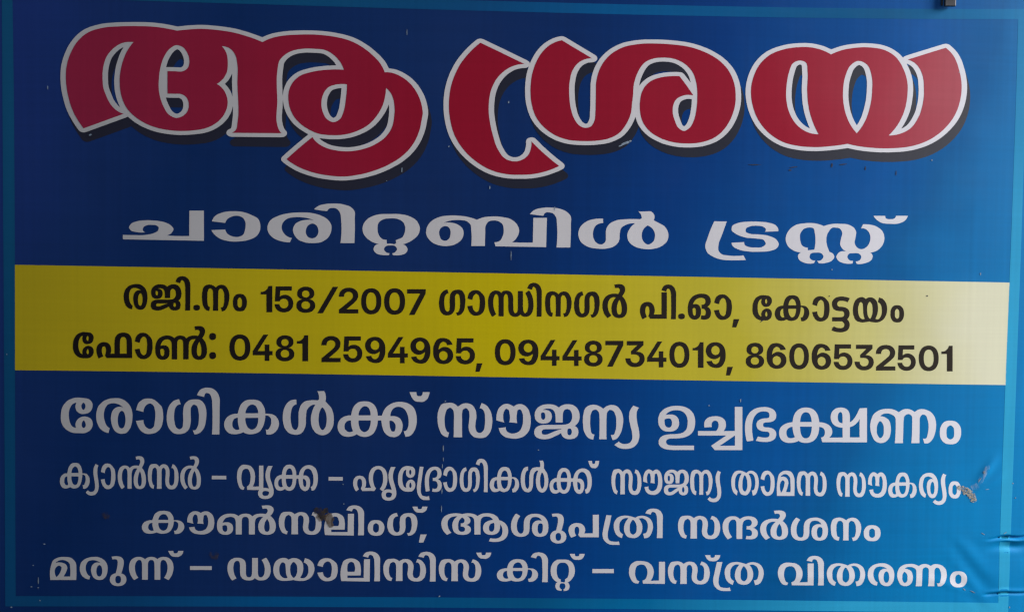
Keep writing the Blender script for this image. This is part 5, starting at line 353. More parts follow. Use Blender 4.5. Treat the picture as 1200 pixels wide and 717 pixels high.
DATA["l4"] = [
    "-5000 -323 -15 1 -14 -2 -14 -3 -23 -8 -22 -12 -10 -8 -9 -9 -15 -22 -12 -24 -5 -13 -3 -14 -2 -14 -3 -29 0 -28 1 -14 3 -14 3 -13 5 -11 12 -20 15 -18 17 -13 9 -5 19 -8 13 -4 25 -2 48 0 22 3 11 3 8 4 15 12 7 7 6 7 8 17 5 19 1 9 -3 19 -2 9 -4 9 -5 7 -5 6 -13 8 -13 5 -17 3 -16 -1 -8 -2 -16 -8 -15 -11 -6 -7 -9 -14 -6 -17 -1 -9 0 -12 5 -19 -16 5 -9 6 -6 6 -8 16 -9 28 -3 22 -1 22 1 24 3 24 7 20 9 17 6 8 6 6 8 5 15 5 -6 -18 -2 -11 1 -9 2 -16 6 -15 10 -12 7 -5 13 -7 8 -2 17 -1 16 2 16 5 14 7 6 5 6 7 5 8 7 17 2 8 2 16 -1 16 -2 8 -4 7 -10 14 -13 11 -8 4 -9 2 -19 2;-4963 -371 6 -11 1 -6 1 -12 -1 -6 -3 -9 -4 -8 -5 -4 -3 1 -2 3 -7 11 -2 5 0 13 0 6 4 9 5 8 3 2 2 1;-4964 -522 2 -3 5 -10 3 -11 1 -12 0 -6 -4 -9 -5 -7 -5 -3 -5 3 -5 6 -4 9 0 6 1 13 3 10 5 10 3 4 2 1;-4783 -436 -20 -4 -9 -4 -16 -10 -14 -12 -5 -8 -9 -17 -3 -9 -4 -21 0 -11 1 -23 1 -11 6 -19 7 -19 9 -18 6 -8 54 27 -15 35 -3 16 -1 25 3 18 4 11 4 5 5 4 10 3 5 -1 5 -1 3 -3 6 -9 4 -12 2 -21 -2 -22 -4 -18 -5 -15 -2 -2 22 -32 121 3 0 51 -89 -2 6 -14 3 4 10 27 3 19 0 16 -1 10 -4 17 -3 9 -9 15 -12 13 -8 6 -8 5 -9 3 -11 3 -23 2;-4549 -321 -20 -3 -16 -5 -14 -7 -12 -9 -9 -10 -11 -16 -5 -12 -5 -22 -4 -36 0 -89 -1 -90 106 2 106 2 0 88 0 89 -3 39 -6 21 -3 9 -11 17 -12 12 -11 8 -14 6 -15 4 -19 2 -10 0;-4532 -372 6 -2 9 -4 4 -4 7 -11 5 -17 1 -16 1 -21 0 -118 -81 -2 0 121 1 20 2 15 5 17 7 11 6 6 6 3 6 2 8 0;-4343 -438 4 22 7 20 8 13 9 9 11 7 5 3 6 0 5 0 5 -3 6 -3 5 -6 5 -6 4 -8 4 -15 4 -26 1 -27 -2 -42 -5 -38 -2 -11 -3 -9 -4 -7 -4 -5 -10 -7 -9 -3 -10 2 -5 2 -10 7 -10 11 -7 16 -5 21 -3 17 -60 -8 5 -19 7 -23 9 -19 9 -16 8 -9 7 -8 9 -6 16 -9 10 -3 10 -2 10 0 10 0 18 3 16 5 7 4 8 4 17 14 9 9 7 11 7 13 6 20 6 33 2 22 0 24 -2 36 -4 23 -3 10 -4 9 -5 7 -23 27 -16 14 -8 6 -17 9 -9 2 -18 3 -18 -1 -18 -3 -9 -4 -8 -5 -15 -11 -7 -8 -7 -9 -6 -11 -7 -18 -7 -34;-4034 -346 -15 -2 -14 -4 -14 -5 -13 -7 -13 -8 -11 -9 -10 -11 -9 -12 -8 -14 -7 -15 -5 -16 -3 -18 -3 -20 0 -21 2 -33 2 -15 4 -13 4 -11 11 -19 7 -8 7 -6 8 -6 17 -7 18 -3 19 0 18 3 8 3 15 9 12 11 9 14 3 9 5 19 1 22 -1 20 -4 17 -6 14 -4 6 -10 10 -13 8 -15 4 -17 1 -19 -2 -17 -5 -9 -5 -14 -9 -17 -14 9 -41 9 6 14 16 14 9 9 2 10 0 4 -1 7 -4 2 -4 4 -10 2 -14 0 -14 -1 -11 -3 -11 -2 -6 -6 -6 -4 -2 -5 -1 -6 1 -5 3 -5 5 -3 3 -5 16 -3 23 -1 29 0 15 4 26 3 12 9 21 5 9 13 14 7 6 15 8 17 4 15 1 11 -1 7 -3 7 -3 5 -5 6 -6 5 -9 5 -18 2 -29 1 -79 0 -79 64 1 0 86 0 86 2 28 4 13 4 8 4 4 7 5 5 2 13 2 10 -2 9 -6 8 -11 3 -13 2 -27 0 -87 0 -87 64 2 0 81 0 81 -17 57 -2 14 -12 15 -13 12 -7 5 -16 7 -20 3 -11 1 -18 -2 -18 -5 -16 -9 -14 -12 -7 -7 -6 -8 21 -5 -15 16 -17 13 -9 5 -9 4 -22 5 -26 2;-3623 -620 15 3 14 6 12 8 11 10 8 13 7 15 5 17 3 19 0 22 -1 25 -4 25 -7 23 -9 22 -13 19 -15 17 -18 14 -13 8 -20 8 -20 4 -22 2 -30 -1 -19 -4 -16 -6 -15 -7 -6 -4 -11 -10 -20 -22 -18 -100 1 -93 60 1 1 131 2 19 6 19 6 11 8 8 8 6 9 4 8 3 14 2 17 0 10 -2 9 -4 11 -7 9 -7 5 -5 4 -6 8 -14 8 -24 6 -26 1 -18 1 -17 0 -14 -3 -22 -2 -9 -5 -11 -7 -7 -5 -1 -9 -1 -8 4 -7 9 -5 14 -3 20 0 25 3 26 3 17 6 17 11 24 15 23 5 7 8 8 16 19 18 29 8 18 2 10 2 9 0 15 -2 11 -4 12 -6 10 -10 9 -12 8 -8 2 -9 2 -20 1 -29 -2 -26 -5 10 -43 12 2 12 2 7 0 9 -2 6 -5 4 -7 2 -8 0 -9 -3 -11 -5 -11 -14 -19 -12 -14 -4 -14 -16 -18 -13 -19 -15 -27 -7 -19 -5 -18 -2 -19 -1 -19 1 -27 5 -22 9 -20 5 -8 6 -7 7 -7 8 -5 8 -4 20 -6 22 -2;-3469 -609 11 5 5 4 4 4 4 5 2 7 2 15 -2 17 -2 6 -4 5 -4 5 -10 5 -12 3 -6 0 -7 0 -12 -3 -10 -7 -4 -4 -3 -5 -3 -7 -1 -16 1 -16 3 -6 3 -5 4 -5 10 -6 12 -2 7 -1;-3469 -388 11 5 5 3 4 5 3 5 3 6 1 16 -1 16 -3 7 -3 5 -4 4 -10 6 -12 2 -7 1 -12 -2 -6 -2 -10 -6 -4 -4 -3 -6 -3 -6 -2 -16 2 -16 3 -6 3 -6 4 -4 10 -6 12 -3 7 0",
    "-3147 -620 15 3 13 3 12 6 12 7 10 8 9 9 9 11 7 12 6 13 5 14 4 15 3 16 1 17 1 18 -1 18 -1 17 -3 16 -4 15 -6 14 -6 13 -7 12 -8 10 -10 9 -10 8 -11 6 -13 5 -13 4 -14 2 -15 0 -16 -1 -14 -2 -13 -4 -12 -5 -12 -7 -10 -8 -9 -10 -9 -10 -7 -12 -6 -13 -5 -14 -4 -16 -3 -16 -2 -17 0 -18 0 -18 2 -17 3 -16 4 -15 5 -14 6 -13 8 -11 8 -11 9 -9 11 -8 11 -6 13 -5 13 -3 14 -2 15 -1;-3177 -571 -7 3 -12 7 -10 12 -8 15 -5 18 -4 21 -1 24 1 24 4 22 5 18 8 15 10 12 12 8 7 3 15 2 15 -2 7 -2 12 -8 10 -11 7 -15 6 -19 3 -21 1 -24 -1 -24 -3 -21 -5 -19 -8 -15 -10 -11 -12 -9 -7 -2 -15 -2;-2897 -555 116 2 -1 49 -85 -2 -86 -1 60 95 61 96 -57 -1 -62 -96 -61 -96 0 -48;-2818 -619 -1 95 0 94 -54 -1 1 -94 0 -95;-2613 -619 12 3 21 7 17 10 15 12 11 15 4 9 2 8 2 19 -1 15 -2 7 -6 13 -8 11 -10 10 -12 8 -15 5 -15 3 10 2 10 4 8 4 8 6 7 6 6 8 4 8 4 9 1 9 1 10 -2 18 -6 16 -5 7 -11 13 -7 6 -17 9 -9 3 -20 5 -23 1 -22 -2 -10 -2 -19 -7 -16 -10 -7 -5 -12 -14 -5 -7 -6 -16 -2 -18 1 -10 2 -10 3 -8 5 -8 6 -7 7 -7 8 -5 8 -4 10 -3 10 -2 -15 -4 -14 -6 -13 -8 -10 -9 -8 -12 -6 -13 -1 -7 -2 -16 3 -18 2 -9 4 -8 11 -15 15 -12 18 -9 21 -7 11 -2 25 -1;-2654 -575 -10 3 -8 5 -6 6 -5 8 -3 9 -1 9 2 15 4 9 6 7 7 6 9 5 10 3 11 1 11 -1 10 -2 9 -5 8 -5 5 -8 5 -8 2 -15 -1 -10 -3 -9 -5 -7 -6 -7 -9 -5 -9 -4 -17 -2;-2652 -443 -9 3 -7 5 -5 6 -4 7 -3 8 -1 9 2 13 3 8 5 6 7 6 7 4 9 2 10 1 14 -1 8 -3 7 -5 6 -6 4 -7 3 -8 0 -9 0 -9 -3 -8 -4 -7 -6 -6 -7 -5 -8 -3 -14 -2;-2419 -335 -5 -11 -9 -12 -11 -11 -15 -9 -9 -3 -10 -3 -11 -1 -11 0 1 -30 63 1 1 -102 0 -101 67 1 -1 100 0 100 0 100 -44 -1;-2102 -622 110 2 0 49 -135 -2 73 63 22 21 12 13 10 14 8 13 3 7 3 15 1 16 0 11 -2 11 -3 9 -4 9 -5 9 -6 8 -7 7 -16 12 -20 8 -22 6 -24 1 -26 -2 -12 -3 -11 -4 -10 -5 -10 -6 -8 -7 -8 -7 -7 -9 -6 -9 -4 -10 -4 -11 -3 -11 -1 -12 -1 -13 59 1 2 20 4 11 6 10 8 8 9 5 11 4 12 1 12 -1 10 -2 9 -5 7 -6 6 -7 4 -9 2 -10 0 -11 -2 -10 -4 -10 -9 -13 -7 -8 -25 -23 -56 -47 -56 -48 0 -45;-1827 -619 12 3 11 4 10 5 9 6 9 7 8 7 6 8 6 9 5 10 4 11 2 10 2 12 0 12 -1 16 -1 8 -5 15 -4 7 -8 13 -10 12 -11 10 -7 4 -13 6 -7 3 -15 3 -16 1 -14 -1 -13 -3 -12 -5 -11 -6 -11 -9 5 70 136 2 0 49 -95 -1 -95 -2 -4 -86 -4 -87 56 1 5 11 4 5 10 7 11 6 7 2 15 1 11 -1 5 -1 5 -2 10 -6 10 -11 7 -16 2 -11 0 -13 -2 -12 -4 -10 -6 -10 -7 -7 -9 -6 -11 -3 -12 -2 -11 1 -10 3 -10 5 -11 10 -6 8 -3 10 -2 10 -58 0 4 -22 7 -19 12 -17 14 -14 18 -11 21 -7 11 -3 24 -1;-1702 -548 9 -22 13 -18 8 -8 12 -10 14 -7 16 -6 16 -4 16 -2 14 0 14 1 14 2 13 4 12 6 10 8 9 11 8 11 12 25 6 17 5 18 2 18 1 18 0 34 -2 17 -2 17 -5 16 -6 15 -13 21 -9 10 -9 9 -9 8 -12 6 -13 5 -14 3 -14 2 -14 1 -14 -1 -14 -3 -14 -3 -13 -5 -12 -7 -9 -7 -8 -8 -8 -10 -6 -10 -6 -10 -5 -17 -2 -18 1 -19 6 -20 9 -19 6 -9 9 -8 9 -7 10 -7 10 -5 11 -3 12 -3 13 -1 12 0 12 2 8 3 16 8 27 19 -4 -25 -10 -32 -4 -8 -5 -7 -12 -10 -6 -4 -7 -3 -7 -1 -6 0 -7 2 -12 5 -5 4 -8 9 -3 6 -4 13;-1603 -472 -9 2 -9 4 -8 5 -6 5 -4 6 -4 8 -2 8 -2 15 1 8 5 16 4 7 5 6 12 10 8 4 8 2 7 1 7 -1 8 -2 7 -4 12 -9 5 -6 4 -7 3 -8 3 -15 -1 -16 -2 -8 -3 -7 -4 -6 -5 -6 -7 -5 -9 -4 -8 -2 -8 -2;-1333 -558 114 2 0 48 -85 -1 -85 -1 59 95 60 95 -57 -1 -60 -95 -61 -95 1 -49;-1255 -622 -1 94 -1 95 -53 -1 1 -95 1 -94;-1182 -548 10 -22 12 -18 8 -8 12 -9 14 -8 16 -5 16 -4 16 -2 13 0 14 0 14 3 13 4 11 5 10 9 9 10 8 12 13 24 6 17 4 18 2 18 1 18 0 34 -2 17 -3 17 -4 15 -6 15 -13 22 -9 10 -8 9 -10 7 -12 6 -13 5 -14 4 -14 1 -13 1 -14 -1 -14 -2 -14 -4 -13 -5 -11 -7 -9 -7 -8 -8 -8 -9 -6 -10 -5 -10 -5 -17 -2 -18 1 -19 5 -20 9 -19 7 -9 8 -8 9 -7 10 -7 10 -5 11 -3 12 -3 12 -1 12 0 12 2 8 3 16 8 27 19 -4 -25 -10 -32 -4 -8 -5 -7 -11 -10 -7 -4 -7 -3 -7 -1 -6 0 -6 2 -12 6 -5 3 -8 9 -3 6 -4 13;-1084 -472 -9 2 -8 4 -8 5 -6 5 -4 6 -4 8 -2 7 -2 16 0 8 5 16 4 7 5 6 13 9 7 4 8 3 7 0 7 0 8 -3 7 -3 12 -9 5 -6 4 -7 3 -8 3 -16 -1 -15 -2 -8 -3 -7 -4 -7 -6 -5 -7 -5 -8 -4 -8 -3 -7 -1;-706 -401 -10 22 -12 18 -8 8 -12 9 -14 8 -16 5 -16 4 -15 2 -14 0 -14 0 -14 -3 -13 -4 -11 -5 -10 -9 -9 -10 -8 -12 -12 -24 -6 -17 -5 -17 -2 -18 -1 -19 1 -34 1 -17 3 -16 4 -16 6 -15 14 -22 8 -10 9 -9 9 -7 12 -6 13 -5 14 -4 14 -1 14 -1 13 1 14 2 14 4 13 5 11 7 9 7 9 8 7 9 7 10 5 10 5 17 2 18 -2 19 -5 20 -9 19 -6 9 -9 8 -9 7 -10 7 -10 5 -11 3 -12 3 -12 1 -12 0 -12 -2 -8 -3 -16 -8 -27 -19 4 25 10 32 4 8 5 7 12 10 6 4 7 3 7 1 6 0 6 -2 13 -6 5 -3 7 -9 3 -6 4 -13;-804 -477 9 -2 9 -4 7 -5 6 -5 5 -6 3 -7 3 -8 2 -16 -1 -8 -5 -15 -4 -8 -5 -6 -12 -9 -8 -4 -7 -2 -8 -1 -7 1 -7 2 -7 3 -13 9 -4 6 -4 7 -4 8 -3 16 1 15 2 8 3 8 4 6 6 5 7 5 8 4 8 3 8 1;-531 -623 11 3 11 4 10 4 10 6 8 7 8 7 7 9 5 9 5 10 4 10 3 11 1 11 0 12 -1 17 -4 15 -3 8 -3 7 -8 13 -10 11 -12 10 -13 8 -7 3 -7 3 -15 3 -15 1 -15 -1 -13 -3 -12 -5 -11 -6 -10 -9 5 70 135 2 0 49 -95 -1 -95 -1 -4 -87 -3 -87 56 1 5 11 8 9 5 3 12 6 14 2 8 1 11 -1 5 -2 5 -1 9 -6 11 -12 7 -15 2 -12 0 -13 -2 -11 -4 -11 -6 -9 -7 -8 -9 -5 -11 -4 -11 -1 -12 1 -10 3 -10 4 -11 11 -6 8 -3 10 -2 10 -58 -1 4 -21 7 -20 12 -17 15 -14 18 -10 20 -8 12 -2 24 -2;-394 -709 34 99 -65 -1 -15 -99",
    "-84 -629 14 2 13 4 12 5 11 7 10 8 9 9 8 11 7 11 6 13 4 14 4 15 3 16 1 35 -2 35 -3 16 -4 15 -5 14 -7 13 -7 11 -8 11 -9 9 -11 7 -11 7 -12 5 -13 3 -14 2 -15 1 -14 -1 -14 -2 -13 -4 -12 -5 -11 -7 -10 -8 -9 -9 -8 -11 -7 -12 -6 -13 -5 -14 -3 -15 -3 -16 -2 -35 3 -34 3 -16 4 -15 5 -14 6 -13 8 -11 8 -11 9 -9 10 -7 12 -7 12 -5 13 -3 14 -2 14 -1;-114 -580 -7 2 -12 8 -9 11 -8 15 -6 18 -3 21 -2 24 1 24 3 21 5 19 8 14 9 12 12 8 13 4 8 1 8 -1 14 -3 11 -8 10 -11 8 -15 6 -18 3 -21 2 -24 -1 -24 -3 -21 -5 -19 -8 -15 -9 -11 -12 -8 -14 -4 -7 -1;58 -551 10 -22 13 -18 7 -7 13 -10 14 -7 15 -6 16 -3 16 -2 27 0 14 2 13 4 12 6 10 8 9 10 7 11 13 24 6 17 4 17 2 18 1 17 0 34 -2 16 -3 17 -4 15 -6 15 -14 21 -8 10 -9 8 -10 8 -12 6 -13 4 -13 4 -14 2 -14 0 -14 -1 -14 -2 -13 -3 -13 -5 -12 -7 -9 -7 -8 -8 -7 -9 -7 -9 -5 -10 -5 -17 -2 -18 1 -18 6 -20 9 -18 7 -9 8 -8 9 -7 10 -6 10 -5 11 -4 12 -2 12 -1 12 0 12 2 8 2 16 8 27 19 -4 -24 -10 -32 -3 -8 -6 -7 -11 -9 -7 -4 -7 -3 -7 -1 -6 0 -6 2 -12 5 -5 4 -8 9 -3 5 -4 13;156 -478 -9 3 -8 3 -8 5 -6 5 -5 6 -3 7 -3 8 -2 15 1 8 5 15 4 7 4 6 13 10 7 3 8 3 7 0 8 0 7 -3 7 -3 12 -9 5 -6 4 -7 3 -7 4 -16 -1 -15 -2 -8 -3 -7 -4 -6 -6 -5 -7 -5 -8 -4 -8 -2 -8 -1;417 -567 108 1 -1 48 -80 -1 -81 0 56 93 56 94 -54 -1 -57 -94 -57 -93 1 -48;491 -630 -1 93 -2 93 -50 -1 1 -93 1 -93;669 -567 111 1 -1 48 -82 -1 -83 -1 57 94 57 94 -55 -1 -57 -94 -58 -94 1 -47;745 -630 -1 93 -2 92 -51 0 1 -93 2 -93;940 -632 11 2 21 7 17 10 14 12 11 15 6 17 2 19 -2 15 -1 7 -6 13 -8 11 -11 10 -12 7 -14 6 -15 3 10 2 9 3 9 5 7 5 7 7 6 7 4 8 3 9 2 9 0 10 -2 18 -6 16 -5 7 -11 13 -15 10 -9 4 -18 6 -22 3 -11 1 -22 -2 -20 -5 -9 -4 -8 -4 -14 -11 -12 -13 -4 -7 -6 -16 -1 -18 0 -10 2 -9 4 -9 4 -8 6 -7 7 -6 8 -6 9 -4 9 -3 10 -2 -15 -3 -14 -6 -12 -8 -10 -10 -8 -11 -5 -13 -2 -15 -1 -7 3 -19 6 -17 11 -14 15 -12 18 -10 20 -6 12 -2 24 -2;899 -589 -9 4 -9 5 -6 6 -5 8 -3 8 -1 10 2 15 4 8 5 8 7 6 9 4 10 3 11 1 11 -1 10 -2 8 -5 8 -5 6 -8 4 -8 2 -15 0 -9 -3 -9 -5 -8 -6 -7 -8 -5 -10 -3 -16 -2;899 -457 -8 3 -7 5 -6 6 -4 7 -3 8 -1 9 2 13 3 7 5 7 6 5 8 4 8 2 10 1 14 -1 8 -3 7 -5 6 -6 4 -7 3 -8 0 -9 0 -9 -3 -8 -4 -7 -5 -6 -7 -4 -8 -4 -14 -2;1138 -634 40 83 40 84 40 83 -1 50 -103 -1 -104 -1 1 -51 72 1 73 0 -40 -82 -40 -83 -41 -83;1412 -636 24 5 11 3 19 10 9 6 14 15 11 17 4 10 2 10 2 10 0 12 -2 19 -3 9 -8 17 -5 7 -7 7 -15 10 -10 5 -10 3 -23 4 -27 -1 0 -13 93 89 -1 48 -96 -1 -96 -1 1 -50 120 2 -70 -69 1 -37 40 0 13 -1 18 -4 14 -9 6 -8 5 -9 2 -5 1 -11 -2 -17 -4 -10 -6 -8 -12 -10 -15 -5 -18 -1 -12 2 -5 2 -10 5 -4 3 -7 9 -6 9 -2 6 -3 18 -58 -1 3 -21 6 -20 11 -19 7 -8 8 -7 18 -13 11 -5 11 -3 12 -3 27 -2;1650 -572 111 0 0 48 -84 0 -83 -1 58 94 57 94 -56 -1 -58 -94 -58 -94 1 -47;1727 -636 -2 93 -2 93 -52 0 2 -93 2 -94;1929 -639 14 2 12 4 12 5 11 7 9 8 9 9 8 11 7 11 5 13 5 14 4 16 2 16 1 35 -2 35 -4 16 -4 15 -5 14 -6 13 -7 11 -8 11 -9 9 -11 8 -11 6 -12 5 -12 4 -14 2 -14 1 -15 -1 -13 -3 -13 -3 -12 -6 -11 -6 -9 -8 -9 -10 -8 -10 -7 -12 -5 -13 -5 -14 -3 -15 -3 -16 -1 -35 3 -35 3 -16 4 -15 5 -14 6 -13 7 -12 8 -10 10 -9 10 -8 11 -6 12 -6 12 -3 14 -2 14 -1;1906 -591 -14 4 -11 8 -10 11 -8 15 -5 18 -4 21 -2 24 1 24 3 22 5 18 7 15 9 12 12 8 13 4 7 0 8 0 14 -4 11 -8 10 -11 8 -15 5 -18 4 -22 2 -24 -1 -24 -3 -21 -5 -18 -7 -15 -9 -12 -12 -8 -6 -2 -15 -2;2145 -354 -8 -16 -9 -12 -10 -10 -14 -9 -9 -4 -9 -2 -11 -1 -10 -1 0 -28 62 0 2 -101 2 -100 65 0 -2 99 -2 99 -2 99 -42 0;2229 -562 10 -22 13 -18 8 -8 12 -9 15 -8 15 -5 17 -4 15 -2 14 -1 14 1 14 2 13 4 12 6 10 8 9 10 8 12 12 24 6 16 4 18 2 18 1 18 -1 34 -2 17 -3 16 -4 16 -7 15 -13 21 -9 10 -9 9 -10 7 -12 7 -13 4 -14 4 -14 2 -14 0 -14 0 -14 -3 -14 -3 -13 -5 -11 -7 -9 -7 -8 -8 -8 -9 -6 -10 -5 -10 -5 -17 -2 -18 1 -18 6 -20 9 -18 7 -9 8 -9 10 -7 10 -6 10 -5 11 -4 12 -3 13 -1 12 0 12 2 8 3 16 8 27 19 -4 -25 -9 -32 -4 -8 -5 -7 -12 -10 -7 -4 -7 -2 -7 -2 -6 1 -6 1 -12 6 -5 4 -8 9 -3 6 -5 12;2327 -488 -9 3 -9 4 -7 4 -7 6 -4 6 -4 7 -2 8 -2 15 0 8 5 16 4 7 5 6 12 9 8 4 8 2 7 1 7 -1 8 -2 7 -4 12 -9 5 -6 4 -7 4 -7 3 -16 -1 -15 -2 -8 -3 -7 -4 -6 -5 -6 -7 -5 -8 -3 -8 -3 -8 -1;2509 -725 32 101 -65 -1 -15 -100",
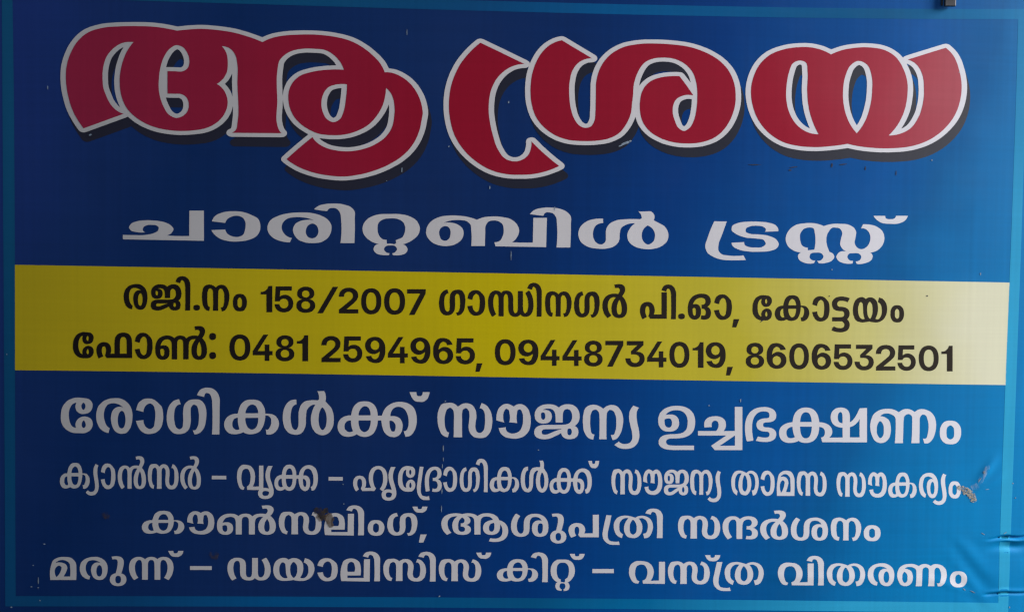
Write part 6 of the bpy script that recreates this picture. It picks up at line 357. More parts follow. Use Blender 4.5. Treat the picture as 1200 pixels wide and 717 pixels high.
    "2813 -640 24 3 20 7 18 10 14 12 10 15 7 17 1 18 -1 15 -2 7 -6 13 -8 11 -11 10 -12 8 -15 5 -15 3 10 2 9 4 9 4 8 6 6 6 6 7 4 8 3 9 2 9 0 11 -2 17 -6 16 -5 7 -12 13 -15 10 -8 5 -10 3 -20 5 -22 1 -22 -2 -20 -5 -9 -3 -9 -5 -14 -10 -11 -13 -5 -7 -5 -16 -2 -18 1 -10 2 -9 3 -9 5 -8 6 -7 7 -7 8 -5 9 -4 9 -3 11 -2 -16 -4 -14 -5 -12 -8 -10 -10 -8 -11 -5 -13 -1 -7 -1 -15 2 -19 7 -16 11 -15 15 -12 18 -10 21 -6 23 -3 13 -1;2783 -596 -9 4 -8 5 -7 6 -5 8 -3 8 -2 10 2 15 4 8 6 8 7 6 9 4 10 3 11 1 11 -1 10 -2 9 -5 7 -6 6 -7 4 -9 3 -14 -1 -10 -3 -9 -4 -7 -7 -7 -8 -5 -9 -3 -16 -2;2782 -464 -8 3 -7 4 -6 6 -4 7 -3 8 -1 9 2 13 3 8 5 6 6 6 8 4 8 2 10 1 14 -2 8 -3 7 -4 6 -6 4 -7 3 -8 1 -9 0 -9 -3 -8 -4 -7 -5 -6 -7 -5 -8 -3 -14 -2;3162 -421 -10 22 -14 18 -7 8 -13 9 -15 8 -16 6 -16 3 -16 3 -14 0 -14 -1 -14 -2 -13 -4 -12 -6 -10 -8 -9 -10 -7 -11 -13 -25 -6 -16 -4 -18 -2 -18 -1 -18 1 -34 2 -17 3 -16 5 -16 6 -15 14 -22 8 -10 10 -9 10 -7 12 -6 13 -5 14 -4 14 -2 14 0 14 0 14 3 14 3 13 5 12 7 9 7 9 8 7 9 7 10 5 10 4 17 2 18 -1 19 -6 20 -9 18 -7 9 -9 8 -9 8 -11 6 -10 5 -11 4 -12 3 -13 1 -12 0 -12 -2 -8 -3 -17 -8 -27 -19 4 25 10 32 4 8 5 7 11 10 7 4 7 3 7 1 6 -1 7 -1 12 -6 5 -4 8 -9 3 -5 5 -13;3063 -496 9 -2 9 -4 8 -5 6 -5 4 -6 4 -8 3 -7 2 -16 -1 -8 -5 -15 -4 -8 -4 -6 -13 -9 -8 -4 -7 -2 -8 -1 -7 1 -8 2 -7 4 -13 9 -5 6 -4 7 -3 8 -3 16 1 15 1 8 3 7 4 6 6 6 7 4 8 4 8 3 8 1;3340 -649 13 2 13 4 12 5 10 7 10 8 9 9 8 11 6 12 6 13 5 14 3 15 2 16 2 36 -4 35 -3 16 -4 15 -5 14 -6 13 -8 12 -8 11 -9 9 -10 8 -11 6 -12 5 -13 4 -14 2 -14 1 -15 -1 -13 -2 -13 -4 -12 -5 -10 -7 -10 -8 -9 -9 -7 -11 -7 -12 -6 -13 -4 -14 -4 -15 -2 -16 -1 -36 3 -35 3 -16 4 -15 5 -14 6 -13 8 -12 8 -11 9 -9 10 -8 11 -6 12 -5 13 -4 14 -2 14 -1;3309 -599 -6 2 -12 8 -10 12 -7 15 -6 18 -4 21 -2 25 1 24 3 21 4 19 7 15 10 12 11 8 13 4 8 0 7 0 14 -4 12 -8 10 -12 7 -15 6 -18 4 -22 2 -24 -1 -24 -3 -21 -4 -19 -8 -15 -9 -12 -11 -8 -7 -2 -14 -2;3695 -427 -10 22 -13 18 -8 8 -12 10 -15 7 -16 6 -16 4 -15 2 -14 1 -14 -1 -14 -2 -13 -4 -12 -6 -9 -8 -9 -10 -8 -12 -12 -25 -6 -16 -4 -18 -2 -18 -1 -18 1 -35 5 -33 5 -16 6 -15 14 -22 8 -10 9 -9 10 -7 12 -7 14 -5 13 -3 15 -2 13 -1 14 1 14 2 14 4 13 5 11 6 9 7 9 8 7 10 7 9 4 11 5 17 2 18 -2 19 -5 20 -9 18 -7 10 -9 8 -9 8 -11 6 -10 5 -11 4 -12 2 -12 2 -13 -1 -11 -1 -8 -3 -16 -8 -27 -19 4 25 9 32 4 8 5 7 11 10 7 4 7 3 7 1 6 0 6 -2 12 -6 6 -4 8 -9 3 -5 4 -13;3597 -502 9 -3 9 -3 8 -5 6 -6 5 -6 3 -7 3 -8 2 -16 0 -7 -5 -16 -4 -8 -5 -6 -12 -9 -8 -4 -7 -2 -8 -1 -7 1 -7 2 -8 4 -12 9 -5 6 -4 7 -3 8 -4 16 1 15 2 8 3 8 4 6 5 5 7 5 8 4 8 2 8 2;3879 -652 11 3 11 4 20 11 17 14 12 17 5 9 4 11 4 22 0 12 -2 16 -4 16 -3 8 -12 20 -11 11 -12 10 -20 11 -8 3 -15 3 -16 2 -15 -1 -13 -3 -13 -5 -11 -7 -10 -8 4 70 139 0 -1 50 -98 -1 -97 0 -2 -87 -3 -86 57 0 6 11 3 4 10 8 12 5 14 3 8 0 6 0 11 -2 5 -2 10 -6 11 -11 8 -16 2 -12 0 -12 -1 -12 -4 -11 -6 -9 -8 -7 -9 -6 -11 -3 -12 -1 -12 1 -11 3 -9 4 -12 11 -6 8 -4 10 -2 10 -59 0 4 -22 8 -19 12 -17 15 -14 19 -11 21 -8 24 -3 13 -1;4135 -656 12 3 12 3 20 10 9 6 15 15 11 17 4 9 4 21 0 11 -3 20 -2 9 -9 16 -6 8 -7 6 -7 6 -19 10 -10 3 -25 4 -28 -1 1 -12 95 88 -1 47 -100 0 -100 -1 1 -49 125 0 -72 -68 1 -37 42 0 14 -1 18 -4 15 -9 7 -8 5 -9 2 -5 1 -11 -2 -17 -4 -10 -6 -8 -13 -10 -16 -5 -18 -1 -13 2 -5 2 -10 5 -5 4 -8 8 -5 10 -2 5 -3 18 -61 0 3 -22 7 -20 11 -18 7 -8 9 -8 19 -12 11 -5 12 -4 13 -3 28 -2;4370 -659 118 0 -1 49 -145 0 77 62 23 21 19 19 12 20 5 15 3 15 -1 19 -2 11 -4 9 -4 9 -6 9 -14 15 -8 6 -20 11 -23 7 -24 4 -28 -1 -26 -4 -12 -4 -11 -4 -10 -6 -9 -7 -8 -7 -7 -9 -6 -9 -5 -10 -4 -10 -2 -12 -2 -24 63 0 2 20 4 11 6 10 8 7 10 6 12 3 13 1 12 -1 11 -2 10 -5 8 -6 6 -8 4 -9 3 -10 0 -11 -2 -10 -4 -9 -9 -13 -8 -8 -25 -22 -59 -47 -59 -47 1 -45;4652 -660 23 7 20 11 16 13 12 18 9 20 3 22 1 12 -2 16 -2 8 -5 15 -12 21 -11 11 -12 10 -20 11 -8 3 -15 3 -16 2 -14 -1 -14 -3 -12 -5 -11 -7 -10 -8 3 70 138 0 -1 50 -97 -1 -96 0 -2 -87 -2 -86 57 0 5 11 8 9 5 3 12 5 14 3 8 0 11 -1 6 -1 5 -2 9 -6 11 -11 8 -16 2 -12 1 -12 -2 -12 -4 -11 -6 -9 -8 -7 -9 -6 -10 -3 -12 -1 -12 1 -10 3 -10 5 -12 10 -6 8 -4 10 -2 10 -58 0 4 -21 8 -20 12 -17 15 -14 19 -11 21 -7 11 -3 25 -2;4914 -665 14 3 13 3 13 6 11 6 10 8 9 9 8 11 7 12 6 13 5 14 4 15 2 16 1 35 -3 36 -4 16 -4 15 -6 14 -6 13 -8 12 -9 10 -10 9 -10 8 -12 7 -13 5 -13 4 -14 2 -16 0 -15 0 -14 -3 -13 -3 -13 -6 -11 -6 -10 -8 -9 -10 -8 -10 -7 -12 -6 -13 -5 -14 -3 -15 -3 -16 -1 -35 4 -36 3 -16 4 -15 6 -14 7 -13 7 -11 9 -11 10 -9 10 -8 12 -7 12 -5 14 -3 14 -3 16 0;4882 -615 -7 3 -12 8 -11 11 -8 15 -6 18 -4 22 -2 24 0 24 3 21 5 19 7 15 10 11 12 8 14 4 8 1 8 -1 14 -3 12 -8 11 -12 8 -15 6 -18 4 -22 2 -24 0 -24 -3 -21 -5 -19 -7 -15 -10 -11 -12 -8 -14 -4 -8 -1;5136 -377 -8 -17 -10 -12 -11 -11 -15 -9 -10 -3 -11 -3 -23 -1 1 -30 68 1 4 -103 3 -103 71 0 -3 101 -3 101 -4 102 -46 -1"]
DATA["l5"] = [
    "-5072 -1093 -23 0 -22 -2 -22 -4 -18 -5 -17 -7 -18 -7 -16 -10 -15 -10 -14 -13 -12 -14 -12 -15 -10 -17 -8 -16 -7 -18 -5 -19 -3 -19 -4 -39 0 -38 2 -19 3 -19 6 -17 7 -15 8 -14 10 -14 12 -12 11 -11 13 -9 13 -8 29 -14 15 -5 19 -4 19 -2 20 -1 75 1 17 1 17 3 15 5 12 6 13 7 11 8 11 10 8 10 7 11 6 12 4 12 3 13 1 12 -1 13 -2 12 -4 13 -6 11 -7 10 -8 7 -9 6 -10 5 -21 7 -12 2 -12 1 -13 0 -13 -2 -12 -2 -12 -5 -12 -6 -11 -7 -11 -8 -9 -9 -7 -9 -7 -11 -5 -11 -4 -11 -2 -12 1 -16 7 -28 -13 1 -17 6 -15 8 -9 9 -7 10 -6 11 -9 24 -5 14 -5 31 -2 30 1 33 2 17 4 16 5 16 6 12 7 13 7 12 9 10 11 9 14 7 15 6 11 1 -8 -26 -3 -16 0 -11 2 -11 3 -11 3 -10 6 -10 6 -8 9 -7 9 -7 10 -5 11 -4 11 -3 12 -2 13 0 25 4 24 6 12 5 10 6 9 6 9 9 7 10 6 12 5 11 4 12 1 11 1 22 -2 10 -3 10 -5 10 -7 10 -9 8 -10 8 -9 6 -13 5 -13 3 -29 3;-5017 -1152 5 -4 10 -15 2 -8 2 -8 0 -9 -2 -9 -3 -8 -6 -11 -8 -9 -6 -2 -5 2 -5 3 -4 5 -7 11 -3 8 -1 8 0 9 1 9 3 8 7 11 4 5 5 4 6 2;-5014 -1361 4 -5 8 -14 5 -15 2 -18 -1 -8 -3 -8 -3 -5 -9 -9 -4 -4 -6 -1 -5 1 -5 3 -8 9 -3 5 -3 7 -1 9 2 18 5 15 8 14 4 5 7 3;-4707 -1438 -6 1 -8 4 -14 12 -13 17 -12 25 -9 28 -5 24 -3 26 0 24 3 23 5 21 4 13 11 24 14 19 8 9 10 6 21 8 21 5 23 1 22 -2 19 -4 20 -6 17 -9 24 -15 8 -9 -25 5 -11 1 -10 0 -19 -4 -17 -6 -9 -5 -7 -6 -14 -13 -6 -8 -6 -9 -5 -9 -5 -12 -7 -29 -4 -30 0 -13 3 -29 5 -27 9 -31 11 -27 7 -11 8 -11 9 -9 19 -13 20 -9 11 -3 10 -2 22 0 25 3 13 3 12 6 11 8 10 10 10 12 10 15 9 16 7 17 5 16 8 34 2 18 3 34 1 32 -1 15 -2 15 -7 30 -5 14 -11 25 -8 14 -9 11 -19 20 -22 17 -12 8 -25 11 -13 5 -15 4 -15 2 -16 0 -31 0 -32 -3 -15 -2 -16 -3 -31 -10 -16 -7 -16 -7 -15 -10 -15 -12 -24 -23 -12 -13 -10 -16 -8 -19 -9 -32 -4 -17 -2 -19 -1 -32 2 -28 5 -27 5 -16 12 -29 14 -24 8 -11 9 -9 20 -15 23 -13 13 -5 13 -4 25 -4;-4554 -1235 6 -4 7 -5 5 -6 5 -8 4 -9 3 -10 5 -24 3 -24 0 -13 -1 -26 -2 -12 -5 -21 -7 -20 -4 -7 -6 -6 -5 -5 -7 -4 -6 -2 -7 0 -6 1 -10 5 -10 9 -4 8 -7 19 -5 21 -1 12 -1 26 2 25 2 12 6 24 4 11 4 9 11 14 6 5 7 4 7 2;-4300 -1242 -2 9 4 20 6 17 5 10 6 10 14 15 15 12 9 4 10 3 9 2 9 -1 9 -4 9 -5 9 -7 7 -9 7 -12 3 -9 6 -22 4 -24 2 -18 0 -19 0 -20 -4 -38 -7 -51 -3 -16 -5 -12 -6 -10 -7 -7 -8 -6 -8 -5 -8 -3 -8 -1 -9 0 -8 2 -9 4 -15 10 -8 7 -8 8 -6 10 -6 12 -6 18 -4 22 1 10 -93 -12 5 -6 10 -33 13 -28 7 -12 14 -22 12 -12 11 -10 13 -8 25 -12 15 -4 14 -3 16 0 30 3 25 5 12 3 12 5 12 7 26 19 13 12 11 14 10 19 9 25 7 30 3 15 3 31 0 32 -2 32 -5 33 -3 15 -4 13 -6 12 -7 10 -8 8 -41 37 -24 18 -12 6 -14 5 -13 4 -27 2 -28 -1 -14 -2 -14 -2 -13 -5 -13 -7 -23 -16 -11 -9 -10 -12 -9 -15 -5 -12 -5 -13 -8 -30 -5 -14;-3858 -1144 -19 61 -24 -5 -13 -4 -12 -5 -11 -5 -13 -9 -11 -10 -11 -11 -10 -12 -9 -13 -10 -18 -7 -19 -6 -21 -4 -21 -6 -40 -1 -37 1 -19 2 -19 8 -36 6 -18 8 -16 9 -15 19 -22 11 -9 11 -8 12 -7 12 -4 14 -2 13 -2 14 0 28 2 27 6 13 4 12 6 11 8 11 8 9 10 9 11 7 11 5 12 4 13 6 28 4 37 0 24 -2 49 0 63 1 13 5 12 9 14 6 7 7 5 7 4 7 0 14 -4 13 -7 9 -10 6 -13 4 -15 8 -48 2 -19 0 -38 -2 -35 -3 -33 -4 -17 -10 -24 -9 -19 -7 -8 -8 -6 -6 -2 -7 -2 -15 0 -4 3 24 -50 21 4 11 3 20 8 13 8 11 10 11 12 10 12 8 12 10 20 8 21 5 22 7 45 4 37 1 19 0 19 -3 34 -7 33 -5 16 -6 14 -8 12 -8 11 -9 10 -11 9 -10 7 -13 6 -15 3 -15 2 -15 0 -31 -1 -15 -2 -15 -4 -14 -4 -14 -7 -10 -7 -11 -9 -9 -10 -9 -10 -7 -11 -6 -14 -4 -16 -2 -16 -4 -34 -1 -26 3 -81 -5 -62 -3 -11 -5 -9 -5 -5 -13 -9 -8 -4 -7 -1 -7 1 -7 3 -7 4 -13 9 -8 11 -6 13 -4 15 -9 47 -2 19 0 38 4 47 2 14 4 14 5 12 10 16 12 14 7 5 7 4 7 3 16 3;-3588 -1050 6 -3 1 11 3 10 7 16 4 5 5 5 7 2 12 0 12 -3 12 -7 10 -11 8 -17 7 -20 6 -29 1 -20 4 -125 0 -62 0 -63 -2 -63 -4 -61 87 2 1 93 1 93 0 125 3 73 -1 23 -3 20 -4 12 -8 23 -11 19 -7 11 -9 10 -9 8 -19 13 -11 6 -12 5 -24 5 -24 2 -24 -1 -12 -2 -21 -7 -20 -9 -9 -6 -9 -8 -14 -20 -6 -11 -12 -26;-3055 -1073 -27 -5 -12 -5 -12 -6 -11 -8 -11 -9 -10 -10 -8 -10 -8 -12 -7 -13 -10 -28 -17 -59 -29 -1 -13 -2 -13 -3 -26 -9 -13 -6 -12 -8 -11 -8 -10 -10 -9 -11 -7 -13 -7 -14 -4 -14 -3 -15 -1 -13 1 -14 2 -13 4 -14 4 -12 7 -11 8 -11 10 -10 11 -9 11 -7 11 -5 13 -3 14 -2 28 -1 24 2 24 5 28 8 25 10 22 -11 22 -6 22 -4 12 0 12 0 24 3 31 7 15 6 14 6 12 9 12 10 10 13 9 14 8 15 7 15 7 18 6 18 7 39 6 47 8 2 13 -1 11 -2 7 -4 12 -9 9 -12 5 -10 2 -10 1 -12 0 -23 -4 -22 -7 -22 -10 -17 -9 -13 -6 -5 -6 -4 -6 -1 -10 1 -5 1 -2 4 11 -60 26 -1 13 1 12 2 12 4 12 6 11 7 11 8 10 10 8 10 9 13 8 14 6 15 4 16 2 15 0 14 -2 13 -3 14 -5 13 -6 12 -7 10 -8 10 -10 9 -10 8 -11 6 -10 4 -12 3 -25 4 -19 1 -32 0 -1 19 -2 17 -3 16 -5 16 -7 15 -13 25 -8 11 -8 11 -10 8 -9 6 -21 9 -23 5 -10 2 -32 0;-3017 -1127 8 -1 16 -5 8 -4 7 -5 6 -7 6 -9 9 -17 7 -19 3 -21 -2 -13 -73 -2 -73 -1 -2 9 4 18 6 17 10 20 6 10 14 14 15 10 8 3 9 2;-3022 -1282 73 1 3 -16 -2 -27 -2 -13 -7 -24 -8 -20 -6 -10 -7 -8 -15 -12 -9 -5 -9 -3 -9 -1 -9 1 -9 3 -9 4 -16 11 -8 9 -6 11 -6 11 -8 23 -5 24 -2 12 0 13 3 14;-3186 -1312 1 -24 8 -42 11 -42 -11 -4 -8 -2 -9 -1 -8 1 -8 2 -8 3 -7 5 -7 5 -11 14 -4 8 -2 10 -2 10 1 20 2 11 3 12 5 12 7 10 8 8 14 7 16 3 11 0;-2504 -1061 -18 0 -21 -3 -22 -7 -12 -6 -13 -8 -11 -9 -11 -12 -9 -13 -10 -16 -8 -17 -8 -19 -6 -20 -6 -36 -3 -38 2 -38 6 -39 10 -34 7 -18 9 -15 11 -14 11 -12 10 -9 11 -8 12 -6 12 -3 37 -7 24 -1 12 1 11 3 11 4 11 5 10 6 10 9 10 10 13 23 12 29 4 15 3 18 1 20 0 42 3 53 4 32 3 14 5 11 6 10 7 9 13 15 12 9 12 8 13 5 14 2 17 -2 -17 -28 -7 -15 -12 -32 -8 -33 -4 -17 -2 -18 -2 -17 1 -35 5 -34 4 -16 5 -15 6 -14 7 -13 16 -22 10 -11 12 -9 12 -7 25 -10 13 -3 13 -1 14 0 13 2 13 4 12 5 13 6 12 8 11 10 11 13 17 27 7 15 7 17 4 18 3 17 2 38 -2 38 -2 18 -3 18 -10 33 -6 15 -7 13 -8 11 -8 10 -32 34 -21 21 4 21 1 19 0 20 -2 11 -4 19 -3 9 -6 10 -8 11 -82 -4 8 -5 5 -9 7 -19 4 -20 2 -21 0 -10 -1 -7 -2 -4 -6 -6 -9 -4 -36 2 -36 -1 -46 -7 -14 -3 -13 -5 -12 -7 -18 -15 -8 -9 -8 -11 -7 -12 -9 -25 -8 -29 -3 -15 -1 -18 -1 -18 1 -106 -1 -16 -3 -13 -8 -19 -5 -8 -5 -6 -6 -5 -8 -2 -9 2 -8 4 -7 6 -6 7 -7 11 -6 14 -8 32 -5 33 -2 35 2 34 4 34 8 32 5 13 7 14 10 11 10 8 13 5 10 1;-2190 -1156 10 -11 8 -14 7 -15 6 -16 6 -30 3 -32 0 -16 -2 -34 -3 -16 -3 -15 -4 -14 -6 -11 -7 -11 -8 -10 -8 -6 -9 -2 -9 4 -8 9 -8 12 -7 15 -5 15 -5 26 -2 15 -1 29 2 36 2 17 3 17 4 16 10 23 5 11 7 9 9 10;-1723 -1068 -30 -3 -14 -3 -13 -5 -12 -6 -11 -8 -10 -9 -10 -10 -9 -10 -7 -12 -7 -13 -5 -13 -9 -29 -9 -44 -30 -1 -14 -3 -13 -3 -26 -10 -12 -8 -13 -8 -11 -9 -9 -10 -7 -11 -7 -11 -5 -13 -4 -12 -3 -13 -1 -14 0 -15 2 -15 4 -15 5 -13 6 -11 8 -12 9 -10 10 -9 10 -7 13 -7 14 -4 15 -2 15 -2 28 1 26 5 13 4 19 7 25 14 20 -12 21 -9 22 -6 14 -2 26 0 13 2 15 3 16 6 14 7 14 8 12 10 10 11 9 12 7 14 13 29 5 17 5 18 3 17 4 39 39 1 9 -57 12 -44 6 -15 7 -14 9 -13 9 -11 11 -10 12 -9 13 -7 13 -6 13 -3 13 -2 13 -1 13 0 13 2 11 4 11 5 11 6 10 7 8 8 8 11 7 12 6 14 7 29 3 27 0 13 -1 13 -3 13 -3 11 -11 23 -7 10 -7 8 -9 7 -10 6 -22 10 -22 4 -21 1 -25 -3 -2 13 3 22 3 11 9 19 13 18 7 8 9 6 10 6 10 4 12 3 11 1 12 1 11 -2 12 -3 11 -4 11 -5 9 -6 11 -9 10 -12 8 -13 7 -13 6 -13 6 -18 5 -19 3 -19 2 -19 1 -19 -1 -28 -1 -13 -3 -14 -10 -28 -4 -7 -5 -7 -6 -5 -11 -5 -13 -3 -4 3 23 -66 23 3 11 3 11 3 10 6 13 9 11 12 11 15 16 30 8 20 6 21 4 22 3 22 1 22 -1 32 -1 16 -2 16 -8 32 -6 17 -7 16 -8 15 -10 14 -12 11 -14 11 -15 9 -16 8 -15 6 -18 5 -18 4 -19 2 -19 1 -18 0 -19 -2 -19 -3 -18 -5 -18 -6 -17 -8 -13 -7 -24 -17 -12 -10 -10 -10 -8 -11 -15 -24 -11 -26 -9 -26 -4 -8 -45 -1 -6 43 -6 25 -11 25 -6 12 -8 12 -8 10 -8 7 -9 7 -19 11 -21 8 -11 2 -24 2;-1707 -1124 8 -1 17 -5 7 -4 6 -6 5 -7 5 -8 7 -16 7 -21 3 -23 -3 -14 -135 -2 -3 9 4 22 6 18 10 20 6 9 7 8 13 11 14 8 8 2;-1643 -1287 3 -13 -2 -23 -4 -22 -7 -24 -5 -11 -5 -11 -7 -9 -14 -13 -8 -5 -9 -4 -9 -2 -8 1 -8 2 -15 8 -7 5 -8 8 -7 11 -5 11 -11 36 -2 12 -2 26 3 15;-1868 -1321 1 -13 4 -27 6 -22 12 -33 -13 -6 -11 -3 -11 -2 -10 1 -10 2 -8 3 -8 4 -14 13 -5 7 -5 9 -3 11 -1 12 0 12 2 10 3 10 4 9 6 9 7 8 7 6 8 4 8 3 9 2 10 1 12 0;-1423 -1287 9 1 15 -2 12 -5 8 -4 6 -7 6 -7 9 -15 3 -9 2 -10 1 -10 -2 -19 -4 -18 -3 -9 -5 -7 -7 -4 -9 -1 -14 4 -7 5 -5 8 -3 9 -6 18 -4 19 -3 28 -1 27;-1185 -984 14 -29 14 -20 14 -16 12 -7 12 -5 13 -2 50 -2 12 1 12 3 12 6 8 6 16 14 7 9 7 11 4 11 8 24 6 29 -80 -1 -2 -15 -3 -12 -2 -5 -5 -7 -6 -5 -7 -3 -13 -1 -14 1 -6 2 -6 5 -5 7 -1 5 -2 12 -1 15 -79 -1",
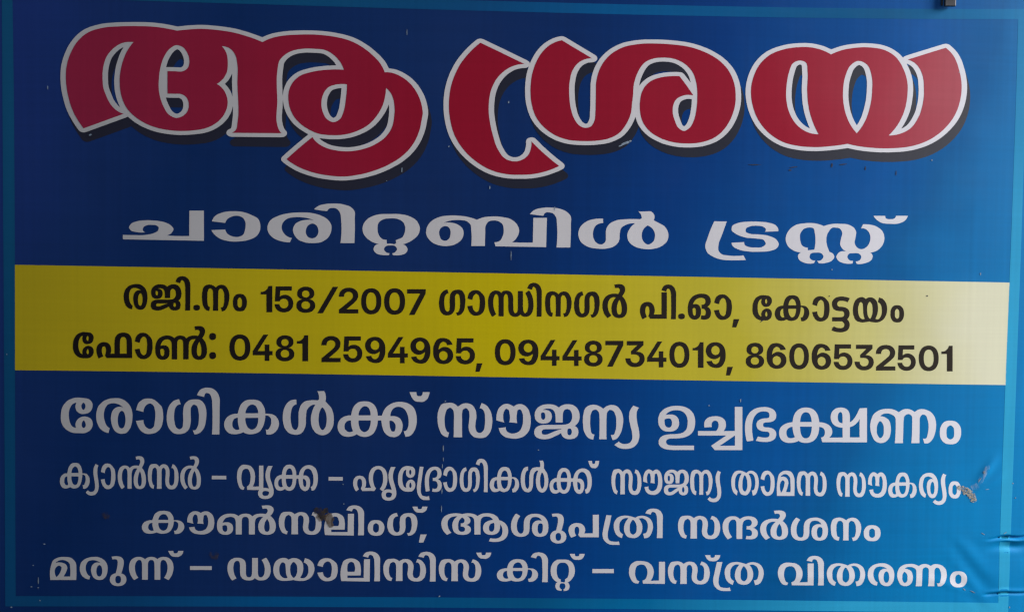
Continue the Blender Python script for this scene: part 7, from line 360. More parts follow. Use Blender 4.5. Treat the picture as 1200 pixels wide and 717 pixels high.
    "-735 -1413 -2 -2 -5 1 -12 6 -7 5 -5 8 -4 9 -12 33 -3 16 -4 33 -1 33 1 32 2 16 9 42 4 13 5 12 8 10 13 10 7 5 8 3 7 0 8 -2 7 -4 6 -6 11 -12 5 -10 3 -10 4 -34 1 -21 -1 -101 0 -100 -2 -40 99 1 -2 43 -1 90 -1 89 -1 32 1 22 4 30 3 10 6 7 10 8 13 6 6 1 8 -2 7 -5 7 -6 11 -15 4 -8 3 -9 2 -20 2 -23 -4 -54 -5 -48 -1 -16 0 -15 4 -28 4 -13 4 -13 6 -12 7 -11 8 -10 10 -10 10 -8 11 -6 11 -6 13 -3 13 -2 14 -1 28 -1 15 2 15 2 14 4 13 6 10 7 10 9 9 10 15 21 8 14 6 16 5 16 6 33 4 37 1 19 -3 37 -6 35 -4 18 -6 17 -7 16 -18 29 -10 14 -12 12 -13 10 -19 10 -30 10 -22 -64 3 3 6 1 11 -2 6 -2 6 -4 5 -5 13 -18 7 -15 4 -16 2 -16 3 -66 -1 -32 -5 -44 -3 -15 -4 -13 -7 -12 -12 -12 -7 -6 -8 -5 -8 -2 -7 0 -16 4 -13 7 -6 6 -4 8 -6 18 -4 19 -1 11 3 49 8 48 0 32 -3 32 -3 16 -5 14 -13 27 -9 12 -9 11 -11 9 -11 7 -13 5 -13 4 -14 2 -13 1 -21 -2 -21 -5 -19 -9 -16 -11 -19 -14 -23 20 -11 8 -11 6 -12 5 -13 3 -13 2 -13 0 -40 -4 -28 -5 -12 -5 -11 -6 -10 -10 -9 -14 -7 -16 -6 -16 -11 -36 -3 -19 -2 -41 2 -41 2 -22 4 -21 4 -21 14 -39 7 -18 9 -18 10 -15 13 -12 10 -6 11 -5 11 -4 23 -6;-107 -1281 -7 26 -2 27 0 25 2 13 2 12 4 11 8 17 5 8 6 7 7 3 6 -1 11 -4 10 -6 5 -7 3 -9 8 -48 2 -20 -1 -21 -2 -21 -5 -19 93 -7 -6 21 -2 22 -1 22 1 22 5 49 2 8 5 6 5 3 10 4 5 1 6 0 8 -4 6 -8 5 -9 12 -34 3 -15 1 -15 1 -45 -2 -30 -2 -14 -8 -28 -11 -26 -7 -11 -8 -11 -9 -7 -11 -7 -23 -10 -11 -3 -22 -4 -11 0 -11 1 -11 2 -18 8 -9 5 -8 7 -6 7 -4 8 -4 8 -2 9 -1 10 4 8 -86 -11 4 -10 3 -11 7 -20 5 -10 7 -10 9 -10 9 -10 21 -15 14 -7 15 -6 33 -6 32 -4 31 -1 16 1 15 2 33 8 16 6 15 7 14 9 12 10 11 11 11 12 9 13 8 14 6 14 5 16 3 16 4 33 2 20 0 20 -1 20 -2 20 -8 36 -10 33 -7 15 -9 14 -9 11 -11 11 -12 10 -13 8 -13 5 -11 3 -12 2 -12 0 -11 -1 -12 -2 -18 -7 -9 -5 -19 -15 -17 12 -16 8 -19 7 -12 3 -12 1 -12 0 -11 -1 -14 -4 -13 -7 -14 -9 -12 -10 -10 -10 -9 -13 -8 -14 -6 -15 -5 -15 -6 -31 -3 -32 1 -31 95 -25;386 -1075 -19 -2 -18 -3 -16 -5 -15 -6 -14 -8 -12 -8 -11 -9 -9 -10 -8 -11 -6 -12 -5 -12 -4 -14 -2 -14 0 -14 1 -18 4 -16 5 -14 8 -12 10 -11 12 -9 13 -7 15 -5 16 -3 18 -1 25 3 22 5 9 4 15 10 11 13 8 15 5 17 1 18 -2 19 -2 9 -7 14 -9 12 -12 9 -14 6 -15 3 -17 2 -21 -2 -22 -4 -22 -6 -10 -5 -8 -5 -7 -6 -6 -1 36 -12 21 9 10 3 9 0 5 -2 8 -5 5 -8 4 -12 1 -14 0 -9 -2 -13 -4 -10 -6 -8 -5 -3 -7 -1 -8 1 -7 6 -6 9 -4 14 -2 19 1 18 4 16 4 7 4 14 11 11 14 7 9 3 17 3 14 2 15 0 16 -2 7 -2 13 -5 10 -7 4 -4 9 -11 5 -8 6 -17 3 -18 2 -22 3 -64 81 0 0 81 1 19 3 18 6 15 4 6 5 6 12 7 9 3 16 1 7 -2 13 -5 11 -9 4 -6 8 -13 5 -15 5 -25 0 -21 -1 -10 -5 -19 -7 -16 -10 -13 -6 -6 -11 -8 -10 -4 -25 -7 -22 -3 -27 -1 -99 -2 -100 -1 -33 -4 -16 -4 -21 -8 -15 -9 -12 -12 -9 -14 -5 -16 -2 -19 1 -11 2 -10 3 -9 4 -8 5 -8 14 -12 8 -5 18 -8 22 -5 24 -3 24 0 29 3 17 3 17 5 18 7 79 39 23 15 20 14 25 21 1 4 9 -10 7 5 21 17 8 3 8 1 10 -2 7 -5 6 -9 4 -15 0 -15 -1 -6 -3 -10 -5 -9 -3 -3 -4 -3 -5 -1 -11 0 -4 1 -7 5 -2 4 -4 10 -3 21 2 21 4 11 12 19 15 18 2 -5 -72 8 -6 -4 -5 -5 -14 -19 -7 -17 -4 -18 1 -19 1 -9 5 -16 8 -15 12 -14 16 -11 10 -4 10 -4 12 -2 13 -2 13 0 19 1 17 3 15 4 13 7 11 8 10 9 7 11 5 12 3 13 1 15 -1 12 -2 11 -3 10 -4 8 -5 8 -13 12 -7 5 -7 4 -17 6 -8 2 -18 2 -16 0 -11 -3 -13 -8 -25 -17 -13 -6 -55 -19 -50 -18 -24 -10 -45 -21 -18 -7 -20 -4 -22 -1 -12 3 -8 5 -5 8 -2 9 -1 9 2 7 4 8 5 6 6 4 9 3 12 1 17 1 89 2 51 2 80 10 89 18 9 4 16 12 15 12 6 7 10 16 5 8 6 18 3 10 2 22 0 26 -5 28 -4 13 -6 13 -6 12 -8 11 -9 11 -10 9 -12 8 -13 7 -14 6 -16 3 -18 3 -19 0 -13 0 -25 -4 -23 -8 -12 -5 -11 -7 -10 -9 -10 -10 -10 -6 29 1 -6 0 -20 16 -23 14 -17 7 -20 5 -23 3 -26 1;940 -1418 -4 -1 -6 1 -11 4 -5 3 -8 9 -5 12 -9 57 -2 16 -1 33 0 69 2 18 5 17 11 27 5 8 7 6 14 6 8 2 7 0 7 -1 8 -3 6 -5 6 -6 10 -13 5 -12 3 -14 4 -64 2 -110 -1 -78 -3 -37 88 0 -4 38 -1 78 -1 110 2 64 2 13 5 13 9 12 5 5 6 5 6 3 8 1 8 -2 9 -2 14 -8 9 -7 6 -9 6 -10 8 -22 5 -16 4 -18 1 -18 2 -54 -2 -39 -2 -19 -10 -39 -3 -10 -5 -9 -7 -6 -6 -2 -14 -3 -8 1 -5 3 21 -62 20 4 11 3 9 5 9 5 10 8 8 10 14 23 15 30 7 18 5 19 4 20 6 38 3 37 0 19 -2 19 -7 36 -6 18 -7 16 -9 16 -19 25 -10 11 -12 9 -13 8 -10 4 -12 3 -25 3 -22 -1 -22 -6 -20 -8 -15 -10 -23 -20 -31 22 -26 13 -18 6 -10 2 -24 3 -12 0 -23 -3 -13 -4 -13 -5 -12 -6 -11 -8 -9 -8 -9 -13 -7 -15 -5 -17 -3 -18 -7 -38 -1 -21 0 -43 6 -66 4 -22 5 -21 9 -19 15 -27 10 -13 10 -11 11 -9 10 -5 11 -5 33 -8;1367 -1106 -8 -13 -7 -14 -6 -14 -4 -14 -2 -15 -2 -30 1 -31 3 -16 15 -66 15 -57 8 -49 1 -15 0 -15 -2 -14 -7 -19 -10 -16 -7 -7 -8 -6 -10 -4 -10 -3 -21 -4 -22 0 -12 2 -11 3 -17 8 -17 12 -1 5 -53 -41 31 -21 11 -6 12 -6 15 -5 16 -4 16 -2 33 -2 33 3 17 3 15 4 15 7 12 7 11 8 11 10 10 11 8 11 7 13 6 14 4 15 6 31 1 16 -1 16 -3 32 -6 35 -15 56 -4 19 -7 48 -1 33 1 33 2 11 3 10 11 21 4 7 6 4 -67 26",
    "1872 -1081 -37 -4 -17 -4 -31 -9 -28 -13 -12 -7 -12 -9 -11 -9 -9 -10 -9 -10 -8 -11 -6 -12 -5 -13 -4 -14 -3 -13 -2 -15 0 -15 1 -18 2 -16 3 -15 5 -14 6 -12 7 -11 8 -10 9 -9 10 -8 11 -6 11 -5 13 -4 13 -2 14 -2 30 0 15 2 13 2 13 4 11 5 10 6 9 6 7 7 7 8 6 9 4 10 6 20 1 11 -1 23 -3 20 -4 10 -9 17 -6 8 -7 7 -17 12 -10 5 -12 3 -12 3 -13 1 -25 0 -19 -2 -10 -2 -18 -6 -25 -12 -22 -16 -19 -16 36 -21 31 21 14 5 15 3 15 1 11 -2 9 -5 7 -6 7 -12 4 -16 0 -21 -2 -16 -6 -14 -4 -5 -5 -5 -5 -3 -7 -2 -8 0 -10 0 -9 3 -7 3 -7 6 -5 7 -5 9 -4 10 -2 11 -3 28 1 15 3 18 -2 12 5 13 12 19 15 17 20 13 15 7 25 8 19 3 21 1 30 -2 25 -5 11 -5 20 -10 8 -7 14 -14 11 -17 5 -9 4 -9 5 -18 4 -19 1 -19 0 -14 -2 -27 -4 -26 -4 -12 -5 -11 -7 -10 -8 -9 -10 -9 -10 -6 -11 -6 -13 -5 -25 -5 -20 -3 -24 -2 -57 -1 -38 -5 -31 -7 -17 -7 -10 -5 -16 -12 -6 -7 -6 -8 -7 -16 -3 -8 -1 -19 2 -18 3 -8 4 -8 11 -14 7 -6 16 -11 9 -5 20 -7 24 -6 13 -2 29 -3 34 -2 122 1 122 0 -1 51 -111 0 -111 -1 -46 2 -23 3 -17 6 -7 5 -6 5 -6 10 -2 8 0 8 4 12 5 7 3 3 8 5 10 4 10 3 17 2 68 1 25 2 25 3 23 4 23 6 20 8 10 4 19 11 14 11 13 11 10 13 9 14 7 15 5 17 4 17 3 19 2 20 0 21 -2 28 -6 26 -10 26 -6 13 -8 11 -9 12 -10 10 -11 10 -12 10 -14 8 -14 7 -16 7 -18 6 -19 4 -20 3 -22 2 -23 0;2573 -1090 2 -94 2 -93 2 -94 -77 -1 -77 0 15 -7 11 13 10 14 5 11 3 11 4 17 0 21 -4 21 -5 14 -3 7 -9 12 -12 12 -15 10 -18 8 -22 5 -13 2 -28 2 -24 -2 -21 -3 -19 -5 -17 -8 -14 -9 -12 -11 -10 -13 -6 -14 -4 -16 -1 -17 1 -9 4 -24 1 -1 85 6 -3 18 0 15 3 15 7 12 5 5 5 4 7 3 15 2 14 -2 6 -3 5 -4 8 -10 3 -7 4 -16 0 -19 -4 -20 -7 -18 -5 -8 -11 -13 -6 -6 -5 0 44 5 -123 -1 -123 0 1 -52 140 0 140 1 69 1 3 -1 85 -1 86 0 -3 112 -2 112 -3 111;2581 -1393 2 -75 1 -75 -134 -1 -59 -2 -6 0 -2 -11 55 35 73 51 74 52 -59 21 -40 -23 -40 -25 -71 -49 -72 -49 44 -50 109 0 109 0 108 0 -2 118 -3 117;2892 -1092 -27 -3 -26 -6 -23 -8 -21 -11 -19 -13 -17 -14 -15 -17 -13 -19 -11 -20 -8 -23 -7 -24 -4 -25 -3 -28 0 -29 3 -49 5 -35 6 -33 7 -31 10 -13 70 11 1 13 -9 44 -7 48 -2 32 0 38 1 22 3 20 4 19 6 18 6 16 8 14 9 13 11 12 11 10 13 8 15 6 15 5 17 2 19 1 22 -1 18 -6 8 -4 6 -5 5 -6 3 -8 2 -8 1 -10 0 -6 -2 -10 -5 -8 -8 -5 -13 -3 -42 -3 -17 -3 -20 -7 -12 -6 -6 -4 -11 -10 -4 -5 -4 -6 -5 -13 -2 -7 -1 -15 3 -18 8 -18 8 -10 15 -13 14 -7 24 -8 19 -2 42 -3 7 -2 5 -3 8 -7 4 -9 1 -10 -1 -13 -5 -10 -3 -5 -5 -3 -7 -3 -20 -4 -20 0 -21 2 -15 2 -24 5 -17 3 -23 -49 12 -2 36 -8 35 -3 44 -1 32 4 15 4 12 4 21 11 9 6 7 7 6 8 5 9 5 18 2 9 0 18 -3 13 -2 6 -6 12 -9 10 -10 9 -12 8 -23 8 -27 5 -40 2 -13 4 -5 2 -6 7 -3 10 0 6 1 11 2 6 4 4 7 4 14 4 45 3 25 4 21 8 11 8 5 4 4 5 8 12 5 13 1 7 1 16 -1 13 -3 11 -4 11 -5 11 -7 9 -8 8 -10 8 -10 7 -11 5 -13 5 -27 8 -30 3 -16 1;3388 -1097 -26 -6 -23 -11 -21 -14 -18 -18 -15 -22 -11 -27 -7 -30 -5 -35 0 -39 2 -37 2 -18 7 -34 5 -16 6 -15 7 -15 8 -13 9 -12 17 -17 9 -7 22 -13 12 -5 14 -4 14 -3 15 -2 16 0 20 1 18 2 17 5 16 6 15 7 13 10 12 12 11 13 9 16 8 17 7 20 5 22 3 24 1 26 1 28 -2 25 -2 24 -4 22 -6 21 -6 19 -8 18 -10 16 -11 14 -12 12 -13 11 -16 8 -16 7 -19 5 -19 3 -22 1;3427 -1150 9 -2 7 -3 8 -4 6 -6 6 -7 11 -19 8 -24 6 -29 4 -37 1 -21 0 -21 -2 -37 -5 -30 -7 -25 -10 -18 -5 -7 -7 -6 -7 -4 -7 -4 -9 -1 -9 -1 -9 1 -8 1 -8 4 -7 4 -7 6 -6 7 -10 19 -9 24 -5 31 -4 36 -1 21 0 30 2 27 3 23 4 20 6 16 7 13 9 10 10 8 12 4 14 2;3267 -1508 24 4 16 4 16 6 25 14 9 0 -40 54 -24 -16 -12 -6 -13 -5 -7 -1 -14 -2 -14 2 -12 3 -10 7 -4 4 -7 10 -7 18 -2 21 0 8 2 13 2 7 5 10 11 13 11 8 20 8 24 4 32 1 127 0 128 0 25 -2 20 -2 15 -5 7 -3 12 -8 10 -12 7 -14 2 -10 1 -10 -1 -19 -2 -9 -7 -14 -5 -7 -6 -5 -7 -4 -8 -4 -11 2 19 -57 128 0 129 -1 0 55 -97 0 -97 0 -20 -24 10 9 15 7 14 9 12 10 10 12 7 13 5 16 1 18 -1 10 -2 11 -7 18 -5 9 -13 16 -16 14 -10 6 -23 11 -13 5 -13 3 -29 6 -35 3 -19 1 -123 0 -123 0 -55 -3 -31 -4 -25 -7 -29 -11 -22 -14 -18 -16 -8 -10 -6 -10 -5 -11 -3 -13 -2 -13 -1 -15 2 -22 5 -19 7 -17 9 -15 12 -14 15 -11 17 -9 19 -6 21 -4 23 -1;3967 -1504 99 -1 99 0 -4 135 -3 135 -4 135 -87 -4 -8 -11 -18 -41 -13 -26 -14 -24 -15 -21 -16 -18 -18 -15 -19 -11 -11 -4 -11 -3 -23 -2 -28 0 -22 1 -16 5 -7 3 -10 9 -7 11 -5 14 -3 14 -1 15 0 11 3 18 2 8 7 12 4 5 5 3 5 2 8 1 7 -3 5 -4 4 -7 4 -12 2 -9 2 -26 3 -98 3 -98 3 -99;3820 -1096 -15 -2 -13 -3 -13 -4 -11 -6 -10 -7 -9 -7 -8 -8 -7 -9 -6 -10 -4 -10 -6 -22 -2 -22 1 -14 3 -14 3 -13 5 -12 6 -11 7 -11 9 -10 10 -9 12 -8 13 -7 14 -6 16 -5 17 -3 19 -2 54 -1 28 2 26 6 26 10 12 6 12 8 11 9 22 22 10 12 9 14 16 31 -3 2 -4 -1 -2 -56 2 -90 3 -90 -118 1 -3 123 -3 122 -3 25 -6 20 -8 16 -5 8 -12 12 -12 9 -14 7 -16 5 -18 3 -20 1;4606 -1517 -1 37 1 78 0 78 -1 55 4 53 3 13 7 10 7 6 8 6 10 5 10 3 9 1 9 -2 8 -3 16 -10 6 -6 6 -11 3 -12 2 -73 1 -105 -2 -84 -4 -40 102 0 -2 37 -1 117 -2 83 -1 49 2 13 4 11 8 14 5 6 6 5 7 4 7 0 15 -2 14 -6 9 -7 8 -11 5 -13 14 -40 7 -34 2 -33 -1 -33 -4 -34 -11 -54 -6 -10 -8 -8 -7 -2 -7 -1 -18 1 -5 5 19 -59 21 -2 11 0 11 1 9 3 11 6 10 7 10 10 17 20 9 14 7 16 12 34 8 36 3 19 2 39 0 19 -5 36 -4 18 -5 18 -7 16 -8 14 -9 13 -11 12 -11 12 -12 10 -13 8 -14 7 -14 6 -15 5 -30 7 -16 1 -16 1 -15 -2 -15 -3 -20 -9 -9 -5 -21 -16 -29 19 -14 7 -14 5 -15 3 -14 2 -14 1 -14 -1 -14 -2 -13 -3 -11 -5 -21 -11 -22 -17 -30 17 -15 7 -30 10 -16 4 -17 2 -17 1 -34 0 -34 -4 -16 -3 -17 -5 -29 -12 -25 -15 -12 -9 -10 -10 -10 -12 -8 -14 -6 -16 -11 -31 -4 -19 -3 -19 -2 -19 0 -19 1 -19 2 -18 8 -36 6 -17 7 -17 14 -30 8 -14 10 -13 11 -10 11 -7 12 -6 13 -5 13 -4 13 -1 11 -1 22 3 11 3 10 4 11 5 10 8 10 8 16 19 7 13 6 14 4 16 6 31 2 32 -2 33 -3 16 -7 29 -5 14 -6 13 -8 11 -8 9 -20 14 -10 6 -21 9 -21 5 -24 2 6 9 13 10 14 8 9 3 10 2 21 2 22 -1 12 -2 23 -7 11 -5 17 -9 7 -6 14 -13 5 -11 4 -12 4 -50 1 -83 -3 -117 -4 -37;4324 -1257 8 -6 8 -8 12 -17 7 -14 4 -15 2 -15 2 -61 -2 -14 -3 -14 -6 -12 -10 -12 -6 -6 -7 -4 -7 -2 -9 3 -8 7 -13 19 -5 9 -5 13 -4 14 -1 14 -1 28 1 25 2 13 3 13 8 19 9 15 6 6 7 3;5171 -1254 -17 -1 -15 -3 -15 -4 -13 -6 -11 -9 -10 -10 -9 -12 -7 -13 -6 -13 -5 -13 -2 -14 -3 -28 1 -29 2 -16 3 -16 5 -15 6 -13 8 -12 9 -12 11 -11 11 -9 12 -7 13 -6 13 -4 15 -2 28 -3 32 1 15 3 14 4 13 5 11 9 11 10 9 13 8 13 6 13 6 14 3 15 3 15 0 31 -3 29 -3 14 -4 13 -6 13 -8 12 -9 11 -10 11 -10 9 -12 8 -13 6 -15 4 -16 3 -15 2;5196 -1311 8 -4 7 -5 13 -11 7 -11 4 -13 2 -13 2 -40 -1 -28 -4 -12 -6 -11 -12 -10 -7 -4 -8 -3 -8 -1 -8 1 -8 3 -7 4 -14 11 -7 10 -4 13 -3 27 0 40 1 14 3 13 6 10 13 12 7 5 8 3 8 2"]
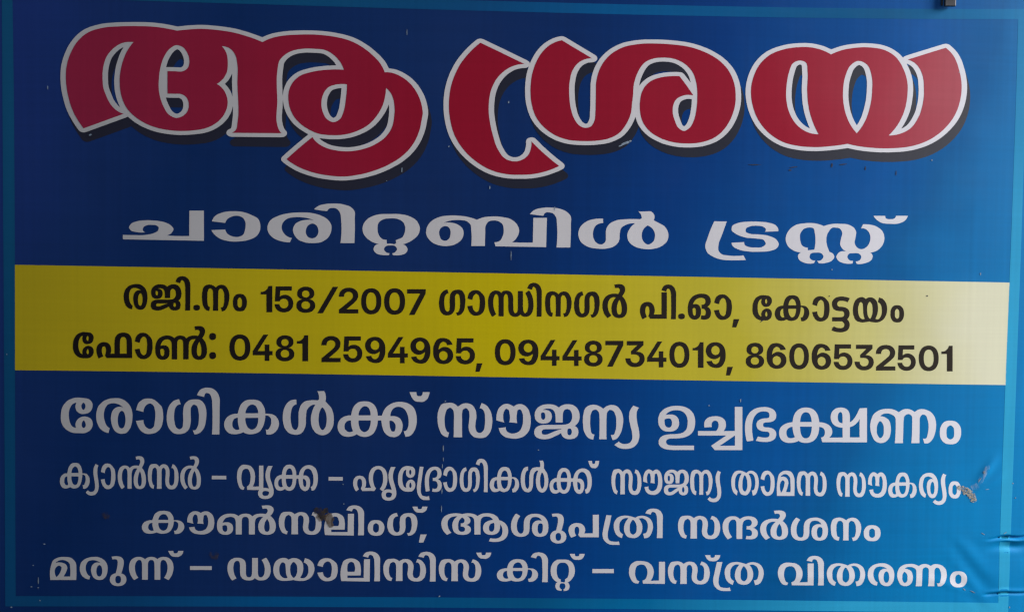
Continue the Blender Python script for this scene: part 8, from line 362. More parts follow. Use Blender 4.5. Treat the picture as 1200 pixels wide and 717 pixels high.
DATA["l6"] = [
    "-5147 -1863 -15 -4 -6 -3 -14 -11 -11 -14 -10 -17 -4 -10 -6 -21 -10 -44 -17 -1 -7 -1 -7 -2 -15 -7 -14 -11 -7 -6 -5 -7 -6 -9 -8 -20 -2 -11 -3 -21 2 -21 5 -19 8 -16 12 -14 6 -6 6 -3 15 -4 8 -1 15 0 13 3 14 5 24 11 13 -8 12 -5 13 -2 13 0 22 4 18 8 8 5 7 6 6 8 6 10 6 10 8 23 5 13 5 29 6 50 5 1 7 0 7 -3 4 -2 7 -7 5 -9 3 -7 1 -17 0 -17 -2 -17 -5 -16 -5 -13 -5 -10 -4 -4 -4 -2 -9 -1 -3 1 0 3 6 -45 14 -1 7 1 14 5 6 4 7 5 12 14 10 17 8 23 2 11 1 22 -2 21 -3 10 -7 16 -5 7 -11 13 -12 8 -7 2 -14 3 -29 0 -2 27 -5 24 -10 30 -10 16 -10 11 -12 7 -19 5 -18 0;-5120 -1904 9 -4 9 -7 3 -5 8 -19 4 -14 2 -16 -2 -10 -83 -2 -2 6 2 9 4 17 6 16 8 13 8 8 9 7 5 1;-5087 -2019 2 -11 -1 -21 -4 -20 -4 -15 -6 -15 -3 -6 -9 -9 -5 -4 -6 -2 -5 -2 -6 1 -5 3 -10 7 -9 11 -6 16 -7 26 -2 28 3 11;-5222 -2042 0 -18 5 -32 6 -31 -6 -4 -11 -2 -9 2 -5 2 -4 4 -7 9 -5 12 -2 7 0 22 3 18 3 8 4 8 5 6 4 3 8 4 5 1 7 0;-4892 -1894 -8 -21 -3 -21 -2 -22 1 -23 1 -12 15 -91 3 -36 1 -23 -2 -10 -3 -14 -6 -12 -4 -5 -5 -4 -11 -6 -11 -3 -13 -1 -13 4 -9 5 -6 6 -3 3 0 3 -29 -30 17 -16 12 -8 8 -4 17 -4 18 -1 18 3 18 6 8 4 13 12 11 15 9 19 6 22 3 22 1 12 -1 24 -4 38 -9 55 -3 36 0 24 1 25 3 15 6 16 2 5 4 3 -37 19;-4766 -1972 -1 6 5 27 6 15 12 15 9 8 5 2 6 1 5 -1 5 -2 10 -9 4 -7 3 -8 4 -15 3 -25 1 -27 -2 -42 -4 -37 -4 -21 -7 -12 -9 -8 -9 -3 -10 2 -5 2 -8 8 -9 11 -6 15 -3 14 -3 16 2 7 -51 -8 3 -5 9 -35 11 -27 10 -16 13 -13 14 -9 8 -3 8 -2 8 0 8 1 15 3 13 4 7 4 6 5 14 13 7 9 6 10 8 23 7 31 3 34 0 23 -1 23 -4 35 -3 10 -3 8 -4 7 -26 34 -13 12 -7 5 -7 4 -15 3 -14 1 -15 -2 -7 -2 -8 -3 -7 -5 -12 -12 -6 -7 -6 -9 -7 -19 -10 -42;-4534 -1875 -10 -2 -10 -4 -9 -4 -8 -6 -8 -7 -7 -8 -6 -9 -9 -22 -7 -24 -2 -14 -1 -29 2 -38 6 -33 6 -20 8 -18 18 -32 11 -7 32 27 -3 4 -4 6 -9 20 -6 15 -5 17 -3 18 -3 19 0 34 2 21 4 19 5 15 7 12 7 9 7 6 8 2 8 -2 7 -6 6 -10 4 -15 2 -14 1 -29 -1 -81 0 -81 49 1 0 123 -15 111 -16 19 -12 9 -8 4 -10 3 -17 2;-4333 -2145 12 4 11 5 10 7 8 10 7 12 5 14 4 17 2 19 1 21 -1 26 -6 36 -7 23 -9 20 -11 18 -14 15 -18 14 -17 8 -16 4 -17 1 -23 -1 -15 -4 -13 -5 -12 -8 -9 -9 -8 -10 -12 -18 -10 -101 0 -98 46 2 0 137 1 19 3 16 3 13 3 7 8 14 6 5 6 4 11 4 14 1 8 -1 7 -2 9 -6 11 -9 4 -5 5 -7 7 -15 6 -18 4 -18 5 -39 1 -18 -1 -28 -2 -12 -4 -16 -3 -6 -6 -8 -4 -2 -5 -1 -4 1 -5 4 -6 9 -5 16 -3 22 0 29 2 19 5 27 4 17 7 17 7 16 12 23 14 20 10 19 12 26 4 16 1 22 -1 11 -3 10 -6 10 -7 8 -11 7 -6 2 -16 3 -13 0 -19 -3 -15 -4 -6 1 7 -36 14 4 12 2 6 0 6 -3 5 -5 3 -7 2 -9 0 -10 -4 -17 -5 -12 -15 -26 -6 -13 -21 -34 -8 -18 -8 -19 -6 -19 -4 -21 -2 -23 0 -25 3 -24 5 -20 8 -17 5 -7 5 -6 14 -9 15 -5 18 -1;-4173 -2097 -1 -1 -8 3 -6 6 -6 12 -6 24 -2 12 -2 24 0 24 1 23 6 43 6 18 4 8 8 7 9 6 5 0 4 -1 5 -3 10 -13 2 -7 3 -16 1 -32 -1 -74 0 -73 -2 -30 57 2 -1 31 0 78 0 77 0 15 2 15 3 15 3 5 7 6 7 4 4 1 5 -1 8 -8 6 -11 4 -13 2 -31 -6 -74 0 -23 4 -30 2 -10 8 -16 10 -14 12 -11 6 -4 15 -4 24 0 18 3 8 3 7 4 6 5 6 6 10 15 9 19 3 11 7 37 2 13 1 27 -2 41 -5 25 -3 13 -4 11 -10 22 -13 18 -7 8 -11 7 -16 7 -14 -47 1 2 4 0 10 -2 7 -7 7 -13 4 -10 2 -12 2 -60 -1 -23 -3 -33 -4 -20 -4 -9 -11 -13 -5 -4 -5 -1 -4 -1 -9 3 -8 5 -4 5 -2 6 -3 13 -3 14 0 7 2 36 5 35 0 24 -1 23 -4 23 -8 19 -10 17 -6 6 -7 5 -15 6 -16 2 -12 -1 -12 -4 -10 -6 -22 -19 -13 15 -6 5 -14 8 -7 2 -15 1 -23 -2 -16 -4 -8 -4 -6 -4 -6 -8 -5 -10 -8 -24 -6 -26 -2 -14 -2 -30 1 -31 3 -31 3 -16 7 -27 9 -27 6 -11 8 -9 5 -4 13 -6 13 -5;-3682 -2132 13 4 12 5 10 8 9 9 7 12 5 14 4 17 2 19 1 22 -1 26 -4 25 -6 24 -9 22 -11 19 -13 17 -17 14 -11 8 -18 8 -20 4 -17 1 -21 -2 -10 -3 -19 -7 -16 -10 -15 -12 -6 -7 -12 -16 -8 -18 -7 -19 -3 -22 -2 -22 1 -14 2 -24 2 -12 6 -22 8 -19 9 -17 16 -22 6 -7 12 -5 28 27 -5 5 -9 11 -11 18 -8 22 -4 17 -4 29 1 23 2 22 5 20 8 18 10 15 13 11 7 4 7 3 9 2 9 1 11 -1 12 -4 9 -4 9 -8 12 -16 6 -13 5 -13 8 -31 3 -15 2 -22 0 -29 -2 -26 -3 -10 -6 -13 -3 -5 -5 -3 -5 -2 -5 -1 -6 1 -6 3 -7 9 -6 16 -4 24 0 31 2 20 6 28 5 17 7 17 22 40 14 21 11 18 12 25 4 16 1 9 1 13 -4 15 -4 10 -3 5 -9 8 -11 7 -7 3 -17 2 -14 0 -15 -1 -27 -6 7 -33 30 5 7 0 8 -2 5 -5 4 -7 2 -9 0 -10 -4 -16 -5 -12 -48 -80 -9 -19 -8 -20 -6 -21 -4 -24 -1 -26 0 -13 3 -24 6 -20 8 -17 5 -7 6 -6 14 -10 17 -5 19 -1",
    "-3490 -2008 85 2 85 1 0 42 -85 -2 -85 -1",
    "-3106 -2090 -2 -1 -3 2 -9 6 -5 6 -4 9 -3 10 -8 36 -2 17 -1 18 2 34 4 26 4 13 4 11 5 10 6 5 6 5 7 4 7 2 13 2 12 -2 6 -3 6 -3 5 -7 5 -7 8 -19 6 -24 2 -15 1 -16 -1 -15 -2 -28 -5 -26 -4 -11 -6 -10 -9 -12 -11 -8 -5 -2 4 -39 94 1 93 1 1 95 0 95 0 95 -51 -1 0 -121 1 -122 -72 -4 2 9 7 16 6 16 7 26 3 27 1 29 -4 32 -3 14 -4 14 -6 13 -7 12 -8 11 -9 10 -9 8 -10 6 -10 4 -23 4 -34 3 -11 -1 -11 -2 -10 -5 -8 -6 -9 -7 -8 -9 -7 -10 -6 -10 -6 -15 -4 -16 -3 -18 -3 -35 0 -17 3 -34 4 -17 9 -31 5 -15 7 -15 7 -12 9 -9 6 -3 7 -3 8 -2 15 1;-2840 -2222 19 5 17 7 8 5 14 12 5 8 5 8 4 10 2 10 2 11 0 18 -1 12 -3 18 -9 33 -24 68 -6 24 -1 18 0 16 1 14 5 27 10 28 11 25 5 8 -55 -1 -14 -32 -8 -22 -3 -11 -4 -23 -1 -11 0 -23 4 -31 12 -37 22 -61 6 -26 2 -15 -1 -12 -1 -13 -3 -10 -6 -8 -3 -4 -3 -3 -9 -5 -15 -3 -12 0 -6 1 -9 3 -4 3 -6 7 -3 9 0 12 3 9 6 8 8 4 5 2 11 1 12 0 18 -4 18 -9 12 -8 11 32 -15 10 -16 7 -15 4 -21 3 -22 -1 -14 -3 -12 -4 -11 -5 -8 -6 -8 -8 -5 -8 -4 -9 -3 -10 0 -19 3 -16 7 -12 9 -11 13 -8 15 -6 18 -3 20 -1;-2589 -1818 -17 -3 -7 -2 -8 -4 -12 -10 -6 -7 -10 -14 -8 -19 -8 -31 -5 -32 -17 -1 -8 -2 -14 -6 -14 -9 -7 -6 -11 -15 -8 -16 -5 -18 -2 -20 0 -12 3 -21 3 -10 8 -17 10 -14 6 -6 7 -4 7 -3 17 -3 15 0 15 4 14 6 18 12 11 -9 11 -6 13 -5 7 -1 15 0 7 1 17 7 8 5 7 6 7 7 6 8 9 20 7 21 5 26 4 41 23 1 5 -42 7 -33 7 -21 4 -10 6 -7 13 -14 7 -6 14 -6 14 -3 7 0 7 2 12 6 12 10 4 6 5 8 7 20 4 21 2 19 -1 20 -3 18 -6 16 -4 8 -4 6 -10 10 -13 7 -11 3 -12 1 -15 -2 0 9 1 16 4 15 6 14 8 12 5 5 11 7 13 3 7 1 6 -1 13 -6 12 -8 6 -7 5 -8 8 -20 7 -22 3 -14 2 -14 1 -28 -1 -21 -2 -20 -6 -20 -4 -11 -4 -4 -6 -4 -7 -1 -2 1 12 -48 12 2 13 5 5 4 7 7 7 9 5 10 10 23 4 14 6 32 2 44 -2 36 -8 36 -9 23 -5 10 -7 9 -7 7 -9 7 -17 11 -10 4 -10 2 -10 2 -20 0 -21 -3 -10 -4 -10 -5 -17 -10 -13 -13 -12 -15 -5 -8 -8 -18 -7 -18 -4 -20 -3 -6 -26 0 -3 31 -3 19 -6 18 -8 18 -9 12 -15 14 -12 5 -6 2 -13 2;-2575 -1861 9 -4 7 -7 3 -5 7 -18 4 -15 1 -17 -2 -11 -75 -1 -2 7 2 16 3 13 6 15 7 12 7 8 9 6 4 2;-2545 -1980 2 -10 -1 -17 -4 -25 -5 -17 -3 -8 -7 -11 -9 -9 -5 -3 -5 -1 -5 0 -9 5 -8 7 -4 6 -4 7 -5 18 -5 26 -1 19 2 11;-2669 -2015 2 -20 3 -16 7 -24 -7 -5 -6 -2 -7 -1 -5 0 -6 1 -9 6 -8 9 -3 5 -4 16 -1 17 1 8 4 13 4 7 8 10 4 3 10 4 5 1 8 -1;-2423 -1980 6 0 8 -1 7 -4 8 -8 8 -17 2 -13 1 -7 -1 -15 -4 -19 -3 -5 -3 -3 -6 -1 -8 3 -4 3 -3 6 -5 21 -2 13 -2 21 0 20",
    "-2125 -1993 83 1 82 1 0 42 -83 -1 -82 -1",
    "-1773 -1930 -17 -4 -7 -3 -14 -9 -11 -12 -5 -7 -7 -16 -3 -8 -1 -10 -2 -20 2 -23 2 -10 3 -10 7 -18 14 -25 10 -7 30 23 -9 19 -8 19 -3 15 -1 23 2 17 3 10 4 8 5 6 5 5 10 2 5 0 5 -2 4 -3 7 -10 5 -13 2 -18 1 -10 -2 -22 -5 -18 -6 -15 -2 -4 18 -27 135 3 -10 35 -109 -2 6 -5 7 3 6 14 5 13 2 14 1 17 -1 18 -4 16 -7 16 -4 6 -11 12 -6 6 -7 4 -8 3 -9 2 -19 2;-1562 -1815 -20 -4 -17 -7 -8 -5 -14 -11 -6 -7 -11 -15 -5 -9 -7 -19 -3 -10 -4 -21 -2 -34 1 -20 3 -19 3 -18 6 -17 6 -16 10 -21 22 -37 14 1 20 28 -4 6 -8 12 -10 20 -7 24 -4 17 -3 27 0 24 3 24 5 21 3 9 8 16 9 12 12 9 12 4 14 1 6 -2 12 -6 5 -4 10 -12 8 -16 3 -9 5 -21 1 -12 2 -38 -3 -32 -7 -27 -6 -15 -6 -14 -12 -17 -4 -4 30 -28 11 7 17 24 13 26 7 20 5 23 2 12 2 27 0 26 -4 33 -5 21 -8 18 -9 16 -12 14 -14 11 -16 9 -19 5 -21 1;-1409 -2213 18 5 16 7 7 5 7 6 11 14 4 8 4 10 2 10 2 12 0 18 -4 31 -9 33 -22 70 -5 25 -2 17 1 31 4 28 10 29 14 32 -52 -1 -9 -21 -8 -22 -6 -22 -4 -23 -1 -12 1 -23 4 -31 10 -38 21 -63 6 -27 1 -15 0 -12 -1 -13 -3 -11 -7 -12 -3 -3 -8 -5 -14 -3 -11 0 -5 1 -5 1 -7 5 -6 8 -2 10 0 11 2 10 5 8 8 5 4 1 10 1 12 0 16 -5 11 -5 18 -12 10 32 -15 10 -15 7 -14 5 -19 2 -21 0 -12 -3 -12 -4 -10 -5 -8 -6 -7 -8 -5 -8 -4 -9 -2 -10 0 -20 3 -15 6 -13 9 -11 12 -8 14 -6 17 -3 19 -1;-1206 -1809 -12 0 -11 -1 -11 -3 -9 -3 -18 -10 -9 -6 -7 -8 -14 -19 -10 -22 -8 -24 -2 -14 -3 -27 0 -41 3 -27 3 -13 4 -10 9 -20 6 -9 13 -15 7 -6 15 -9 17 -7 21 -3 39 0 17 2 8 3 12 9 11 13 8 15 5 17 2 18 0 9 -4 18 -3 8 -4 7 -9 10 -5 3 -11 6 -12 2 -13 -1 -6 -2 -13 -7 -6 -5 -9 -12 -7 -14 -5 -16 -1 -8 0 -12 4 -19 -7 1 -9 4 -8 6 -5 6 -7 16 -7 27 -3 21 -1 22 0 24 3 23 5 20 7 17 5 7 5 7 7 5 8 3 7 1 -4 -18 -1 -11 1 -16 1 -8 5 -14 4 -6 9 -10 11 -7 5 -2 13 -2 13 2 12 5 12 7 4 5 8 13 6 16 2 16 0 16 0 8 -5 14 -8 13 -11 10 -6 4 -7 2 -15 2;-1176 -1852 2 -3 4 -7 3 -9 1 -13 -2 -11 -3 -8 -5 -6 -3 -2 -3 1 -3 3 -4 8 -3 9 -1 12 2 12 3 8 5 6 4 2;-1173 -2001 2 -4 5 -10 2 -10 1 -13 0 -6 -3 -9 -4 -6 -3 -3 -3 -1 -4 1 -2 2 -4 7 -4 9 0 6 1 12 2 11 4 10 3 3 3 2;-1086 -1920 -16 -127 0 -14 2 -26 3 -25 3 -11 4 -11 4 -10 15 -24 13 -14 14 -10 15 -7 8 -1 35 -1 33 2 -8 46 -10 -5 -11 -2 -12 0 -12 1 -22 6 -6 2 -6 4 -5 6 -2 6 -5 14 -4 15 -1 22 2 59 12 93 12 93 5 23 -45 2;-910 -1813 -13 -3 -13 -4 -12 -6 -11 -8 -10 -9 -9 -10 -7 -12 -7 -14 -6 -14 -5 -17 -4 -17 -2 -19 -2 -41 2 -36 4 -37 5 -34 5 -9 40 10 1 7 -7 55 -2 34 0 28 0 16 4 28 7 24 4 11 10 18 12 13 7 5 7 3 7 2 8 1 11 -2 4 -2 8 -7 5 -11 2 -7 1 -16 0 -9 -2 -11 -3 -9 -5 -8 -5 -5 -9 -4 -9 -2 -12 -1 -8 2 1 -38 8 2 16 -1 8 -3 9 -5 7 -8 5 -14 3 -11 0 -17 -1 -7 -3 -11 -6 -9 -3 -4 -10 -3 -9 -1 -11 1 -14 4 -7 -37 6 1 19 -3 18 -1 12 1 12 3 10 4 9 6 8 7 7 9 5 10 3 11 2 13 1 14 -3 19 -2 9 -8 16 -11 13 -14 8 -9 3 10 6 14 11 6 6 7 13 3 8 3 17 -1 18 -3 17 -5 14 -4 7 -5 6 -11 10 -14 8 -8 3 -17 3 -9 0;-755 -1922 -2 7 5 26 5 13 10 15 9 7 5 3 5 0 5 0 5 -3 9 -9 4 -7 3 -7 3 -15 4 -25 1 -26 -1 -40 -3 -36 -4 -20 -7 -12 -8 -7 -8 -3 -9 2 -5 2 -8 8 -8 11 -6 15 -3 13 -2 15 1 7 -47 -7 3 -5 9 -33 11 -27 9 -16 12 -12 13 -9 7 -3 8 -2 7 -1 21 4 12 4 6 3 6 5 13 13 6 8 6 10 7 21 6 31 2 32 0 23 -1 22 -5 34 -2 10 -7 15 -24 33 -13 12 -6 5 -7 4 -13 3 -14 1 -13 -1 -14 -5 -6 -5 -11 -11 -6 -7 -5 -8 -4 -10 -5 -18 -6 -31;-528 -1856 -10 42 -11 -3 -12 -6 -5 -4 -12 -12 -10 -17 -9 -21 -4 -14 -4 -29 -3 -28 0 -26 1 -14 3 -25 5 -26 4 -11 9 -19 11 -14 11 -10 13 -5 6 -1 14 0 13 2 7 2 12 7 10 11 9 14 4 8 4 18 3 19 2 26 -2 52 -1 44 1 9 2 8 7 15 4 4 4 2 4 0 7 -3 7 -5 4 -7 3 -9 7 -44 1 -14 0 -39 -1 -24 -3 -23 -4 -17 -5 -13 -3 -6 -4 -4 -4 -1 -3 -1 -8 -1 -1 3 12 -36 15 5 10 5 6 6 11 15 9 17 5 13 3 15 2 16 5 44 1 40 -4 36 -4 23 -4 10 -8 16 -10 14 -5 5 -6 4 -7 2 -8 1 -15 1 -15 -2 -7 -2 -7 -3 -6 -5 -11 -11 -8 -14 -4 -7 -3 -10 -2 -11 -3 -54 3 -57 -2 -35 -2 -16 -2 -6 -6 -7 -7 -5 -4 -1 -4 0 -4 2 -9 10 -5 8 -3 9 -6 44 -2 40 3 42 4 19 4 10 6 10 7 6 4 2 8 3;-385 -1790 3 -2 2 15 3 11 5 7 4 2 7 0 6 -2 6 -6 6 -8 4 -12 4 -14 3 -21 1 -14 4 -133 0 -89 -2 -44 45 0 -1 97 0 96 0 97 -4 23 -5 16 -5 14 -5 8 -9 13 -16 14 -6 3 -13 4 -12 2 -12 -1 -6 -1 -12 -5 -10 -6 -5 -4 -4 -6 -7 -14 -9 -27;-110 -1807 -14 -3 -6 -4 -13 -10 -10 -13 -9 -16 -9 -30 -8 -42 -16 -1 -7 -1 -7 -2 -13 -6 -13 -10 -6 -6 -5 -7 -5 -8 -7 -19 -2 -11 -2 -19 2 -21 5 -18 8 -16 10 -14 6 -5 6 -4 14 -4 21 -1 13 3 12 4 23 10 12 -8 11 -5 12 -3 13 0 20 4 16 7 8 4 6 6 6 8 5 9 5 10 8 22 4 13 5 27 4 48 5 1 6 0 7 -2 3 -3 7 -7 5 -8 3 -7 2 -17 0 -16 -2 -16 -4 -16 -5 -12 -5 -10 -3 -3 -3 -3 -9 0 -3 1 0 2 6 -43 13 -1 7 1 13 4 6 4 6 5 11 13 9 16 7 22 2 11 1 21 -3 20 -3 9 -7 17 -4 7 -11 12 -11 8 -7 2 -13 3 -27 1 -2 26 -5 24 -11 28 -9 16 -10 11 -11 7 -17 5 -17 1;-85 -1847 9 -4 8 -7 3 -5 8 -18 4 -15 2 -15 -2 -9 -77 -1 -2 6 1 9 4 17 5 14 7 13 8 8 8 6 5 1;-52 -1958 2 -12 -1 -20 -3 -19 -3 -15 -5 -14 -4 -5 -8 -9 -5 -3 -5 -3 -5 -1 -5 1 -5 2 -10 8 -8 10 -6 16 -6 26 -3 26 2 11;-177 -1979 0 -17 5 -31 6 -30 -6 -3 -9 -2 -9 2 -5 3 -4 3 -6 9 -5 11 -2 7 0 22 2 17 3 8 3 7 5 6 3 3 8 3 5 1 6 0;178 -1800 -15 -1 -10 -3 -14 -7 -6 -5 -6 -7 -6 -9 -10 -21 -8 -26 -5 -27 -2 -27 0 -28 2 -28 5 -27 7 -25 5 -12 12 -18 12 -13 6 -4 13 -5 19 -4 13 1 6 2 11 6 6 5 5 5 5 8 7 17 6 20 2 11 1 14 1 45 1 39 2 22 1 10 3 8 7 14 7 11 6 7 7 5 7 3 7 2 10 -2 -13 -30 -6 -24 -6 -36 -2 -25 1 -26 3 -25 5 -22 3 -10 9 -18 10 -17 6 -6 13 -9 14 -6 7 -1 7 0 7 1 7 3 13 8 6 6 6 7 6 9 9 19 7 24 2 13 3 26 -1 42 -2 13 -5 26 -6 22 -4 10 -9 15 -28 41 2 15 0 14 -1 22 -4 20 -8 16 -43 -2 4 -4 3 -7 4 -14 2 -14 2 -22 -2 -9 -3 -4 -6 -3 -19 2 -19 -1 -32 -6 -7 -3 -6 -6 -10 -10 -8 -14 -4 -9 -5 -19 -5 -32 -1 -26 1 -88 -1 -10 -5 -13 -5 -11 -3 -3 -5 -1 -5 1 -4 3 -8 10 -3 8 -4 10 -4 23 -3 24 -1 25 0 25 2 25 4 23 3 9 4 10 4 8 6 6 7 4 5 0;348 -1872 6 -8 8 -21 3 -12 4 -22 2 -35 -2 -36 -4 -21 -7 -16 -4 -7 -4 -4 -6 -2 -5 3 -5 7 -7 20 -3 10 -3 20 -2 31 1 39 4 24 8 24 3 7 6 7;589 -1811 -16 -2 -8 -2 -6 -4 -12 -10 -6 -6 -10 -14 -7 -18 -7 -31 -5 -31 -16 -1 -8 -2 -13 -6 -14 -9 -6 -5 -11 -14 -7 -16 -5 -18 -2 -20 1 -11 3 -21 2 -10 8 -17 10 -14 6 -5 6 -5 8 -3 16 -3 15 0 14 3 13 7 17 11 12 -9 10 -6 12 -5 7 -1 14 0 7 1 16 6 8 5 7 6 7 7 5 8 8 19 7 21 5 25 3 40 22 1 6 -42 7 -32 7 -21 10 -17 12 -14 7 -5 13 -7 15 -3 7 0 6 2 12 6 11 9 4 6 4 8 7 19 4 21 1 19 -1 20 -3 17 -6 16 -4 8 -4 6 -10 10 -12 7 -11 3 -12 1 -14 -2 0 9 1 16 3 15 6 13 8 12 4 5 12 7 12 3 6 0 7 -1 12 -5 11 -9 6 -7 5 -8 9 -19 7 -23 2 -13 2 -14 2 -28 -1 -20 -1 -19 -6 -21 -4 -10 -3 -4 -7 -3 -7 -2 -1 2 12 -49 12 3 12 4 5 4 7 7 6 9 5 10 9 22 4 14 5 31 2 44 -3 35 -8 36 -8 23 -6 9 -6 9 -8 8 -8 6 -17 11 -9 4 -10 3 -10 1 -19 1 -20 -4 -10 -3 -10 -4 -16 -11 -13 -12 -11 -15 -4 -7 -8 -17 -6 -19 -5 -19 -2 -6 -25 0 -3 31 -4 18 -6 19 -7 17 -9 12 -15 14 -11 5 -6 2 -13 2;602 -1853 9 -4 8 -7 3 -5 6 -17 4 -16 2 -17 -2 -10 -73 0 -2 7 2 15 3 13 5 15 7 12 7 8 8 6 4 1;633 -1971 2 -9 -1 -17 -3 -24 -5 -17 -3 -8 -7 -11 -8 -8 -5 -3 -5 -1 -4 0 -9 5 -8 7 -4 6 -4 7 -5 17 -5 27 -2 18 2 11;514 -2003 2 -20 3 -16 7 -23 -7 -4 -6 -3 -6 -1 -5 0 -6 2 -9 6 -7 9 -3 5 -4 15 -1 17 1 7 4 14 3 6 7 10 4 3 10 4 5 1 7 -1;750 -1972 6 0 8 -1 7 -4 8 -8 8 -16 2 -14 0 -21 -3 -19 -3 -5 -4 -3 -5 -1 -8 3 -4 4 -3 5 -7 34 -2 40;880 -1749 8 -22 8 -16 8 -12 6 -5 7 -4 7 -1 27 -2 7 0 6 2 11 9 9 11 4 7 6 16 4 19 3 21 -44 0 -3 -20 -3 -9 -3 -4 -4 -2 -7 -1 -8 1 -4 1 -3 4 -3 10 -2 20 -43 0",
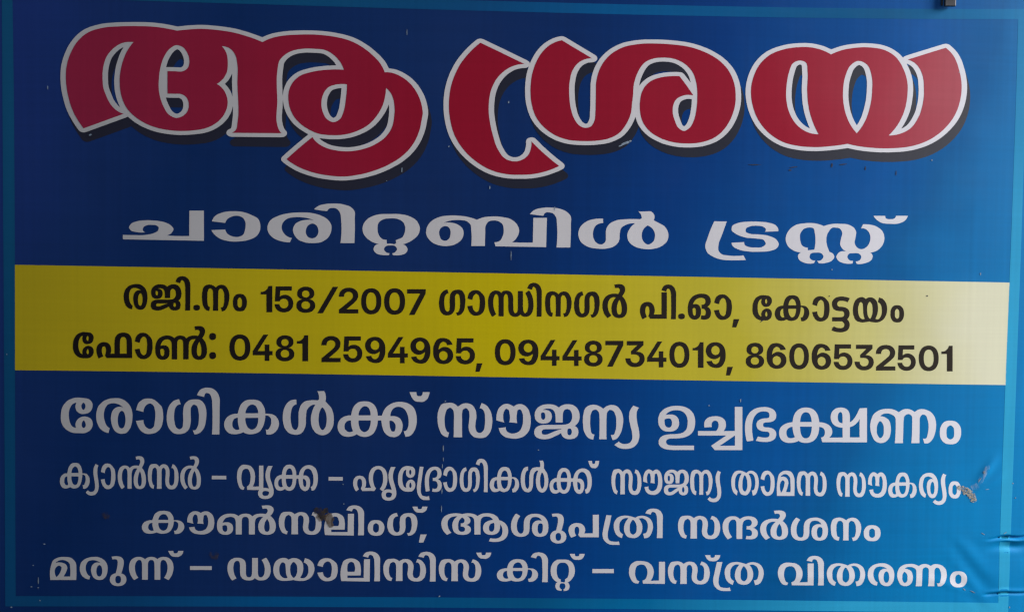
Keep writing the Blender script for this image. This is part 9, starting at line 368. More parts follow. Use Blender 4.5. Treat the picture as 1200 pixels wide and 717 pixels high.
    "1222 -2072 -1 -1 -7 3 -6 6 -6 12 -6 25 -2 12 -2 24 -1 24 0 24 6 43 5 18 4 7 7 8 8 5 5 1 4 -2 4 -3 10 -14 3 -7 3 -16 2 -32 0 -74 1 -75 -1 -30 54 1 -2 32 -1 78 -2 78 0 16 2 15 2 14 3 6 6 6 7 4 4 0 5 -1 8 -9 6 -10 4 -13 2 -32 -4 -75 0 -24 4 -30 3 -9 7 -17 10 -15 12 -11 6 -4 15 -4 23 -2 16 3 8 3 7 4 5 5 6 6 9 15 8 19 3 11 7 37 1 14 0 27 -3 41 -4 26 -4 13 -4 11 -10 22 -12 20 -8 7 -10 7 -16 8 -12 -47 1 2 4 0 10 -3 6 -6 7 -14 4 -11 2 -11 4 -61 -1 -24 -2 -33 -4 -20 -4 -8 -10 -14 -4 -3 -5 -2 -4 0 -9 3 -8 5 -3 5 -3 6 -3 13 -3 22 2 36 3 36 0 23 -1 24 -5 23 -8 20 -10 17 -6 7 -6 4 -14 7 -15 3 -12 -1 -11 -4 -10 -6 -20 -19 -13 15 -6 6 -14 8 -6 3 -15 1 -22 -2 -15 -4 -7 -3 -5 -4 -6 -8 -5 -10 -7 -24 -5 -26 -2 -15 -1 -30 1 -30 4 -32 3 -16 7 -28 10 -27 5 -11 8 -9 5 -5 12 -7 12 -4;1565 -1974 -4 20 -2 19 0 19 3 18 2 8 4 12 6 11 4 2 4 0 7 -3 5 -5 3 -5 2 -6 5 -36 1 -15 -1 -30 -4 -14 53 -6 -4 15 -1 17 0 32 2 36 1 6 3 4 6 4 6 2 3 0 5 -3 4 -6 2 -7 7 -25 3 -22 1 -33 -2 -33 -5 -20 -5 -19 -4 -9 -5 -7 -11 -10 -13 -8 -7 -2 -12 -3 -13 1 -6 2 -11 6 -9 9 -4 5 -2 6 -3 12 -1 7 2 7 -48 -8 9 -31 7 -15 4 -7 6 -7 12 -12 8 -5 8 -4 18 -5 19 -3 17 -1 18 2 18 6 9 4 8 5 8 7 7 7 12 17 5 10 8 20 3 12 3 24 1 42 -2 29 -2 15 -8 36 -4 12 -5 10 -12 16 -7 8 -7 5 -8 5 -6 2 -13 2 -6 -1 -7 -2 -10 -5 -16 -14 -15 12 -9 5 -13 5 -13 1 -6 -1 -8 -3 -7 -5 -15 -13 -5 -8 -5 -9 -4 -10 -7 -23 -3 -23 -1 -11 0 -35 54 -19;1827 -1826 -10 -3 -17 -8 -8 -5 -12 -13 -10 -15 -4 -9 -4 -19 -1 -21 1 -14 2 -12 3 -11 4 -9 6 -9 6 -6 8 -6 8 -3 10 -3 10 0 14 1 12 4 5 3 9 7 7 10 4 12 2 12 1 15 -1 14 -5 18 -6 9 -7 7 -8 5 -10 3 -11 1 -12 -1 -12 -3 -11 -5 -9 -8 -9 -9 13 -14 8 3 9 8 8 5 7 0 3 -1 4 -3 3 -7 2 -8 1 -19 -3 -16 -3 -7 -3 -4 -6 -1 -6 6 -3 7 -3 11 -1 15 0 13 2 12 2 7 1 9 6 8 7 6 9 4 14 4 9 0 9 -2 10 -5 8 -8 7 -13 4 -13 2 -14 4 -68 44 0 1 59 2 31 3 12 6 11 6 5 5 2 9 1 4 -2 7 -4 8 -12 4 -10 4 -17 2 -19 -1 -16 -4 -19 -6 -15 -9 -10 -9 -6 -14 -5 -13 -1 -15 -1 -105 -1 -19 -3 -9 -3 -13 -5 -9 -8 -7 -8 -4 -11 -3 -12 -1 -13 2 -16 2 -7 5 -13 8 -9 5 -4 11 -6 13 -4 13 -2 13 0 17 2 10 3 11 4 16 10 37 29 17 15 15 16 -4 3 6 -5 8 3 14 14 6 2 6 -2 3 -4 4 -9 2 -9 1 -13 -1 -10 -4 -11 -4 -4 -5 -2 -3 0 -3 3 -5 9 -3 15 0 16 2 13 5 13 7 14 -2 1 -30 2 -7 -3 -6 -9 -6 -10 -3 -11 -1 -13 0 -14 3 -19 5 -11 3 -6 8 -9 10 -7 6 -3 14 -3 8 0 10 0 9 2 9 4 7 4 7 7 5 7 4 8 3 9 1 10 0 11 -1 18 -4 14 -3 5 -7 10 -4 3 -9 6 -15 4 -15 1 -8 -3 -8 -3 -28 -18 -22 -12 -20 -12 -41 -29 -14 -7 -8 -3 -12 0 -6 2 -6 6 -4 12 -1 9 1 7 5 9 4 4 4 2 14 3 64 0 30 3 41 8 33 9 7 3 14 12 12 15 8 19 3 15 1 16 0 20 -3 20 -5 18 -4 9 -9 16 -13 12 -7 5 -8 4 -9 3 -10 2 -18 0 -16 -4 -14 -6 -6 -5 -7 -6 -11 -16 -4 -10 20 4 -10 14 -12 12 -15 9 -12 4 -13 3 -15 1;2142 -2075 -2 -1 -3 1 -10 6 -4 6 -3 9 -6 53 -2 75 1 13 3 12 6 20 3 6 4 4 8 5 4 1 9 0 4 -3 4 -4 9 -14 3 -9 2 -10 2 -46 2 -81 0 -57 -2 -28 49 0 -2 28 -1 57 -1 81 0 47 1 9 6 14 5 8 3 4 4 2 5 0 9 -3 9 -5 5 -6 6 -14 5 -15 4 -13 1 -13 3 -53 -1 -28 -1 -14 -6 -28 -4 -14 -4 -4 -4 -2 -8 -2 -4 0 -2 3 12 -46 16 5 10 7 6 6 9 16 11 30 4 13 5 29 5 41 0 28 -1 13 -5 27 -3 13 -4 13 -5 11 -11 18 -6 8 -7 7 -7 6 -6 3 -7 2 -13 3 -7 -1 -12 -2 -12 -5 -9 -7 -18 -18 -18 17 -9 6 -11 6 -17 5 -13 0 -7 0 -13 -4 -14 -8 -6 -6 -6 -6 -5 -9 -3 -11 -5 -26 -3 -28 -1 -15 1 -32 2 -32 3 -32 4 -16 9 -24 10 -19 6 -8 6 -7 6 -4 12 -6 12 -3;2375 -1863 -7 -20 -4 -21 -1 -22 2 -23 1 -12 18 -90 4 -36 2 -22 -2 -10 -4 -14 -5 -12 -4 -5 -4 -4 -12 -5 -12 -3 -13 0 -13 4 -9 6 -7 5 -3 4 0 3 -29 -29 17 -16 13 -9 8 -4 19 -4 18 -2 18 2 18 5 8 5 14 11 11 15 9 17 5 22 3 23 0 11 -1 24 -5 37 -11 55 -4 36 -1 24 1 24 2 15 6 16 3 4 3 3 -38 20",
    "2628 -2075 -5 3 -11 12 -9 14 -4 11 -2 13 -3 28 0 27 1 28 2 13 4 12 8 20 6 8 6 8 7 6 7 4 8 2 8 1 8 0 11 -3 -16 -31 -5 -12 -7 -26 -5 -27 -1 -14 -1 -30 3 -29 8 -29 5 -14 6 -13 7 -10 7 -7 8 -5 10 -4 9 -3 17 -2 15 2 7 2 7 4 7 6 7 9 13 20 9 24 6 29 2 31 -1 27 -4 26 -7 25 -9 23 -13 23 7 4 6 2 12 1 12 -4 6 -3 6 -5 11 -11 5 -9 8 -20 5 -21 2 -13 1 -13 0 -27 -3 -25 -5 -25 -4 -11 -5 -7 -4 -3 -10 -4 -5 0 -3 1 13 -62 14 4 7 3 7 4 6 6 7 9 6 12 5 15 8 29 6 32 1 17 0 33 -5 35 -4 17 -6 16 -7 14 -7 10 -8 10 -10 8 -9 7 -10 5 -8 3 -18 3 -8 0 -9 -1 -16 -6 -8 -5 -17 -14 -26 14 -17 6 -20 6 -19 3 -10 -1 -11 -1 -12 -3 -11 -5 -10 -6 -9 -9 -8 -10 -6 -12 -6 -14 -5 -14 -4 -15 -2 -15 -1 -17 0 -17 3 -33 7 -35 5 -17 6 -16 7 -13 8 -10 8 -9 8 -7 18 -12;2713 -1891 6 -8 5 -10 8 -22 6 -22 3 -36 1 -27 -1 -14 -2 -13 -4 -12 -7 -13 -4 -6 -5 -4 -5 -2 -5 1 -5 3 -12 13 -5 12 -3 14 -2 17 0 43 1 24 2 11 5 21 7 21 4 8 6 3;2944 -1948 -2 6 5 26 5 14 10 15 9 7 5 2 5 1 6 -1 4 -2 10 -10 4 -6 3 -9 4 -14 4 -25 2 -27 -1 -41 -3 -36 -4 -20 -6 -12 -8 -7 -9 -3 -9 2 -5 3 -8 7 -8 11 -7 16 -4 13 -2 16 1 7 -48 -7 3 -4 9 -34 12 -27 10 -17 13 -13 13 -9 7 -3 8 -2 8 -1 22 3 12 4 6 3 6 5 13 13 7 8 5 10 7 22 6 30 2 33 -1 23 -1 23 -5 34 -3 10 -7 16 -26 33 -13 13 -6 5 -7 3 -14 5 -14 0 -14 -1 -14 -5 -6 -4 -12 -11 -5 -7 -5 -8 -5 -11 -5 -17 -6 -32;3202 -2133 104 0 -1 25 0 78 -3 83 -2 19 -4 16 -11 27 -7 12 -7 11 -8 8 -9 7 -10 4 -20 5 -23 2 -12 0 -12 -2 -11 -2 -12 -5 -16 -10 -9 -7 -7 -7 -6 -9 -6 -12 -7 -31 -9 -66 -2 -36 0 -36 5 -73;3134 -1912 5 10 12 12 6 5 6 4 9 3 10 2 10 0 10 -2 9 -4 8 -4 7 -7 8 -7 7 -9 5 -10 4 -12 3 -27 3 -49 2 -40 0 -20 -2 -22 -52 1 3 13 11 35 8 32 4 20 0 10 -3 17 -5 17 -3 7 -5 7 -5 6 -7 5 -13 7 -10 4 -10 2 -11 0 -11 -2;3139 -1969 8 11 9 8 5 2 5 -2 6 -3 5 -5 4 -5 3 -6 1 -8 -1 -8 -4 -27 -4 -19 -6 -17 -6 -17 -8 -16 -13 -15 -10 33 -4 29 -1 25 4 22;3408 -2092 -1 -1 -8 3 -6 6 -5 13 -7 24 -3 12 -2 23 -1 24 0 23 6 42 5 18 4 7 7 8 9 5 4 0 5 -1 4 -4 10 -13 3 -7 3 -16 2 -32 1 -72 1 -73 0 -29 55 -1 -1 32 -3 76 -2 77 0 15 1 15 3 14 3 6 6 5 7 4 4 1 5 -2 9 -8 6 -10 4 -13 3 -31 -4 -74 0 -23 5 -30 2 -9 8 -17 10 -14 12 -11 7 -4 15 -5 24 -1 16 2 8 3 7 4 6 5 5 6 10 15 8 18 4 11 6 36 1 13 0 27 -3 40 -5 26 -4 12 -4 12 -10 22 -13 19 -8 7 -11 7 -16 8 -12 -46 1 2 3 0 11 -3 6 -6 8 -14 4 -10 2 -12 4 -60 0 -23 -2 -32 -4 -20 -4 -8 -11 -14 -4 -3 -5 -1 -4 0 -9 3 -8 5 -4 5 -2 5 -4 13 -3 22 1 36 4 34 0 24 -2 23 -5 22 -8 20 -11 17 -6 6 -6 5 -15 7 -15 3 -12 -1 -12 -4 -10 -6 -20 -18 -14 15 -6 6 -14 8 -7 3 -14 1 -23 -2 -16 -3 -7 -4 -5 -4 -6 -8 -5 -9 -7 -24 -6 -25 -1 -14 -1 -30 2 -30 3 -31 3 -16 8 -28 10 -26 6 -11 8 -9 5 -4 13 -7 12 -5",
    "3886 -2105 -1 -1 -8 3 -6 7 -5 12 -7 24 -3 12 -2 24 -1 24 0 23 5 42 5 18 4 8 8 7 8 5 5 1 5 -2 4 -3 10 -14 3 -7 3 -16 2 -32 1 -73 1 -73 -1 -30 56 0 -2 31 -2 78 -3 77 1 15 1 15 2 14 3 6 6 6 7 4 4 0 5 -1 9 -9 6 -10 4 -13 3 -32 -4 -74 0 -23 5 -30 3 -10 7 -16 11 -15 12 -11 6 -4 15 -4 24 -2 16 2 8 3 7 4 6 5 5 6 10 15 8 18 3 11 6 37 2 13 0 27 -4 41 -5 26 -3 12 -5 12 -10 22 -13 19 -7 7 -11 8 -16 7 -12 -46 1 2 3 0 10 -3 7 -6 8 -14 4 -11 2 -11 4 -60 0 -24 -2 -32 -4 -20 -4 -9 -10 -13 -5 -3 -5 -2 -4 0 -9 3 -8 6 -3 4 -3 6 -4 13 -3 22 2 36 3 35 0 23 -2 24 -5 22 -8 20 -11 17 -6 7 -6 5 -15 7 -15 2 -12 -1 -12 -4 -10 -5 -20 -19 -14 16 -6 6 -14 8 -6 2 -15 2 -23 -2 -15 -4 -7 -3 -6 -4 -6 -8 -4 -10 -7 -23 -6 -26 -1 -14 -1 -30 2 -30 4 -32 3 -15 8 -28 9 -27 6 -11 8 -9 5 -5 13 -7 12 -4;4242 -2014 -4 21 -2 20 0 18 2 18 2 9 4 12 6 11 5 2 3 0 7 -3 6 -5 3 -5 2 -7 6 -36 1 -15 -1 -31 -3 -14 54 -7 -4 16 -2 16 0 34 2 36 1 6 3 4 6 4 6 2 4 0 4 -3 4 -6 3 -7 8 -26 3 -22 1 -34 -2 -33 -4 -20 -6 -19 -4 -9 -5 -8 -11 -10 -14 -7 -6 -3 -13 -2 -13 1 -7 2 -11 6 -10 9 -4 5 -2 6 -3 13 -1 7 2 7 -50 -8 10 -31 7 -15 5 -8 6 -7 12 -12 8 -5 9 -4 19 -6 19 -3 18 -1 18 2 19 5 9 5 9 5 8 6 6 7 13 17 5 10 8 21 2 12 3 24 2 42 -3 30 -2 15 -9 37 -4 12 -6 10 -12 17 -7 7 -8 7 -7 4 -7 2 -13 2 -7 0 -6 -2 -11 -5 -16 -15 -16 13 -9 6 -13 4 -14 1 -6 0 -8 -3 -8 -5 -14 -13 -6 -8 -5 -9 -4 -11 -7 -23 -3 -23 -1 -11 1 -36 56 -20;4594 -1867 -15 -3 -6 -3 -13 -10 -10 -14 -9 -16 -8 -30 -9 -43 -16 0 -7 -2 -7 -1 -14 -7 -13 -9 -6 -6 -10 -15 -7 -20 -2 -11 -2 -20 3 -21 5 -19 8 -16 12 -15 6 -5 6 -4 15 -5 21 -1 13 2 13 4 23 10 13 -8 12 -5 12 -3 13 -1 21 3 17 7 7 5 7 6 6 7 5 10 5 10 8 22 3 13 5 28 4 49 5 1 7 -1 6 -2 4 -3 7 -7 6 -9 2 -7 3 -17 0 -16 -2 -17 -3 -16 -5 -12 -5 -10 -3 -4 -4 -2 -9 0 -3 1 0 2 7 -45 14 -1 7 1 13 4 6 4 6 5 11 13 9 16 8 22 2 12 0 21 -4 21 -2 10 -8 16 -5 8 -11 13 -12 8 -7 2 -13 4 -29 2 -2 26 -6 24 -11 30 -10 17 -11 11 -11 7 -18 5 -18 1;4620 -1909 10 -4 8 -7 4 -5 8 -19 4 -15 3 -15 -2 -10 -80 1 -2 6 1 10 3 16 5 15 8 13 7 8 9 6 5 1;4656 -2023 3 -12 -1 -20 -3 -20 -5 -22 -3 -7 -7 -10 -10 -8 -5 -2 -5 -1 -6 1 -10 6 -9 9 -4 6 -4 8 -6 18 -6 26 -1 18 2 11;4527 -2041 1 -18 5 -31 7 -31 -6 -3 -10 -2 -9 2 -4 3 -5 3 -7 10 -5 11 -2 7 -1 23 3 17 2 8 4 7 4 6 4 3 8 3 5 1 7 0;4909 -2124 -3 1 -5 3 -8 9 -7 13 -8 18 -5 20 -4 18 -2 19 0 17 3 32 2 9 6 17 6 13 5 7 5 4 12 5 11 3 13 1 12 -3 11 -3 11 -5 10 -7 14 -11 4 -7 -14 5 -12 0 -10 -2 -9 -4 -9 -7 -10 -15 -6 -13 -2 -9 -3 -20 -2 -21 3 -31 3 -20 6 -23 7 -20 9 -16 5 -6 10 -10 12 -7 5 -3 6 -1 12 -1 14 1 6 2 7 4 6 6 10 15 10 22 4 13 5 36 2 26 0 22 -3 34 -7 32 -7 19 -5 10 -10 16 -12 13 -7 7 -13 11 -14 7 -9 3 -17 3 -17 0 -17 -1 -17 -3 -25 -11 -8 -5 -9 -6 -7 -9 -13 -16 -6 -9 -5 -11 -4 -14 -6 -35 -1 -26 1 -21 3 -21 5 -21 3 -11 12 -28 5 -8 11 -12 10 -10 15 -10 7 -3 13 -3;4989 -1981 8 -7 6 -10 2 -7 5 -25 3 -27 -1 -27 -2 -15 -4 -14 -2 -5 -6 -8 -7 -4 -4 0 -3 1 -7 4 -5 7 -3 6 -4 13 -3 16 -2 27 1 27 5 25 2 6 6 10 7 7 4 1;5101 -1910 -7 -21 -4 -22 0 -22 1 -23 2 -12 19 -92 5 -37 2 -22 -1 -11 -4 -13 -6 -13 -4 -4 -5 -5 -12 -5 -12 -3 -14 1 -14 4 -10 6 -7 6 -4 3 1 3 -31 -29 18 -17 14 -8 9 -5 19 -5 20 -1 19 1 19 6 9 4 14 11 12 15 9 18 5 22 3 23 0 12 -1 24 -6 38 -12 56 -4 36 -2 24 1 25 2 16 6 15 3 5 4 3 -41 20;5253 -1976 -18 -3 -9 -3 -7 -5 -6 -6 -11 -16 -8 -20 -2 -9 -3 -20 1 -33 2 -23 3 -11 9 -19 11 -16 14 -12 7 -4 8 -3 17 -3 17 -1 18 2 8 3 8 4 6 6 11 17 9 19 3 11 3 22 0 23 -2 21 -4 20 -8 18 -11 17 -13 12 -8 5 -9 3 -18 3;5269 -2019 9 -6 7 -9 4 -8 3 -9 1 -10 1 -29 0 -20 -2 -9 -4 -8 -11 -11 -5 -2 -4 -1 -5 1 -5 3 -5 3 -7 8 -5 7 -2 9 -2 21 0 29 0 10 2 9 4 8 7 8 9 7 5 1"]
DATA["l7"] = [
    "-4092 -2397 -21 -3 -10 -3 -19 -10 -16 -13 -7 -7 -6 -8 -5 -9 -8 -19 -14 -39 -23 -1 -10 -1 -20 -5 -21 -8 -10 -5 -9 -6 -8 -7 -7 -7 -6 -9 -5 -9 -3 -10 -3 -9 0 -9 2 -19 3 -8 4 -8 5 -8 6 -7 16 -12 9 -5 9 -3 11 -2 22 -2 20 0 19 3 25 6 27 9 17 -7 17 -4 18 -2 9 -1 29 3 24 5 12 4 11 5 10 6 9 7 9 8 7 10 12 20 5 12 5 12 6 26 5 32 11 1 9 -1 9 -3 5 -3 9 -7 4 -4 3 -7 2 -7 1 -7 -1 -16 -3 -15 -6 -15 -7 -11 -8 -9 -4 -3 -5 -3 -12 0 -4 0 -2 3 8 -40 21 0 10 1 20 4 18 9 9 6 14 13 7 9 6 9 5 11 4 10 1 10 -1 18 -3 9 -4 9 -4 8 -6 7 -6 6 -16 11 -17 7 -9 2 -20 2 -40 0 -2 24 -7 21 -5 10 -10 17 -13 14 -8 6 -7 4 -17 5 -26 5 -25 0;-4056 -2433 13 -3 11 -6 5 -4 11 -17 6 -13 3 -14 -2 -9 -115 -3 -2 5 4 13 4 11 8 14 5 6 11 10 12 7 13 4;-4009 -2534 2 -11 -1 -18 -3 -9 -8 -23 -8 -13 -5 -5 -12 -8 -14 -6 -8 -1 -7 1 -7 2 -7 2 -12 8 -6 5 -5 7 -5 8 -6 16 -4 15 -1 8 -1 9 3 10;-4197 -2557 1 -16 7 -28 8 -28 -15 -4 -13 -1 -13 3 -5 3 -6 4 -8 9 -3 6 -2 6 -1 7 0 13 5 16 4 8 5 7 6 5 11 5 12 2 9 0;-3711 -2528 -5 18 -2 19 1 17 3 17 4 7 6 12 4 6 5 4 6 2 4 0 9 -2 8 -5 4 -4 3 -6 5 -33 1 -14 0 -14 -2 -14 -5 -13 76 -3 -4 13 -2 16 0 15 1 15 4 33 3 6 4 4 3 2 12 3 5 0 6 -2 5 -5 3 -7 10 -22 3 -21 1 -30 -2 -21 -2 -10 -7 -19 -9 -17 -6 -9 -7 -7 -16 -10 -18 -7 -9 -2 -18 -3 -18 0 -8 1 -15 5 -13 8 -5 5 -4 5 -4 12 -1 7 3 5 -70 -9 11 -27 10 -14 6 -6 16 -12 9 -5 11 -5 25 -5 27 -3 26 -2 25 2 13 1 26 6 13 5 13 5 11 6 19 15 16 17 7 9 5 10 4 11 5 23 3 24 0 14 -2 27 -3 13 -6 23 -5 11 -5 10 -7 9 -8 8 -18 13 -10 6 -11 3 -18 3 -10 0 -19 -2 -15 -6 -7 -3 -15 -10 -20 10 -13 5 -9 2 -20 2 -9 0 -9 -1 -12 -3 -11 -4 -11 -7 -10 -7 -9 -7 -7 -9 -6 -9 -9 -21 -6 -21 -2 -22 0 -21 77 -16;-3289 -2406 -17 -2 -16 -4 -15 -4 -15 -6 -14 -7 -13 -9 -11 -9 -10 -11 -9 -12 -8 -13 -5 -15 -4 -16 -3 -17 -1 -18 1 -16 2 -14 2 -12 4 -12 6 -10 12 -16 8 -7 8 -5 9 -5 19 -6 20 -2 21 0 20 3 18 7 8 4 13 10 10 12 7 15 2 9 1 19 -1 17 -4 15 -7 12 -5 6 -11 8 -15 7 -16 3 -19 1 -21 -2 -20 -5 -9 -4 -16 -9 -13 -8 -6 -3 11 -36 12 12 11 9 16 8 11 3 11 0 10 -3 4 -2 3 -4 4 -9 2 -13 0 -13 -2 -17 -5 -8 -4 -4 -5 -3 -5 -2 -7 0 -7 2 -9 6 -8 12 -5 18 -1 18 0 29 4 24 4 11 10 18 13 15 7 7 8 5 18 7 20 4 17 1 17 -2 8 -2 7 -4 6 -4 7 -7 7 -15 3 -13 2 -18 0 -140 70 2 0 76 0 76 2 25 5 12 5 7 4 4 8 4 7 2 15 2 12 -2 10 -5 4 -3 5 -7 5 -12 2 -24 0 -77 0 -76 70 2 0 71 0 71 -20 50 -2 13 -13 12 -15 11 -8 4 -18 6 -22 3 -23 -1 -10 -1 -20 -5 -18 -7 -8 -5 -22 -17 22 -4 -9 4 -18 13 -20 10 -22 6 -13 1 -29 1;-2822 -2641 17 4 16 5 13 7 12 9 10 11 7 13 5 15 4 17 1 19 -1 11 -1 11 -5 22 -8 20 -10 19 -14 17 -17 14 -10 6 -24 13 -17 5 -22 5 -24 2 -30 0 -23 -3 -20 -4 -17 -6 -15 -8 -12 -8 -22 -20 -21 -87 1 -82 66 1 0 109 2 18 4 15 4 8 4 7 12 11 9 5 10 4 21 4 25 0 12 -1 9 -3 14 -6 10 -7 6 -5 9 -11 8 -13 6 -14 4 -16 3 -16 2 -15 0 -21 -1 -10 -4 -17 -3 -6 -3 -5 -5 -3 -4 -3 -6 -2 -6 0 -8 1 -7 2 -6 5 -4 7 -4 9 -3 18 0 23 3 23 4 15 6 15 13 22 17 21 6 6 9 7 9 9 17 17 12 17 5 8 6 16 2 8 0 13 -2 10 -4 10 -3 4 -9 8 -12 8 -16 5 -21 2 -12 0 -33 -2 -23 -4 -5 1 12 -38 6 2 17 3 11 0 10 -2 8 -4 4 -7 3 -7 0 -10 -3 -9 -7 -11 -15 -16 -14 -13 -5 -12 -18 -17 -15 -16 -6 -8 -11 -17 -8 -16 -6 -24 -2 -25 2 -23 2 -11 7 -18 5 -8 7 -7 6 -6 17 -10 20 -7 23 -3 13 0;-2596 -2593 -1 -1 -4 0 -9 4 -6 3 -7 11 -9 22 -3 11 -2 22 -1 21 1 22 2 10 7 28 3 9 4 8 6 6 11 7 11 5 6 1 6 -1 10 -7 9 -8 4 -6 2 -7 3 -23 0 -14 -1 -133 -2 -26 79 2 -2 28 0 118 -1 22 1 14 3 20 3 6 4 6 9 5 9 4 5 0 6 -1 6 -3 5 -4 9 -9 3 -6 2 -6 3 -28 -3 -36 -5 -32 -1 -10 1 -11 3 -18 2 -9 3 -8 5 -8 5 -7 14 -13 17 -9 9 -4 21 -3 33 -1 23 3 11 3 10 4 8 5 8 5 14 14 12 17 8 21 6 22 3 24 0 25 -1 12 -5 23 -8 23 -5 10 -14 20 -8 9 -9 8 -17 9 -16 6 -16 4 -18 -42 2 2 10 0 8 -2 5 -3 4 -3 7 -8 8 -13 3 -11 2 -11 2 -33 0 -21 -5 -40 -2 -10 -4 -8 -5 -8 -10 -9 -6 -4 -6 -3 -6 -1 -5 0 -12 2 -10 5 -5 4 -4 5 -4 12 -3 12 -1 8 3 32 6 32 1 21 -2 21 -3 10 -4 10 -10 17 -6 8 -8 8 -8 5 -9 5 -21 5 -21 2 -17 -1 -16 -4 -15 -6 -13 -7 -14 -10 -18 14 -9 5 -19 7 -9 2 -21 1 -32 -3 -22 -4 -10 -3 -8 -4 -9 -7 -7 -10 -10 -21 -8 -23 -3 -13 -2 -27 1 -28 4 -28 4 -14 10 -25 13 -24 8 -10 10 -7 8 -4 18 -6 18 -4;-2051 -2629 112 1 111 0 0 127 1 127 -70 -2 -1 -106 -1 -107 -95 -2 -95 -2 -1 29 78 1 77 2 3 52 0 17 -6 45 -3 14 -5 13 -6 10 -9 10 -11 8 -12 7 -13 6 -13 5 -12 2 -13 2 -27 -1 -13 -2 -25 -7 -12 -5 -12 -6 -9 -8 -7 -9 -6 -11 -12 -38 -9 -33 -4 -34 -1 -34 4 -36 6 -35;-2090 -2511 -2 20 0 11 2 33 2 8 4 6 10 12 6 5 7 4 7 3 13 -1 13 -3 6 -3 5 -6 5 -7 6 -16 5 -21 1 -13 0 -13 -3 -14 -5 -15 -79 -2;-1851 -2347 1 7 2 6 5 10 3 4 4 3 5 1 9 1 9 -2 9 -5 8 -7 7 -11 5 -13 4 -19 2 -13 4 -120 -2 -80 -3 -39 69 1 0 119 0 80 1 47 0 15 -3 13 -2 8 -7 14 -8 12 -6 8 -14 11 -15 8 -9 4 -9 3 -18 4 -19 1 -18 -1 -10 -1 -16 -5 -16 -5 -7 -4 -7 -6 -10 -12 -14 -24;-1583 -2444 -11 -1 -12 -2 -10 -3 -10 -5 -8 -5 -7 -7 -7 -8 -10 -17 -3 -9 -4 -18 -1 -18 1 -20 2 -11 3 -9 5 -9 5 -7 14 -15 8 -5 9 -5 9 -3 20 -4 31 -1 23 3 10 3 10 4 8 5 8 7 6 8 11 18 4 9 3 10 3 20 0 10 -2 18 -5 18 -4 8 -5 8 -13 14 -16 10 -9 4 -11 3 -22 2;-1565 -2481 10 -5 9 -8 5 -6 3 -9 1 -8 0 -26 -1 -18 -3 -9 -4 -6 -14 -10 -11 -3 -6 0 -5 2 -6 3 -9 7 -5 6 -3 8 -1 18 0 26 1 9 3 9 4 7 9 7 11 6 6 1;-1317 -2396 -14 40 -19 -4 -9 -2 -18 -7 -9 -5 -9 -7 -15 -15 -6 -8 -7 -12 -6 -12 -4 -14 -5 -27 -3 -24 1 -24 5 -24 8 -23 5 -11 7 -10 7 -7 15 -13 9 -5 9 -4 19 -5 20 -1 31 3 20 5 17 8 15 12 11 14 4 8 5 17 3 18 2 16 -2 47 -1 41 1 8 4 8 11 14 5 3 5 2 5 0 11 -2 9 -5 7 -6 5 -9 2 -9 7 -32 1 -12 1 -25 -2 -22 -2 -22 -3 -11 -7 -16 -7 -12 -5 -5 -6 -4 -4 -1 -16 -1 -4 2 18 -32 25 4 15 5 9 5 17 14 13 16 7 13 5 13 4 14 5 29 4 37 -1 24 -4 21 -3 11 -4 10 -5 9 -11 15 -15 13 -8 4 -10 4 -22 3 -23 0 -22 -2 -22 -5 -10 -4 -8 -5 -15 -12 -11 -13 -5 -10 -2 -10 -2 -10 -3 -39 3 -53 -4 -40 -2 -7 -4 -6 -4 -3 -9 -6 -11 -3 -5 1 -5 2 -14 8 -7 7 -4 9 -3 9 -7 31 -2 13 0 24 4 40 3 8 4 9 7 10 8 9 11 5 17 4;-1144 -2298 11 -19 10 -12 12 -10 8 -5 9 -2 10 -2 37 -1 10 1 9 2 15 7 12 9 6 6 8 13 6 16 4 18 -60 -1 -4 -17 -5 -8 -5 -3 -5 -1 -10 -1 -10 0 -5 2 -5 3 -4 8 -2 16 -59 -1;-1021 -2696 38 94 -72 -1 -18 -94",
